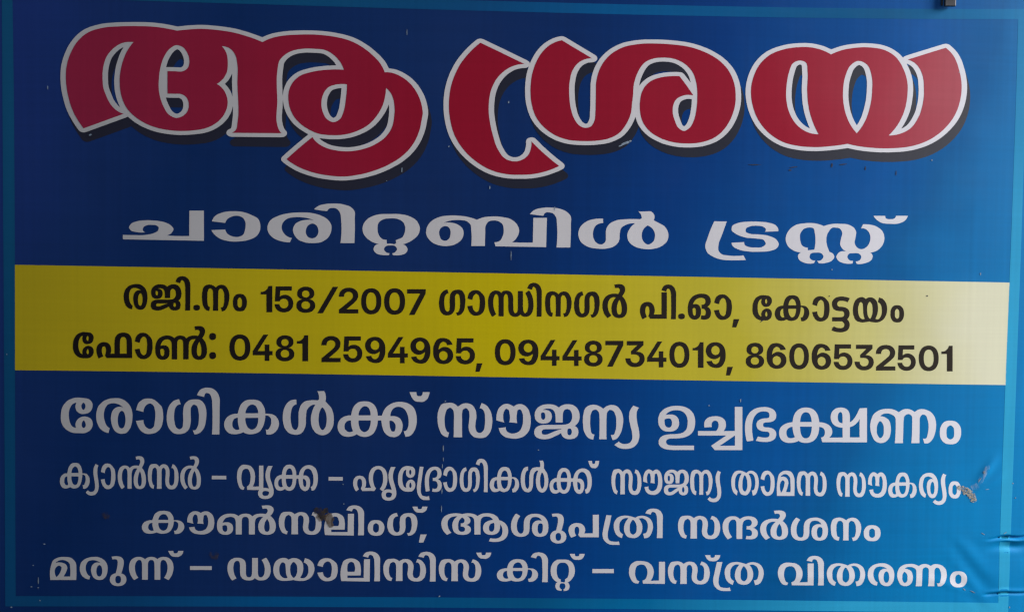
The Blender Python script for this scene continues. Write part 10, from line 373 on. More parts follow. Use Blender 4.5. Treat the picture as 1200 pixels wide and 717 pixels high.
    "-670 -2351 -33 -4 -28 -7 -23 -10 -19 -12 -15 -14 -11 -15 -8 -17 -5 -17 -3 -17 0 -8 2 -23 4 -22 7 -18 4 -9 10 -17 12 -15 21 -20 8 -6 51 27 -6 3 -5 5 -10 12 -8 13 -7 13 -5 14 -5 24 -1 18 0 10 3 19 7 17 5 7 12 14 16 10 20 7 24 4 18 1 23 -1 26 -7 18 -7 7 -4 5 -4 8 -11 4 -11 0 -12 -3 -10 -7 -8 -9 -5 -6 -2 -14 -2 -4 2 0 -40 4 3 8 -1 15 -2 6 -2 9 -7 3 -4 4 -10 0 -12 -3 -9 -2 -4 -7 -6 -5 -2 -11 -3 -15 0 -8 2 -7 3 -6 4 -5 6 -4 7 -3 9 -2 11 -2 27 0 14 2 14 4 19 8 18 7 11 13 14 11 7 12 6 14 5 19 4 21 1 19 -1 11 -1 10 -3 9 -4 9 -7 5 -5 4 -5 5 -11 3 -15 2 -19 1 -70 1 -71 70 1 -1 100 -24 104 -23 18 -20 11 -25 8 -30 4 -24 1 -31 -3 -20 -3 -26 -8 -19 -8 -5 -4 -22 -12 -17 -14 -14 -15 -11 -16 -8 -18 -5 -18 -1 -9 -1 -19 2 -25 6 -22 4 -10 5 -9 6 -8 8 -7 8 -6 10 -6 11 -4 12 -4 14 -2 31 -2 14 0 24 3 11 3 18 7 7 4 11 10 5 5 6 12 2 6 1 13 -1 8 -2 7 -3 7 -4 6 -6 6 -14 10 -9 4 -19 6 3 -1 7 2 11 5 10 6 10 9 7 11 3 12 -1 11 -1 6 -4 11 -10 13 -8 7 -18 11 -18 11 -15 5 -22 6 -23 4 -23 3 -30 1;-325 -2348 -19 -4 -16 -5 -21 -11 -12 -9 -12 -10 -5 -4 47 -110 0 42 2 24 4 17 6 11 10 11 7 5 9 4 9 2 13 2 23 -1 19 -3 12 -5 15 -10 9 -9 10 -15 8 -23 4 -17 2 -25 -1 -27 -2 -11 -2 -9 -3 -6 -3 -6 -4 -4 -5 -3 -6 -2 -7 -1 -8 1 -9 5 -4 5 -4 6 -3 8 -2 9 0 18 2 13 2 5 6 11 3 4 10 8 11 5 14 4 19 1 17 -2 8 -1 21 -3 11 -7 9 -8 11 -15 7 -18 5 -21 1 -17 -1 -12 -2 -13 -2 -14 -8 -18 -8 -10 -5 -5 -5 -4 -13 -8 -16 -5 -9 -2 -21 -1 -20 0 -19 3 -10 3 -18 -40 7 2 25 -4 21 -2 32 1 15 1 15 2 26 7 12 5 20 10 9 7 14 14 11 15 5 9 6 18 4 20 1 20 -1 14 -2 13 -3 12 -4 12 -6 11 -6 10 -7 9 -9 9 -9 8 -21 13 -11 5 -26 8 -13 2 -27 2 -38 -2 -21 -3 -19 -5 -17 -7 -16 -8 -13 -11 -10 -12 -7 -14 -4 -15 -1 -18 1 -18 5 -16 4 -7 10 -13 13 -11 17 -8 10 -3 23 -3 13 0 13 0 24 4 19 7 9 5 8 6 7 6 5 8 5 9 4 10 6 23 1 27 -1 20 -2 19 -4 19 -4 10 -10 18 -13 18 -9 8 -10 7 -11 7 -12 6 -14 5 -15 3 -16 3 -18 2 -19 0;234 -2349 -20 -4 -16 -6 -7 -3 -13 -9 -16 -14 -6 -8 -5 -9 -4 -9 -4 -11 -4 -23 -1 -27 1 -53 -2 -19 -2 -9 -3 -9 -3 -6 -4 -4 -8 -5 -13 -2 -9 1 -9 5 -8 8 -7 10 -6 14 -4 17 -3 31 1 30 4 18 4 17 6 16 8 15 12 20 4 3 -48 27 -10 -7 -17 -24 -14 -27 -11 -30 -4 -23 -2 -12 0 -25 0 -15 2 -14 3 -13 4 -13 5 -11 6 -10 7 -9 7 -9 9 -7 10 -6 11 -5 12 -4 12 -3 13 -2 24 0 26 4 15 5 18 11 12 10 9 12 3 8 4 15 3 27 0 50 1 24 2 19 5 16 8 13 5 5 7 6 7 4 8 2 22 2 10 0 18 -3 15 -7 13 -9 11 -11 8 -13 6 -14 4 -15 3 -39 0 -26 -2 -18 -5 -19 -7 -14 -6 -5 -3 -1 -3 -1 -8 -1 -4 1 -6 4 -5 6 -6 12 -4 17 -1 21 0 11 2 19 5 15 3 5 4 5 5 3 6 2 6 1 9 -1 11 -6 9 -9 8 -11 5 -11 4 -2 24 5 -10 21 -13 20 -6 6 -11 9 -13 7 -15 4 -16 2 -16 -1 -13 -3 -13 -5 -11 -7 -9 -8 -8 -11 -6 -12 -4 -14 -2 -15 -1 -17 2 -22 5 -20 8 -18 11 -14 14 -12 9 -4 10 -4 22 -4 24 0 22 4 19 7 9 5 8 6 6 7 6 9 5 9 5 11 3 12 3 29 0 17 -2 27 -5 25 -8 22 -12 20 -15 17 -8 8 -19 13 -21 10 -24 6 -27 4 -14 0;562 -2689 19 4 17 8 13 10 11 12 8 15 3 18 0 19 -4 18 -8 15 -11 12 -14 10 -17 7 -19 4 -21 1 -21 -2 -19 -4 -16 -7 -14 -10 -6 -6 -9 -14 -6 -16 -1 -19 1 -14 3 -12 5 -12 8 -10 9 -9 11 -7 13 -6 13 -4 15 -2 16 -1;530 -2658 -5 3 -8 7 -6 11 -1 6 -2 17 1 17 2 7 5 11 7 7 5 3 11 2 12 -2 5 -2 8 -8 5 -11 2 -7 2 -16 -2 -17 -1 -6 -5 -12 -8 -7 -5 -2 -11 -2;492 -2342 -31 -4 10 -33 30 4 10 0 5 -2 5 -2 4 -3 2 -4 4 -10 3 -12 0 -7 -2 -35 -7 -39 -10 -41 -1 -15 54 -6 9 16 12 45 7 29 4 27 1 12 0 12 -2 14 -4 14 -6 12 -5 6 -11 10 -15 7 -9 3 -10 2 -22 1;742 -2451 -21 -4 -10 -3 -17 -8 -15 -12 -5 -6 -10 -15 -3 -8 -3 -18 -1 -10 2 -21 2 -9 6 -17 8 -17 10 -16 6 -7 58 24 -3 1 -13 28 -4 15 -1 22 2 17 3 7 4 6 8 7 10 2 6 -1 4 -1 5 -3 6 -9 4 -11 3 -19 -2 -20 -6 -22 -3 -8 -2 -1 24 -28 109 0 108 0 -2 132 -2 131 -70 -1 2 -108 2 -108 -111 -3 4 -10 5 8 9 20 3 16 -1 15 -1 8 -5 15 -3 8 -10 14 -13 11 -8 5 -9 5 -10 3 -12 2 -25 2;1073 -2452 -18 -102 -2 -12 0 -13 2 -23 5 -22 3 -10 5 -10 6 -9 7 -8 14 -13 9 -8 8 -5 10 -5 18 -8 12 -2 22 -2 35 -1 47 1 -12 41 -14 -4 -16 -2 -15 0 -16 2 -30 5 -8 2 -7 4 -6 5 -11 18 -5 14 -2 19 1 32 2 21 4 21 13 60 16 86 5 20 -61 2;1293 -2581 -7 3 -15 11 -12 12 -5 11 -4 11 -2 13 -1 38 2 25 3 12 5 10 13 18 8 8 9 7 9 5 10 4 10 2 11 1 12 0 13 -2 -22 -29 -7 -11 -11 -23 -7 -25 -2 -13 -1 -27 2 -14 2 -12 4 -13 6 -14 7 -12 8 -11 9 -9 11 -7 11 -5 13 -3 26 -4 22 0 11 1 10 3 10 3 10 6 10 7 9 9 9 10 6 10 7 11 5 14 4 13 2 14 1 26 -3 24 -7 23 -11 22 -7 10 -17 21 9 3 16 3 16 0 8 -2 17 -8 15 -10 7 -8 6 -8 4 -10 7 -19 3 -12 1 -12 -1 -25 -4 -23 -7 -22 -6 -10 -8 -7 -5 -2 -12 -3 -7 -1 -5 2 16 -57 21 4 11 3 10 4 8 5 10 8 9 11 7 13 6 14 10 27 3 15 3 15 1 15 -1 15 -3 15 -4 16 -5 16 -8 14 -9 13 -10 9 -11 9 -13 7 -14 7 -13 4 -24 5 -25 1 -24 -4 -23 -7 -23 -13 -35 12 -37 9 -28 4 -27 0 -32 -4 -16 -5 -14 -6 -13 -7 -11 -9 -10 -12 -8 -12 -7 -13 -5 -13 -4 -14 -2 -15 0 -15 1 -15 3 -15 4 -16 5 -16 7 -15 8 -15 10 -12 10 -9 11 -7 12 -7 26 -11;1412 -2414 8 -6 7 -10 11 -19 5 -10 3 -10 2 -11 2 -22 0 -25 -1 -13 -3 -12 -6 -10 -10 -12 -6 -5 -6 -4 -7 -2 -6 1 -6 2 -16 12 -8 11 -4 13 -2 15 0 40 2 21 3 11 7 19 11 19 6 7 7 3;1613 -2349 1 7 1 6 5 10 4 4 4 3 4 1 9 0 9 -2 9 -4 9 -8 6 -11 5 -12 5 -19 1 -13 6 -119 -1 -79 -3 -39 68 0 -1 99 -1 98 1 46 -1 15 -2 13 -3 8 -7 14 -8 12 -6 8 -14 11 -14 9 -9 4 -9 3 -19 3 -18 2 -18 0 -9 -2 -17 -4 -15 -5 -7 -4 -7 -5 -10 -12 -13 -24",
    "2041 -2592 -1 -1 -4 0 -9 4 -6 4 -7 11 -9 23 -3 11 -3 22 -1 22 0 22 2 11 6 28 3 9 5 8 6 7 10 6 11 5 6 1 6 -2 10 -7 9 -8 4 -7 2 -7 3 -23 1 -14 1 -136 -2 -27 79 0 -2 29 -2 121 -2 22 1 14 3 21 3 6 4 5 8 6 10 3 5 1 6 -2 6 -3 5 -4 9 -10 3 -6 2 -6 4 -29 -3 -36 -4 -33 -1 -11 1 -10 3 -19 3 -9 3 -9 5 -8 5 -7 15 -14 16 -10 9 -3 21 -5 33 -1 24 2 11 3 10 4 8 4 8 6 13 14 12 16 8 22 7 35 1 25 -1 13 -3 24 -7 24 -4 11 -6 11 -14 20 -8 10 -9 8 -18 11 -16 6 -16 4 -17 -43 2 2 10 0 8 -2 5 -3 4 -3 7 -9 9 -14 3 -11 2 -11 2 -33 0 -22 -4 -41 -2 -10 -3 -9 -6 -8 -9 -8 -6 -4 -6 -3 -6 -1 -6 0 -11 2 -11 5 -4 5 -4 5 -5 12 -3 13 -1 8 3 33 5 32 0 22 -2 22 -3 10 -4 10 -10 18 -7 9 -8 7 -8 6 -9 5 -21 6 -21 3 -17 -1 -16 -4 -15 -5 -13 -8 -14 -9 -18 14 -9 5 -18 8 -10 2 -21 1 -31 -2 -22 -3 -10 -3 -8 -4 -9 -7 -6 -9 -11 -22 -7 -24 -3 -13 -1 -27 2 -28 4 -29 4 -15 11 -26 13 -24 8 -10 10 -9 8 -4 17 -6 19 -5;2563 -2370 -15 -2 -13 -3 -12 -5 -12 -5 -10 -7 -9 -8 -8 -8 -7 -10 -6 -11 -5 -11 -4 -13 -2 -13 -2 -28 2 -24 2 -12 5 -21 8 -21 10 -19 11 -17 19 -25 9 -8 51 27 -5 4 -14 21 -13 22 -6 17 -5 17 -3 18 -1 19 1 23 3 19 3 8 7 14 9 11 10 7 11 5 11 1 12 -1 11 -5 7 -8 6 -14 3 -12 1 -27 2 -81 2 -81 68 0 -2 120 -23 108 -26 21 -16 9 -12 5 -14 3 -24 1;2751 -2371 -25 -3 -11 -2 -20 -7 -17 -10 -8 -5 -7 -6 -12 -13 -14 -22 -2 -55 8 -40 50 -4 0 55 3 26 3 10 4 9 8 11 7 7 7 4 8 4 9 2 9 2 19 0 12 -3 5 -3 9 -8 6 -11 1 -7 1 -11 -3 -13 -6 -11 -8 -6 -7 -3 -18 -4 -11 0 -8 2 1 -41 8 2 22 -2 13 -4 9 -6 7 -8 6 -13 1 -11 -1 -13 -4 -11 -3 -4 -4 -3 -10 -3 -7 -1 -15 0 -13 1 -8 3 -9 -39 5 1 24 -3 22 -1 18 1 15 2 14 3 13 5 10 7 9 8 6 9 5 11 2 11 1 14 -1 9 -2 8 -3 8 -5 8 -6 7 -14 12 -9 5 -9 4 -11 3 0 1 15 5 12 7 9 7 7 8 6 9 3 10 1 11 0 14 -5 15 -8 13 -5 7 -14 11 -18 9 -21 6 -24 3 -13 1;3156 -2649 17 3 16 5 13 7 12 8 9 11 8 12 5 15 3 17 0 19 -2 23 -5 21 -8 21 -12 19 -15 18 -17 15 -10 7 -27 13 -23 8 -22 4 -26 2 -25 0 -16 -1 -28 -5 -24 -7 -21 -10 -9 -6 -15 -13 -12 -15 -9 -16 -5 -17 -3 -18 1 -21 3 -22 3 -10 7 -19 5 -9 10 -16 19 -23 15 -13 8 -7 51 26 -6 3 -11 12 -10 12 -8 13 -8 21 -6 24 -1 18 1 20 5 17 7 15 11 12 15 10 8 4 9 3 20 3 21 0 14 -1 10 -3 9 -3 12 -7 10 -7 12 -13 6 -10 6 -10 4 -12 5 -18 5 -29 -1 -30 -1 -9 -5 -14 -8 -8 -5 -2 -12 -2 -8 1 -7 3 -9 8 -7 14 -3 18 -1 22 3 24 4 15 5 15 13 22 17 20 6 6 10 7 9 8 16 17 13 17 4 8 7 16 1 7 0 13 -2 10 -5 10 -3 5 -9 8 -12 8 -17 5 -21 3 -13 0 -33 -1 -24 -3 -5 2 13 -39 3 2 20 3 11 -1 11 -2 8 -4 5 -7 3 -8 0 -9 -3 -10 -6 -10 -15 -17 -14 -12 -5 -12 -18 -16 -15 -16 -7 -8 -10 -16 -8 -16 -6 -25 -2 -24 3 -24 2 -10 8 -19 6 -8 6 -7 15 -12 19 -9 11 -3 24 -4 13 0;3546 -2391 -23 -2 -21 -4 -17 -6 -8 -4 -14 -8 -16 -15 -6 -9 -5 -9 -4 -9 -2 -10 -4 -23 0 -25 1 -53 -2 -22 -2 -11 -3 -9 -4 -6 -4 -4 -5 -3 -6 -2 -10 -1 -11 2 -10 5 -9 8 -8 12 -6 14 -5 18 -3 31 2 32 3 19 6 17 6 15 8 14 18 24 -45 26 -13 -7 -18 -23 -16 -26 -11 -30 -5 -23 -2 -13 0 -26 1 -16 5 -27 4 -13 5 -11 6 -11 8 -9 8 -9 9 -7 10 -7 12 -5 11 -4 13 -3 14 -2 24 -1 26 3 22 8 18 10 11 12 5 7 3 7 5 15 3 27 -1 52 1 26 2 21 4 16 8 13 13 11 7 3 9 3 22 2 10 -1 19 -3 16 -7 13 -9 11 -12 9 -13 7 -15 5 -16 4 -41 0 -24 -2 -19 -6 -21 -8 -14 -7 -6 -3 -1 -4 -1 -9 0 -4 1 -7 3 -8 10 -4 10 -5 18 -1 22 0 12 2 19 6 15 3 6 4 5 6 3 6 2 7 0 10 -1 8 -3 11 -9 6 -6 8 -12 3 -7 8 -3 23 6 -3 8 -4 8 -15 21 -5 6 -11 10 -13 8 -7 3 -15 4 -18 1 -15 0 -15 -3 -13 -5 -12 -7 -10 -8 -8 -11 -6 -12 -4 -14 -2 -16 -1 -18 2 -22 5 -20 9 -18 12 -15 16 -12 9 -5 10 -4 23 -4 24 -1 23 4 19 6 9 5 9 7 7 7 6 9 5 9 5 11 3 13 2 14 1 33 -2 27 -6 25 -8 22 -12 21 -15 17 -9 8 -19 14 -23 10 -24 7 -14 3 -28 2;3861 -2625 -3 -1 -13 4 -4 2 -7 6 -4 8 -2 10 -5 29 -2 22 -1 46 0 12 2 12 3 11 5 13 8 11 5 4 11 4 12 1 5 -1 6 -2 10 -7 8 -10 4 -8 2 -9 1 -10 4 -82 1 -79 -3 -25 70 -1 -3 25 -2 80 0 82 0 9 2 9 4 9 7 8 9 6 5 2 6 1 6 -1 13 -5 5 -2 7 -5 5 -7 11 -21 4 -12 3 -12 2 -24 1 -38 -3 -26 -7 -26 -3 -7 -4 -6 -5 -4 -10 -2 -12 0 -4 2 17 -42 16 2 16 5 7 3 7 6 7 6 11 16 12 20 9 25 6 26 3 26 1 25 -2 13 -6 24 -5 12 -5 12 -8 10 -14 17 -9 8 -9 7 -10 5 -9 3 -19 4 -19 1 -9 -1 -17 -3 -16 -6 -12 -6 -17 -14 -25 16 -20 9 -22 6 -19 2 -10 0 -18 -2 -20 -5 -19 -9 -7 -6 -7 -8 -5 -11 -7 -23 -5 -25 -1 -15 1 -29 5 -45 3 -14 4 -15 7 -13 12 -18 8 -9 8 -8 9 -6 16 -7 27 -6;4243 -2489 -12 0 -13 -2 -11 -3 -10 -4 -8 -6 -8 -7 -7 -8 -11 -18 -3 -8 -4 -19 0 -19 2 -21 2 -11 3 -10 5 -9 6 -8 15 -15 9 -7 9 -5 10 -4 22 -4 34 -2 24 2 11 3 10 3 9 6 8 7 7 8 11 18 4 9 3 11 3 21 0 10 -3 19 -5 19 -5 9 -5 8 -15 15 -8 6 -9 5 -10 5 -12 3 -24 3;4262 -2528 12 -5 9 -8 6 -8 3 -8 1 -10 1 -27 0 -18 -3 -9 -5 -7 -15 -9 -11 -3 -6 1 -6 2 -6 3 -10 7 -6 7 -3 9 -2 18 0 27 1 10 2 8 5 7 10 8 11 6 6 1"]
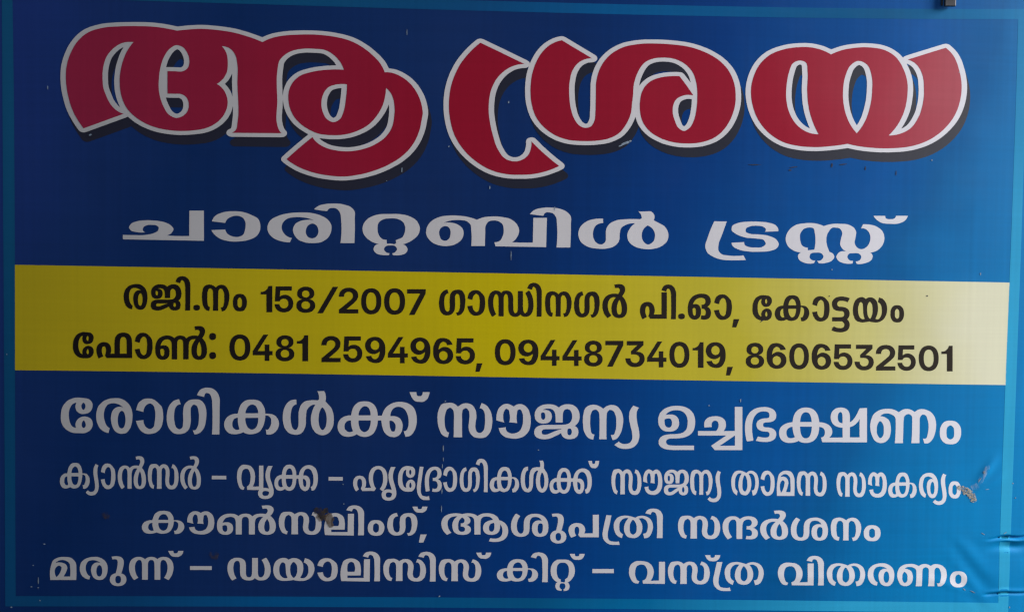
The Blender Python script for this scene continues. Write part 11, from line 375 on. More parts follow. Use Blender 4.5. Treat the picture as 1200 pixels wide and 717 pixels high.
DATA["l8"] = [
    "-5330 -3256 106 4 105 4 4 72 -2 101 -2 17 -5 15 -7 12 -9 12 -10 10 -10 10 -12 7 -13 6 -15 4 -15 2 -32 1 -37 -1 -18 -2 -18 -3 -18 -5 -26 -11 -13 -6 -11 -8 -10 -9 -9 -11 -7 -14 -5 -15 -10 -30 -7 -32 -5 -33 -1 -34 2 -34 4 -34;-5370 -3054 8 10 19 12 9 5 10 4 14 4 14 2 14 1 15 -1 13 -3 12 -4 11 -6 11 -6 10 -8 7 -9 6 -11 2 -12 2 -13 3 -45 0 -37 -1 -19 -3 -20 -77 -3 5 13 19 33 13 30 6 19 1 9 -3 16 -7 15 -4 6 -7 7 -9 5 -9 4 -20 6 -16 3 -16 1 -16 -1 -17 -2;-5364 -3106 12 11 14 8 7 2 7 -1 8 -3 7 -4 6 -5 4 -6 2 -7 -1 -8 -8 -25 -7 -17 -9 -17 -11 -16 -13 -16 -18 -14 -13 30 -6 27 1 23 6 21;-4949 -3196 -5 1 -6 2 -11 8 -10 11 -9 16 -7 18 -4 16 -2 17 0 16 2 15 4 14 7 17 10 15 5 6 7 6 8 4 23 7 9 2 17 1 17 -1 15 -3 15 -4 20 -8 12 -7 6 -6 -19 3 -16 0 -15 -2 -13 -5 -13 -7 -15 -14 -9 -12 -3 -8 -6 -19 -3 -19 0 -9 2 -19 4 -18 7 -20 9 -18 11 -14 14 -10 24 -10 8 -1 17 -2 28 3 9 2 10 4 9 6 16 15 7 9 7 11 9 22 4 11 4 23 3 33 -1 21 -1 9 -2 10 -7 19 -9 16 -6 9 -14 14 -25 17 -9 5 -20 7 -21 5 -12 2 -25 0 -24 -2 -24 -3 -12 -2 -37 -12 -12 -5 -12 -6 -12 -8 -19 -16 -9 -9 -8 -10 -6 -13 -7 -21 -5 -23 0 -12 0 -19 3 -18 6 -19 4 -10 5 -9 11 -16 7 -7 14 -11 15 -8 21 -8 10 -2 20 -2;-4831 -3060 10 -6 8 -9 3 -6 6 -22 2 -25 -2 -25 -4 -14 -5 -12 -4 -5 -8 -8 -10 -4 -5 0 -4 0 -9 4 -7 6 -3 5 -6 12 -3 14 -1 8 -1 17 3 24 5 16 3 7 3 6 9 10 10 6 5 1;-4587 -3298 20 5 9 3 17 10 13 12 10 14 7 16 2 19 -2 18 -6 16 -10 14 -13 10 -17 8 -19 5 -22 2 -24 0 -22 -4 -19 -7 -16 -9 -14 -12 -5 -7 -8 -15 -3 -8 -2 -19 1 -14 4 -12 5 -11 8 -10 10 -9 11 -7 13 -5 15 -4 16 -2 18 0;-4622 -3268 -5 2 -8 7 -4 5 -4 13 -2 16 2 17 4 13 4 5 8 8 5 2 12 3 13 -2 5 -2 8 -7 6 -11 1 -7 2 -16 -2 -17 -4 -13 -4 -5 -8 -8 -5 -2 -12 -3;-4656 -2949 -26 -5 -7 2 12 -36 8 3 14 2 15 0 7 -1 5 -2 4 -3 3 -4 4 -10 3 -13 0 -7 -3 -36 -8 -38 -14 -53 64 -4 7 14 14 46 7 28 5 27 1 13 0 20 -2 13 -6 13 -8 12 -12 9 -7 4 -8 3 -20 4 -24 1;-4231 -2943 -18 -5 -8 -4 -16 -10 -15 -14 -7 -3 16 5 -4 -1 -17 15 -9 5 -11 4 -17 4 -14 1 -23 -1 -14 -2 -13 -4 -12 -5 -11 -6 -10 -7 -9 -8 -9 -9 -7 -10 -6 -11 -4 -12 -4 -13 -5 -27 0 -15 1 -24 2 -11 4 -22 12 -30 15 -27 18 -24 11 -7 50 29 -4 2 -10 14 -12 22 -6 15 -5 17 -3 18 -2 19 0 22 1 11 4 20 3 9 7 15 8 11 10 9 9 5 10 2 11 -1 9 -5 8 -14 4 -15 2 -15 0 -19 0 -82 0 -82 69 2 1 85 0 84 2 29 5 14 5 9 4 5 10 7 6 2 8 1 9 -1 6 -1 6 -3 4 -3 8 -13 4 -14 2 -29 1 -84 0 -85 69 2 0 80 0 81 1 19 1 16 5 18 4 9 3 3 9 6 13 4 5 -1 11 -3 9 -7 9 -10 7 -13 5 -16 3 -18 1 -11 0 -21 -2 -19 -3 -18 -5 -17 -7 -16 -12 -23 -9 -15 -5 -2 51 -26 11 7 18 25 15 28 11 31 5 23 2 12 1 26 -1 14 -4 27 -4 12 -5 11 -6 11 -7 9 -8 8 -8 7 -10 7 -11 5 -12 4 -12 3 -14 1 -24 0 -10 -2 -18 -4 -16 -7 -8 -5 -14 -12 -8 -5 16 1 -7 3 -12 10 -15 9 -8 3 -19 4 -21 0;-4001 -2882 11 -18 10 -12 12 -10 9 -5 10 -2 10 -1 39 -1 10 1 9 2 16 8 13 9 6 6 9 14 6 15 5 18 -63 -2 -5 -17 -5 -7 -5 -4 -5 -1 -11 -2 -10 1 -6 1 -5 3 -4 8 -2 16 -62 -2",
    "-3748 -3080 129 4 129 3 0 45 -129 -3 -129 -4",
    "-3029 -3181 18 5 14 8 18 16 6 0 -15 0 8 -2 7 -7 16 -9 16 -6 17 -3 9 0 23 1 13 2 12 3 11 5 10 5 10 7 8 8 8 8 6 10 6 10 4 12 4 12 4 26 0 14 -1 25 -1 11 -5 22 -10 30 -14 26 -17 25 -10 6 -51 -29 4 -1 10 -14 11 -23 6 -16 4 -16 3 -17 2 -18 0 -20 -4 -29 -5 -15 -6 -13 -8 -10 -9 -7 -10 -4 -5 -1 -10 2 -9 4 -7 9 -5 16 -3 31 0 83 0 83 -68 -2 0 -80 0 -81 -2 -28 -3 -15 -4 -9 -4 -5 -3 -4 -6 -3 -11 -4 -14 1 -10 4 -6 7 -5 10 -3 12 -2 16 0 87 -3 24 -3 16 -4 9 -5 9 -11 12 -6 4 -12 6 -21 8 -26 2 -24 -1 -13 -2 -13 -3 -12 -5 -11 -5 -10 -7 -9 -8 -8 -8 -7 -10 -6 -10 -5 -11 -4 -13 -3 -13 -1 -13 -1 -15 1 -25 2 -12 5 -22 10 -30 15 -27 16 -24 9 -6 52 29 -5 1 -8 14 -12 22 -5 16 -5 17 -3 18 -2 19 0 21 4 30 4 15 7 12 3 6 8 7 9 5 9 2 14 -2 7 -4 6 -8 5 -15 3 -23 0 -77 2 -21 3 -18 3 -10 5 -9 8 -12 7 -7 18 -11 14 -5 16 -4 28 -1;-2682 -2915 -15 -6 -14 -8 -13 -10 -10 -10 -9 -13 -8 -15 -5 -16 -5 -16 -3 -16 -1 -17 -1 -17 2 -17 3 -16 5 -15 12 -23 7 -11 9 -10 9 -8 12 -6 13 -5 14 -3 28 -4 14 0 27 1 27 3 21 3 32 6 32 -6 39 -3 37 1 17 2 18 4 14 6 14 6 14 8 13 9 11 10 11 13 9 15 7 16 6 16 4 16 1 15 1 15 -2 16 -3 15 -5 14 -6 11 -8 12 -9 11 -11 9 -11 8 -10 6 -11 4 -12 4 -24 5 -14 -50 8 -2 16 -8 13 -11 7 -10 5 -12 4 -13 2 -13 1 -25 -1 -13 -1 -12 -4 -13 -5 -11 -12 -19 -8 -8 -9 -7 -9 -5 -9 -2 -9 -1 -9 0 -10 2 -11 4 14 23 6 12 9 23 6 27 2 28 -2 27 -3 15 -5 14 -5 13 -8 11 -9 9 -11 8 -13 7 -13 5 -13 4 -10 1 -21 1 -21 -3 -15 -5 -23 -12 -23 13 -15 5 -18 1 -18 -1;-2649 -2961 11 -4 5 -3 6 -7 4 -11 4 -49 2 -41 2 -13 5 -20 13 -30 -10 -4 -16 -2 -7 0 -8 1 -9 3 -10 5 -8 7 -15 15 -5 9 -4 10 -5 23 -2 23 1 25 2 13 7 20 11 20 6 7 8 3;-2520 -2955 7 -4 6 -7 12 -14 5 -10 3 -13 3 -25 -1 -38 -2 -12 -3 -12 -9 -21 -11 -18 -7 -6 -7 -3 -6 2 -7 5 -6 6 -10 14 -6 11 -3 12 -3 12 -3 38 2 25 2 13 4 11 11 18 6 9 8 7 7 2;-2184 -3003 -1 6 3 13 4 11 8 13 10 10 12 8 13 5 7 1 6 -1 13 -6 6 -4 6 -6 8 -14 4 -14 3 -16 2 -24 -3 -38 -5 -33 -2 -10 -4 -9 -4 -6 -6 -5 -11 -6 -12 -3 -12 1 -6 3 -11 6 -12 10 -5 7 -4 7 -6 19 -2 7 1 7 -68 -8 3 -4 8 -21 9 -18 16 -22 9 -8 8 -7 9 -5 19 -8 11 -3 11 -1 22 0 20 3 18 4 18 8 19 12 9 8 9 9 7 12 6 17 7 29 2 20 0 21 -2 21 -3 21 -6 19 -4 7 -5 7 -27 23 -18 12 -18 10 -10 3 -20 3 -30 0 -20 -3 -10 -3 -10 -4 -17 -11 -8 -6 -7 -8 -6 -10 -4 -7 -13 -37;-1860 -3163 111 0 110 1 0 130 1 131 -69 -2 -1 -109 -1 -110 -94 -2 -95 -2 0 30 77 1 76 2 3 53 0 18 -6 47 -3 14 -5 13 -6 11 -9 10 -10 8 -13 8 -13 6 -12 4 -13 3 -13 1 -13 1 -13 -1 -13 -2 -25 -7 -12 -6 -11 -6 -9 -8 -8 -9 -5 -12 -13 -39 -8 -34 -4 -35 -1 -35 4 -37 6 -36;-1899 -3042 -2 21 0 11 3 35 1 7 4 7 10 12 6 6 7 4 7 2 6 0 7 0 13 -4 5 -3 6 -6 4 -7 7 -17 4 -21 2 -14 -1 -13 -2 -15 -5 -15 -79 -2;-1658 -2882 1 7 2 6 5 10 3 4 4 3 5 2 9 0 9 -2 8 -5 8 -7 6 -11 5 -13 5 -18 1 -13 4 -120 -1 -80 -3 -39 66 1 0 99 0 100 1 46 0 15 -3 13 -2 8 -7 14 -7 12 -6 8 -14 11 -14 8 -8 4 -9 3 -18 4 -18 1 -18 -1 -9 -1 -16 -5 -15 -5 -7 -4 -7 -6 -10 -12 -13 -24;-1376 -3115 -1 -1 -13 4 -5 4 -8 10 -9 22 -2 11 -3 21 -1 21 1 21 2 11 7 27 3 9 4 8 6 6 10 7 12 5 6 0 5 -1 11 -6 8 -8 4 -7 2 -7 3 -22 1 -14 -1 -131 -2 -26 78 2 -1 28 -1 116 -1 21 0 14 4 20 3 7 4 5 8 5 10 3 4 1 6 -1 6 -3 5 -4 9 -10 3 -5 2 -6 3 -28 -3 -35 -4 -32 -1 -10 0 -10 4 -18 2 -9 3 -8 5 -8 5 -7 14 -12 16 -10 10 -3 20 -4 33 -1 23 3 11 3 10 4 9 4 7 6 14 13 12 16 8 21 5 22 4 24 -1 24 -1 12 -5 23 -7 23 -6 10 -14 19 -8 9 -9 8 -17 10 -16 5 -16 4 -18 -41 3 2 9 0 9 -2 5 -3 4 -3 7 -8 8 -13 3 -11 1 -11 3 -32 0 -21 -5 -39 -2 -10 -4 -9 -5 -7 -15 -12 -6 -3 -6 -2 -6 0 -12 3 -10 4 -5 4 -3 5 -5 12 -3 13 0 7 2 32 6 31 1 21 -2 21 -3 10 -4 10 -10 17 -7 8 -7 7 -8 6 -9 4 -21 6 -21 2 -17 -2 -16 -3 -15 -6 -13 -7 -14 -10 -17 13 -9 5 -19 8 -9 2 -21 1 -31 -3 -22 -3 -10 -4 -8 -4 -9 -7 -7 -9 -10 -21 -8 -23 -3 -13 -1 -26 1 -27 4 -28 4 -14 10 -25 13 -23 8 -10 10 -8 7 -4 18 -6 19 -3;-1013 -2874 0 7 2 6 5 10 4 4 4 3 4 1 9 0 9 -2 9 -4 8 -8 6 -10 5 -13 5 -19 1 -13 4 -120 -1 -80 -3 -39 67 1 0 100 0 99 1 47 0 14 -3 14 -2 7 -7 14 -8 13 -6 7 -13 11 -15 9 -9 4 -8 3 -19 3 -18 2 -18 -1 -9 -1 -17 -5 -15 -5 -7 -4 -6 -6 -10 -12 -14 -24;-733 -3107 -2 -1 -12 3 -6 4 -7 11 -9 22 -3 10 -2 21 -1 21 1 22 1 10 7 27 3 9 4 8 6 6 10 7 12 5 6 0 5 -1 11 -6 8 -9 4 -6 2 -7 3 -22 1 -14 -1 -130 -2 -26 78 1 -1 28 -2 116 -1 21 1 14 3 20 3 6 5 5 8 5 9 4 5 0 6 -1 5 -3 6 -4 8 -9 4 -6 2 -6 3 -28 -3 -35 -5 -31 0 -10 0 -10 3 -18 3 -9 3 -8 4 -8 6 -7 14 -13 16 -9 9 -4 21 -3 32 -1 24 2 11 3 9 4 8 5 8 5 14 13 11 17 9 20 5 22 3 24 0 24 -2 12 -4 23 -8 22 -6 11 -13 19 -8 9 -9 7 -18 10 -16 6 -15 4 -18 -42 3 3 9 0 9 -2 4 -3 4 -3 7 -8 9 -13 3 -11 1 -11 2 -32 0 -21 -5 -39 -1 -9 -4 -9 -5 -8 -15 -12 -6 -3 -6 -1 -6 0 -12 2 -10 5 -4 4 -4 5 -5 12 -3 12 0 7 3 32 5 31 1 21 -2 21 -3 10 -4 10 -10 17 -7 8 -7 7 -8 6 -9 4 -20 6 -22 2 -16 -2 -16 -3 -15 -6 -13 -7 -14 -9 -17 13 -9 5 -19 7 -9 2 -21 1 -31 -2 -22 -4 -10 -3 -8 -4 -8 -7 -7 -9 -10 -20 -8 -23 -3 -13 -1 -26 1 -27 4 -28 4 -14 10 -25 13 -23 8 -10 10 -8 7 -4 18 -6 18 -3;-401 -2825 11 -18 10 -13 12 -10 8 -5 10 -3 9 -1 38 -2 9 1 10 2 15 7 12 9 5 6 9 14 6 16 4 18 -61 -1 -4 -17 -5 -8 -4 -3 -5 -1 -10 -1 -11 0 -5 2 -4 3 -5 8 -2 17 -59 -1",
    "48 -2879 -20 -4 -9 -3 -17 -9 -15 -12 -12 -14 -5 -9 -8 -18 -12 -38 -21 0 -10 -2 -19 -4 -19 -7 -9 -5 -9 -5 -7 -7 -6 -7 -6 -8 -4 -9 -4 -10 -2 -9 0 -8 2 -18 3 -9 4 -8 11 -14 15 -13 8 -4 9 -4 10 -2 20 -2 19 0 18 2 24 5 25 8 16 -7 16 -4 17 -3 9 0 27 2 23 4 11 4 10 4 10 5 8 7 8 9 6 9 11 19 6 11 3 13 6 25 4 30 10 1 9 -1 9 -3 5 -3 8 -7 4 -4 3 -6 2 -8 1 -7 -1 -15 -2 -15 -5 -14 -7 -11 -7 -8 -5 -4 -4 -2 -12 0 -4 0 -1 3 8 -39 20 -1 9 1 19 4 17 8 8 5 14 13 6 8 6 10 4 10 3 10 2 10 -2 17 -3 9 -3 9 -5 8 -5 6 -6 7 -15 11 -16 7 -9 2 -19 2 -38 2 -2 23 -7 21 -4 10 -10 16 -13 14 -7 6 -7 4 -16 6 -25 4 -23 1;83 -2915 12 -4 11 -6 4 -4 11 -17 6 -13 3 -14 -2 -8 -108 -1 -2 6 3 12 4 11 7 13 5 6 10 9 12 6 12 4;129 -3015 2 -11 -1 -18 -2 -8 -8 -22 -7 -13 -5 -5 -12 -8 -13 -5 -7 -1 -6 1 -7 2 -7 3 -11 7 -6 6 -5 7 -4 7 -6 16 -5 15 -1 8 0 8 2 10;-48 -3034 1 -16 6 -27 9 -28 -15 -3 -12 0 -11 3 -6 3 -5 4 -8 9 -3 5 -2 7 -1 6 0 13 4 15 4 8 5 7 6 5 10 4 11 2 8 0;288 -2867 0 7 2 6 5 11 3 3 4 3 5 2 9 0 8 -2 9 -5 8 -7 6 -11 5 -13 5 -19 1 -13 5 -120 -1 -80 -3 -39 66 0 0 100 -1 99 1 47 -1 15 -2 13 -3 8 -6 14 -8 12 -6 8 -13 11 -15 9 -8 4 -9 3 -18 3 -18 2 -18 -1 -8 -1 -17 -4 -14 -6 -7 -4 -6 -5 -10 -12 -13 -24;547 -2879 -13 -2 -13 -6 -9 -5 -10 -7 -9 -8 -9 -9 -7 -11 -11 -24 -4 -13 -3 -15 -2 -14 0 -24 3 -25 2 -11 4 -13 5 -12 13 -22 16 -19 9 -8 9 -7 10 -6 12 -4 -10 -6 -7 -6 -5 -11 -3 -14 -1 -15 2 -7 6 -14 8 -12 5 -5 6 -3 6 -2 19 -4 11 -1 11 1 2 17 -3 -1 -4 1 -4 2 -7 7 -8 15 -2 11 1 6 5 16 3 5 4 4 5 2 5 2 22 0 5 -1 6 -2 5 -5 7 -15 2 -11 -2 -12 -6 -15 -6 -6 -4 -3 -3 -2 -3 0 4 -15 12 -2 7 0 13 3 12 4 6 3 5 4 7 11 6 19 0 6 -1 12 -4 13 -4 10 -7 7 -8 8 11 5 10 6 10 8 8 8 16 20 13 21 6 12 6 22 3 21 0 21 -4 25 -3 13 -8 22 -6 12 -8 10 -8 9 -18 14 -9 5 -17 8 -29 5 -30 0;574 -3107 -4 -1 -6 1 -5 3 -9 7 -8 13 -9 25 -4 22 -2 23 1 31 2 19 2 8 6 13 8 11 12 10 7 4 16 3 16 1 16 0 9 -2 8 -3 11 -8 11 -11 8 -14 7 -25 3 -19 0 -21 -3 -30 -4 -20 -6 -17 -4 -6 -5 -4 -24 -18 3 -22 -6 -10 -7 -3 -4 1 -12 4 -22 -1;684 -2830 11 -19 10 -12 11 -10 9 -5 9 -2 9 -2 38 -1 9 0 9 2 15 7 12 9 5 6 9 13 6 15 4 18 -60 0 -4 -17 -5 -8 -5 -2 -4 -2 -10 -1 -11 1 -5 1 -4 3 -5 8 -2 17 -59 -1",
    "943 -3036 125 0 125 0 -1 48 -125 0 -125 0",
    "1492 -3130 -3 0 -12 5 -4 2 -7 6 -6 8 -8 19 -8 23 -3 16 -1 16 1 16 2 15 5 23 4 12 6 11 7 8 7 5 18 7 9 3 17 1 17 -3 8 -2 7 -3 7 -6 7 -7 10 -17 9 -22 3 -14 2 -14 -1 -15 -3 -25 -7 -23 -5 -11 -7 -9 -12 -10 -15 -7 -7 -2 7 -35 128 -1 128 -2 -1 130 -2 129 -71 0 2 -110 2 -110 -96 -2 3 9 9 13 8 15 8 23 5 25 1 12 -1 14 -2 15 -3 14 -5 13 -6 13 -7 12 -10 11 -11 10 -12 9 -13 8 -13 5 -15 4 -31 5 -46 2 -16 0 -15 -2 -13 -4 -12 -5 -11 -7 -11 -7 -10 -9 -8 -10 -7 -13 -6 -14 -4 -16 -2 -16 -1 -16 0 -15 2 -16 3 -16 5 -15 13 -28 7 -14 10 -13 10 -12 11 -8 9 -3 10 -3 10 -2 22 0;1933 -3125 -2 -1 -4 0 -9 4 -5 4 -8 11 -9 22 -3 11 -3 22 -1 21 1 22 2 11 6 28 3 8 4 8 6 7 10 7 12 4 5 1 6 -2 11 -6 8 -9 4 -6 2 -8 3 -22 1 -14 1 -134 -2 -27 78 0 -2 29 -2 119 -1 21 0 15 4 20 2 6 5 5 8 6 9 3 5 1 6 -2 6 -3 5 -4 9 -10 3 -6 2 -6 4 -29 -3 -35 -4 -32 -1 -11 1 -10 3 -18 3 -10 3 -8 5 -8 5 -7 14 -14 17 -10 9 -3 20 -5 33 -1 24 2 11 3 9 4 9 4 7 6 14 13 11 17 8 21 7 34 2 25 -1 12 -4 24 -6 24 -5 11 -5 11 -14 20 -8 9 -10 8 -17 11 -16 6 -16 4 -17 -42 3 2 9 0 8 -3 5 -2 4 -4 7 -8 9 -14 3 -10 2 -12 2 -33 0 -21 -4 -40 -2 -10 -3 -9 -6 -7 -15 -13 -6 -2 -6 -2 -5 0 -12 3 -10 5 -5 4 -4 5 -5 12 -3 13 0 8 2 32 6 32 0 21 -3 22 -2 10 -4 10 -11 18 -6 8 -8 7 -8 7 -9 4 -21 6 -21 3 -16 -1 -17 -4 -14 -5 -13 -7 -14 -10 -18 14 -9 6 -18 7 -10 2 -20 2 -32 -2 -21 -3 -10 -3 -8 -4 -9 -7 -6 -9 -10 -22 -8 -23 -2 -13 -2 -27 2 -28 4 -28 4 -14 11 -26 12 -24 9 -10 10 -8 7 -5 18 -6 18 -4;2267 -2845 11 -19 11 -13 12 -10 9 -5 9 -3 10 -2 39 -2 10 1 9 2 16 7 12 9 6 6 9 13 6 16 4 18 -63 1 -4 -17 -5 -8 -5 -3 -5 -2 -10 -1 -11 1 -5 1 -5 3 -4 9 -3 17 -61 0;2381 -3000 -19 -100 -1 -12 0 -12 2 -23 5 -23 4 -9 5 -10 6 -9 7 -8 15 -14 18 -13 19 -8 22 -7 11 -1 49 -2 48 1 -13 41 -14 -4 -16 -2 -17 0 -16 1 -31 6 -8 2 -7 4 -7 6 -4 5 -7 12 -5 14 -3 19 2 31 2 21 3 21 13 59 17 85 5 20 -64 2;2608 -3133 -7 3 -16 11 -11 13 -6 11 -4 12 -2 13 -1 38 2 26 3 12 5 11 13 19 8 8 9 7 9 5 10 4 10 2 12 1 11 -1 14 -2 -22 -29 -7 -11 -11 -24 -7 -26 -2 -13 -1 -28 1 -14 3 -13 4 -13 6 -14 7 -12 9 -12 9 -9 10 -7 12 -5 13 -4 27 -4 22 0 11 1 11 2 9 4 11 5 10 8 9 9 8 10 7 10 7 12 5 13 3 14 3 14 1 27 -4 25 -7 23 -11 23 -7 10 -18 21 10 4 16 3 16 -1 9 -2 17 -8 15 -11 7 -7 6 -9 5 -10 7 -20 3 -12 1 -13 -1 -25 -4 -23 -7 -23 -6 -10 -8 -7 -5 -3 -13 -3 -7 0 -5 1 17 -58 22 4 10 3 10 4 9 5 10 9 8 11 8 13 6 14 10 28 3 15 2 15 1 16 -1 15 -2 16 -4 16 -6 16 -8 15 -9 13 -10 10 -12 9 -13 8 -14 6 -13 5 -25 5 -25 1 -24 -3 -24 -8 -23 -12 -36 12 -37 9 -28 5 -28 0 -32 -4 -16 -4 -15 -6 -13 -8 -11 -9 -10 -11 -8 -13 -7 -13 -6 -14 -3 -14 -2 -15 0 -16 4 -30 4 -17 5 -16 7 -16 9 -15 10 -12 10 -9 11 -8 13 -8 26 -11;2728 -2963 8 -7 7 -9 12 -20 4 -10 3 -11 3 -11 2 -22 0 -26 -1 -13 -3 -12 -6 -11 -10 -12 -6 -6 -6 -4 -7 -1 -6 1 -7 2 -6 4 -10 9 -8 11 -4 13 -2 16 0 40 2 22 2 11 8 19 10 20 6 7 7 3",
    "3255 -3159 -3 0 -13 5 -4 2 -7 6 -6 8 -8 19 -8 24 -3 16 -1 16 0 16 2 15 5 24 4 11 6 11 7 8 8 5 18 7 9 2 18 1 16 -2 8 -3 8 -3 7 -6 7 -7 11 -18 9 -22 3 -14 2 -14 0 -15 -4 -25 -6 -23 -6 -11 -6 -9 -13 -10 -15 -7 -7 -1 7 -36 130 -3 131 -2 -2 130 -2 130 -73 1 3 -111 2 -111 -98 -1 4 9 9 14 7 14 9 24 5 25 0 12 0 14 -2 14 -4 15 -5 13 -6 13 -8 12 -10 11 -11 11 -13 9 -12 8 -14 6 -15 4 -32 4 -47 4 -16 -1 -15 -1 -14 -4 -11 -5 -12 -7 -11 -7 -10 -9 -8 -10 -7 -12 -6 -15 -4 -16 -3 -16 -1 -16 1 -16 2 -15 4 -16 5 -15 12 -29 9 -14 9 -14 10 -11 12 -8 9 -4 10 -3 11 -2 22 0;3537 -2914 0 6 2 7 5 10 4 4 4 2 4 2 10 0 9 -3 9 -4 8 -8 7 -11 5 -13 5 -19 2 -13 6 -121 0 -81 -2 -39 69 -1 -2 100 -2 100 1 47 -1 15 -3 14 -2 7 -8 15 -8 13 -6 7 -14 12 -15 9 -9 4 -9 3 -19 4 -19 2 -19 0 -9 -1 -17 -4 -15 -5 -7 -4 -7 -6 -10 -12 -14 -23;3832 -3160 -8 4 -15 11 -12 12 -6 11 -3 13 -2 13 -2 38 2 25 3 12 5 12 13 18 8 8 9 6 9 6 10 3 11 2 11 1 12 -1 13 -2 -22 -29 -7 -11 -11 -24 -7 -25 -2 -13 0 -28 1 -13 3 -14 10 -26 7 -13 9 -12 9 -9 11 -7 12 -5 13 -4 27 -5 22 0 11 1 11 2 9 4 11 5 10 8 9 9 9 9 7 10 6 12 5 14 4 14 2 14 1 26 -4 25 -7 24 -11 22 -8 11 -17 21 9 4 17 2 15 -1 9 -2 18 -8 15 -11 7 -7 6 -10 5 -9 7 -20 3 -13 2 -12 -1 -25 -4 -23 -7 -23 -6 -10 -8 -7 -6 -2 -12 -3 -7 -1 -6 2 17 -58 22 3 11 3 10 4 9 5 10 8 8 12 8 13 6 13 10 28 3 15 2 16 1 15 -1 15 -2 16 -5 16 -6 16 -7 15 -10 13 -10 10 -12 9 -13 8 -14 7 -14 5 -24 5 -26 1 -24 -3 -24 -7 -23 -13 -36 13 -38 10 -28 4 -28 1 -33 -4 -16 -4 -15 -6 -13 -7 -10 -10 -10 -11 -9 -12 -7 -14 -5 -13 -3 -14 -2 -15 0 -16 4 -30 4 -17 6 -16 7 -16 8 -15 11 -12 10 -10 11 -8 13 -7 26 -11;3952 -2991 8 -7 7 -9 12 -20 4 -11 4 -10 2 -11 3 -22 0 -26 -1 -13 -3 -12 -6 -11 -10 -12 -6 -5 -7 -4 -7 -2 -6 1 -6 3 -17 12 -8 11 -4 14 -2 15 0 41 2 22 2 10 8 20 10 19 6 7 7 3;4342 -3171 -4 1 -6 3 -11 8 -11 12 -9 16 -8 19 -4 16 -2 17 -1 15 2 15 3 14 7 17 9 14 4 5 7 6 7 3 22 6 9 2 17 0 16 -2 15 -4 15 -4 19 -10 12 -7 6 -7 -18 5 -16 1 -15 -2 -12 -4 -12 -7 -15 -12 -7 -12 -4 -8 -5 -18 -2 -20 1 -9 2 -18 4 -18 8 -21 9 -18 11 -15 14 -11 23 -10 8 -3 17 -2 27 1 9 2 9 3 8 5 15 14 7 9 7 11 8 21 3 11 4 23 1 32 -3 31 -2 10 -8 19 -8 17 -7 9 -14 15 -24 18 -10 5 -19 9 -21 6 -12 2 -23 1 -24 0 -23 -2 -12 -2 -35 -9 -11 -4 -12 -6 -10 -8 -18 -14 -8 -9 -8 -10 -5 -11 -7 -21 -3 -23 0 -12 1 -19 3 -18 6 -19 5 -10 5 -9 11 -17 6 -7 15 -12 14 -9 20 -8 11 -3 18 -3;4452 -3043 10 -6 8 -9 3 -6 7 -23 3 -24 -2 -25 -3 -14 -5 -12 -3 -5 -8 -7 -10 -4 -4 0 -5 1 -8 4 -7 7 -4 4 -5 13 -4 14 -3 25 3 24 6 23 4 6 7 9 10 5 5 1;4891 -3228 0 24 1 103 -1 36 3 35 3 8 5 7 5 4 14 7 8 2 7 0 13 -4 11 -7 5 -4 5 -7 2 -8 1 -48 0 -69 -1 -55 -4 -26 79 -2 -1 25 -1 77 -2 87 2 8 3 7 6 9 8 8 5 2 6 0 11 -2 10 -4 8 -5 5 -7 4 -8 11 -27 5 -22 2 -22 -1 -22 -4 -22 -8 -35 -4 -7 -7 -5 -11 -2 -12 1 -5 3 14 -39 17 -1 8 0 16 2 8 3 15 11 13 14 7 9 10 21 11 35 4 25 0 12 -2 25 -5 24 -4 11 -5 11 -13 18 -8 8 -18 15 -9 6 -11 4 -22 8 -23 5 -13 1 -23 0 -11 -2 -16 -6 -22 -13 -23 13 -21 8 -22 4 -22 0 -10 -1 -19 -5 -16 -7 -16 -11 -23 12 -11 4 -23 8 -26 4 -13 1 -25 0 -26 -2 -26 -4 -22 -8 -20 -10 -16 -12 -8 -8 -11 -19 -8 -21 -4 -12 -3 -25 0 -25 2 -12 6 -23 10 -23 10 -20 7 -9 7 -9 8 -7 9 -4 19 -8 10 -2 18 -2 18 1 8 2 16 6 15 10 13 12 5 9 8 19 4 21 2 21 -1 21 -3 11 -5 19 -4 9 -5 9 -6 8 -6 5 -15 10 -24 10 -15 3 -19 3 5 5 9 7 11 5 7 2 24 2 26 -3 17 -4 9 -4 18 -10 10 -9 4 -7 3 -8 3 -33 0 -54 -2 -77 -3 -25;4676 -3054 6 -3 16 -17 5 -9 3 -10 2 -11 1 -39 -1 -10 -3 -9 -4 -8 -8 -8 -10 -6 -5 -1 -7 2 -6 4 -10 13 -8 15 -2 9 -1 9 0 36 3 16 7 13 7 10 4 4 5 2;5332 -3059 -13 0 -13 -2 -11 -3 -11 -4 -9 -5 -8 -8 -7 -8 -11 -18 -3 -9 -4 -19 -1 -19 2 -22 3 -11 3 -10 5 -10 7 -8 16 -16 9 -6 10 -6 10 -4 22 -5 36 -2 25 2 11 2 11 4 9 6 8 7 8 8 11 18 4 10 3 10 3 22 0 10 -2 20 -6 19 -5 9 -6 9 -15 15 -9 7 -9 5 -11 5 -12 3 -25 4;5352 -3099 12 -6 10 -8 6 -8 3 -9 2 -9 1 -28 -1 -19 -3 -9 -5 -7 -15 -9 -12 -3 -6 1 -7 2 -6 3 -10 8 -6 7 -3 9 -3 19 0 28 1 9 3 9 5 7 10 8 12 6 6 1"]


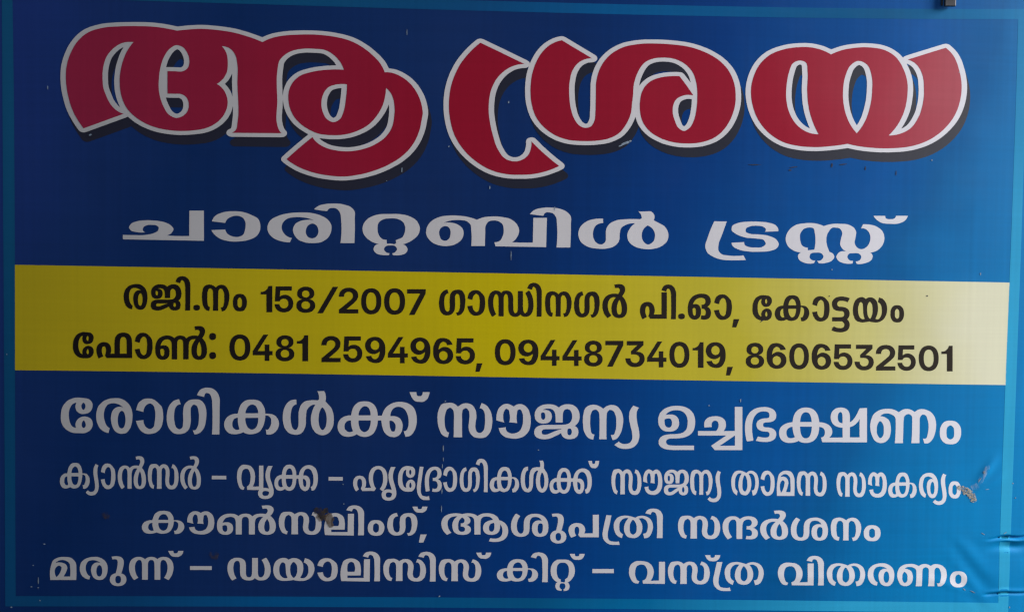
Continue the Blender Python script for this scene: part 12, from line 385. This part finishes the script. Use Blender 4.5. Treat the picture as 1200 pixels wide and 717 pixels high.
L1, L2, L3 = .00006, .00012, .00018
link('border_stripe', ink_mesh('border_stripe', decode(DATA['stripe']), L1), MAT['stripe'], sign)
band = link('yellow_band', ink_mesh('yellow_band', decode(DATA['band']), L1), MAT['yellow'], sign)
SHIFT = np.array([.0042, -.0110])
for k in range(4):
    loops = decode(DATA['outline'][k])
    face = link('title_letter', ink_mesh('title_letter', decode(DATA['title'][k]), L3), MAT['red'], sign)
    link('letter_outline', ink_mesh('letter_outline', loops, L2), MAT['white'], face)
    link('drop_shadow', ink_mesh('drop_shadow', [l + SHIFT for l in loops], L1 if k != 2 else L1 + .00003), MAT['shadow'], face)
def words(key, mat, parent, lift, names=()):
    for k, s in enumerate(DATA[key]):
        nm = names[k] if k < len(names) else 'printed_word'
        o = link(nm, ink_mesh(nm, decode(s), lift), mat, parent)
words('sub', MAT['white'], sign, L1)
words('l3', MAT['black'], band, L2, ('printed_word', 'registration_number'))
words('l4', MAT['black'], band, L2, ('printed_word', 'phone_number', 'phone_number', 'phone_number'))
words('l5', MAT['white'], sign, L1)
words('l6', MAT['white'], sign, L1, ('printed_word', 'dash', 'printed_word', 'dash'))
words('l7', MAT['white'], sign, L1)
words('l8', MAT['white'], sign, L1, ('printed_word', 'dash', 'printed_word', 'printed_word', 'dash'))

# ---------------------------------------------------------------- wear on the print, plus glare painted on the crumple
rnd = random.Random(11)
def blob(x, z, rx, rz, n=14, rough=.35, ang=0.0):
    pts = []
    for i in range(n):
        t = 6.2832 * i / n
        k = 1 - rough * rnd.random()
        px, pz = math.cos(t) * rx * k, math.sin(t) * rz * k
        pts.append((x + px * math.cos(ang) - pz * math.sin(ang), z + px * math.sin(ang) + pz * math.cos(ang)))
    return np.array(pts)
def marks(name, blobs, mat, lift, joined=False):
    if joined: link(name, ink_mesh(name, blobs, lift, step=.004), mat, sign)
    else:
        for b_ in blobs: link(name, ink_mesh(name, [b_], lift, step=.004), mat, sign)
marks('scuff_mark', [
    blob(-0.5436, 0.2500, 0.00080, 0.00300, 12, 0.35, 0),
    blob(-0.5647, -0.3096, 0.00100, 0.00070, 12, 0.35, 0),
    blob(-0.5585, -0.3277, 0.00080, 0.00500, 12, 0.35, 0),
    blob(-0.5585, -0.3359, 0.00120, 0.00090, 12, 0.35, 0),
    blob(-0.5670, -0.3353, 0.00150, 0.00080, 12, 0.35, 0),
    blob(-0.5565, -0.3512, 0.00100, 0.00080, 12, 0.35, 0),
    blob(-0.5921, -0.3610, 0.00140, 0.00100, 12, 0.35, 0),
    blob(-0.5508, -0.2836, 0.00150, 0.00080, 12, 0.35, 0),
    blob(0.1242, 0.1925, 0.00700, 0.00160, 12, 0.35, 0.4),
    blob(0.1291, 0.1945, 0.00300, 0.00120, 12, 0.35, 0.6),
    blob(0.1184, 0.1895, 0.00300, 0.00080, 12, 0.35, 0.35),
    blob(-0.4926, 0.1960, 0.00220, 0.00120, 12, 0.35, 0.4),
    blob(-0.1306, 0.1588, 0.00070, 0.00320, 12, 0.35, 0),
    blob(-0.1480, 0.1460, 0.00100, 0.00060, 12, 0.35, 0),
    blob(-0.0801, -0.1598, 0.00080, 0.00500, 12, 0.35, 0),
    blob(-0.0800, -0.1727, 0.00060, 0.00300, 12, 0.35, 0),
    blob(-0.0809, -0.1806, 0.00060, 0.00300, 12, 0.35, 0),
    blob(-0.0815, -0.2303, 0.00060, 0.00500, 12, 0.35, 0),
    blob(-0.0811, -0.2094, 0.00050, 0.00400, 12, 0.35, 0),
    blob(-0.0773, 0.1856, 0.00080, 0.00120, 12, 0.35, -0.5),
    blob(-0.0099, 0.2367, 0.00100, 0.00140, 12, 0.35, 0),
    blob(-0.0048, 0.0623, 0.00050, 0.00700, 12, 0.35, 0),
    blob(-0.0301, 0.1398, 0.00080, 0.00200, 12, 0.35, 0),
    blob(0.2640, -0.1015, 0.00090, 0.00240, 12, 0.35, 0),
    blob(0.2270, -0.1076, 0.00090, 0.00090, 12, 0.35, 0),
    blob(-0.1956, -0.2033, 0.00100, 0.00080, 12, 0.35, 0),
    blob(-0.1945, -0.2261, 0.00080, 0.00080, 12, 0.35, 0),
    blob(0.0296, -0.1605, 0.00100, 0.00070, 12, 0.35, 0),
    blob(-0.0782, -0.1054, 0.00100, 0.00100, 12, 0.35, 0),
    blob(0.5629, -0.1873, 0.00150, 0.00220, 12, 0.35, 0),  # bright spot of the crumple, painted as a pale mark
    blob(0.5578, -0.1965, 0.00060, 0.00400, 12, 0.35, -0.55),  # slanting glint along the crumple, painted as a pale streak
    blob(0.5679, -0.2079, 0.00300, 0.00040, 12, 0.35, 0.1),
    blob(0.5643, -0.2614, 0.00300, 0.00050, 12, 0.35, -0.5),
    blob(0.5926, -0.2610, 0.00300, 0.00050, 12, 0.35, 0.5),
    blob(0.5426, -0.3280, 0.00060, 0.00240, 12, 0.35, 0.9),
    blob(0.5536, -0.3313, 0.00400, 0.00060, 12, 0.35, -0.45),
    blob(0.6013, -0.3514, 0.00060, 0.00160, 12, 0.35, 0),
    blob(0.6004, -0.2012, 0.00100, 0.00100, 12, 0.35, 0),
    blob(0.6043, -0.2188, 0.00090, 0.00090, 12, 0.35, 0),
    blob(-0.0828, -0.3321, 0.00120, 0.00100, 12, 0.35, 0),
    blob(-0.5957, -0.0604, 0.00100, 0.00100, 12, 0.35, 0),
    blob(0.3688, 0.0514, 0.00090, 0.00090, 12, 0.35, 0),
    blob(0.5507, 0.0486, 0.00080, 0.00200, 12, 0.35, 0),
    blob(0.4861, 0.1805, 0.00100, 0.00100, 12, 0.35, 0),
    blob(-0.1261, 0.3140, 0.00060, 0.00400, 12, 0.35, 0),
    blob(0.5164, 0.2835, 0.00080, 0.00080, 12, 0.35, 0),
    blob(0.0443, 0.1165, 0.00050, 0.00300, 12, 0.35, 0)], MAT['scuff'], .00024)
marks('dark_scratch', [
    blob(0.2739, 0.1708, 0.00900, 0.00070, 12, 0.35, 0),
    blob(0.3162, 0.1654, 0.00200, 0.00100, 12, 0.35, 0),
    blob(0.3201, 0.1689, 0.00600, 0.00070, 12, 0.35, 0.1),
    blob(0.3656, 0.1719, 0.00100, 0.00350, 12, 0.35, 0),
    blob(0.3788, 0.1734, 0.00500, 0.00070, 12, 0.35, 0.1),
    blob(0.4056, 0.1693, 0.00070, 0.00300, 12, 0.35, 0),
    blob(0.4428, 0.1646, 0.00060, 0.00400, 12, 0.35, 0),
    blob(0.3665, 0.0206, 0.00090, 0.00070, 12, 0.35, 0),
    blob(0.3716, -0.0162, 0.00080, 0.00060, 12, 0.35, 0),
    blob(0.4852, 0.0221, 0.00100, 0.00120, 12, 0.35, 0),
    blob(0.2871, -0.0089, 0.00300, 0.00060, 12, 0.35, 0.7)], MAT['dark_scuff'], .00024)
marks('torn_patch', [
    blob(0.5399, -0.2091, 0.00800, 0.00600, 24, 0.4, -0.3),
    blob(0.5465, -0.2138, 0.00700, 0.00700, 24, 0.45, -0.6),
    blob(0.5343, -0.2054, 0.00500, 0.00400, 12, 0.5, 0),
    blob(0.5510, -0.2190, 0.00500, 0.00500, 12, 0.5, -0.5)], MAT['patch'], .00028, True)
marks('brown_stain', [
    blob(-0.2113, -0.2444, 0.00650, 0.00850, 24, 0.35, 0.2),
    blob(-0.2092, -0.2513, 0.00400, 0.00400, 12, 0.4, 0),
    blob(-0.2232, -0.2427, 0.00400, 0.00600, 12, 0.4, 0.5)], MAT['stain'], .00026, True)
marks('brown_stain', [
    blob(-0.2207, -0.2386, 0.00550, 0.00900, 24, 0.4, 0.35),
    blob(-0.2262, -0.2347, 0.00450, 0.00450, 12, 0.4, 0),
    blob(-0.2153, -0.2345, 0.00400, 0.00400, 12, 0.4, 0)], MAT['dark_stain'], .00030, True)
marks('brown_stain', [
    blob(-0.3462, -0.2897, 0.00700, 0.00600, 22, 0.4, 0)], MAT['faint_stain'], .00028, True)
marks('brown_stain', [
    blob(-0.4757, -0.2474, 0.00600, 0.00500, 22, 0.4, 0)], MAT['faint_stain'], .00028, True)
marks('pale_smear', [  # highlight of the crumple laid on as colour
    blob(0.5619, -0.1914, 0.00450, 0.01600, 22, 0.3, -0.5),
    blob(0.5526, -0.2046, 0.00700, 0.00500, 20, 0.4, 0.3)], MAT['smear'], .00020, True)


# ---------------------------------------------------------------- the clip hanging over the top edge
clip = bpy.data.objects.new('hanging_clip', None)
col.objects.link(clip)
clip['label'] = 'small grey metal clip hooked over the top edge of the blue sign'
clip['category'] = 'clip'
CX0, CX1, CZ = 0.4946, 0.5076, 0.3580
yf = -float(relief(np.array((CX0 + CX1) / 2), np.array(CZ)))
clip.location = ((CX0 + CX1) / 2, yf, CZ)
def clip_part(name, boxes, mat):
    bm = bmesh.new()
    for b_ in boxes: box_bm(bm, *b_, .0008)
    o = link(name, bm_mesh(name, bm), mat, clip, smooth=False)
    o.location = (-clip.location.x, -clip.location.y, -clip.location.z)
    return o
ytop = -float(relief(np.array((CX0 + CX1) / 2), np.array(Z1)))
clip_part('front_strap', [(CX0, CX1, min(yf, ytop) - .0050, min(yf, ytop) - .0015, CZ, Z1 + .006)], MAT['metal'])
clip_part('top_bend', [(CX0, CX1, min(yf, ytop) - .0050, .044, Z1 + .0065, Z1 + .0095)], MAT['metal'])
clip_part('back_strap', [(CX0, CX1, .0405, .0440, Z1 - .055, Z1 + .0060)], MAT['metal'])
clip_part('side_tongue', [(0.4909, CX0 - .0012, min(yf, ytop) - .0030, min(yf, ytop) - .0012, CZ + .0010, Z1 + .006)], MAT['steel'])
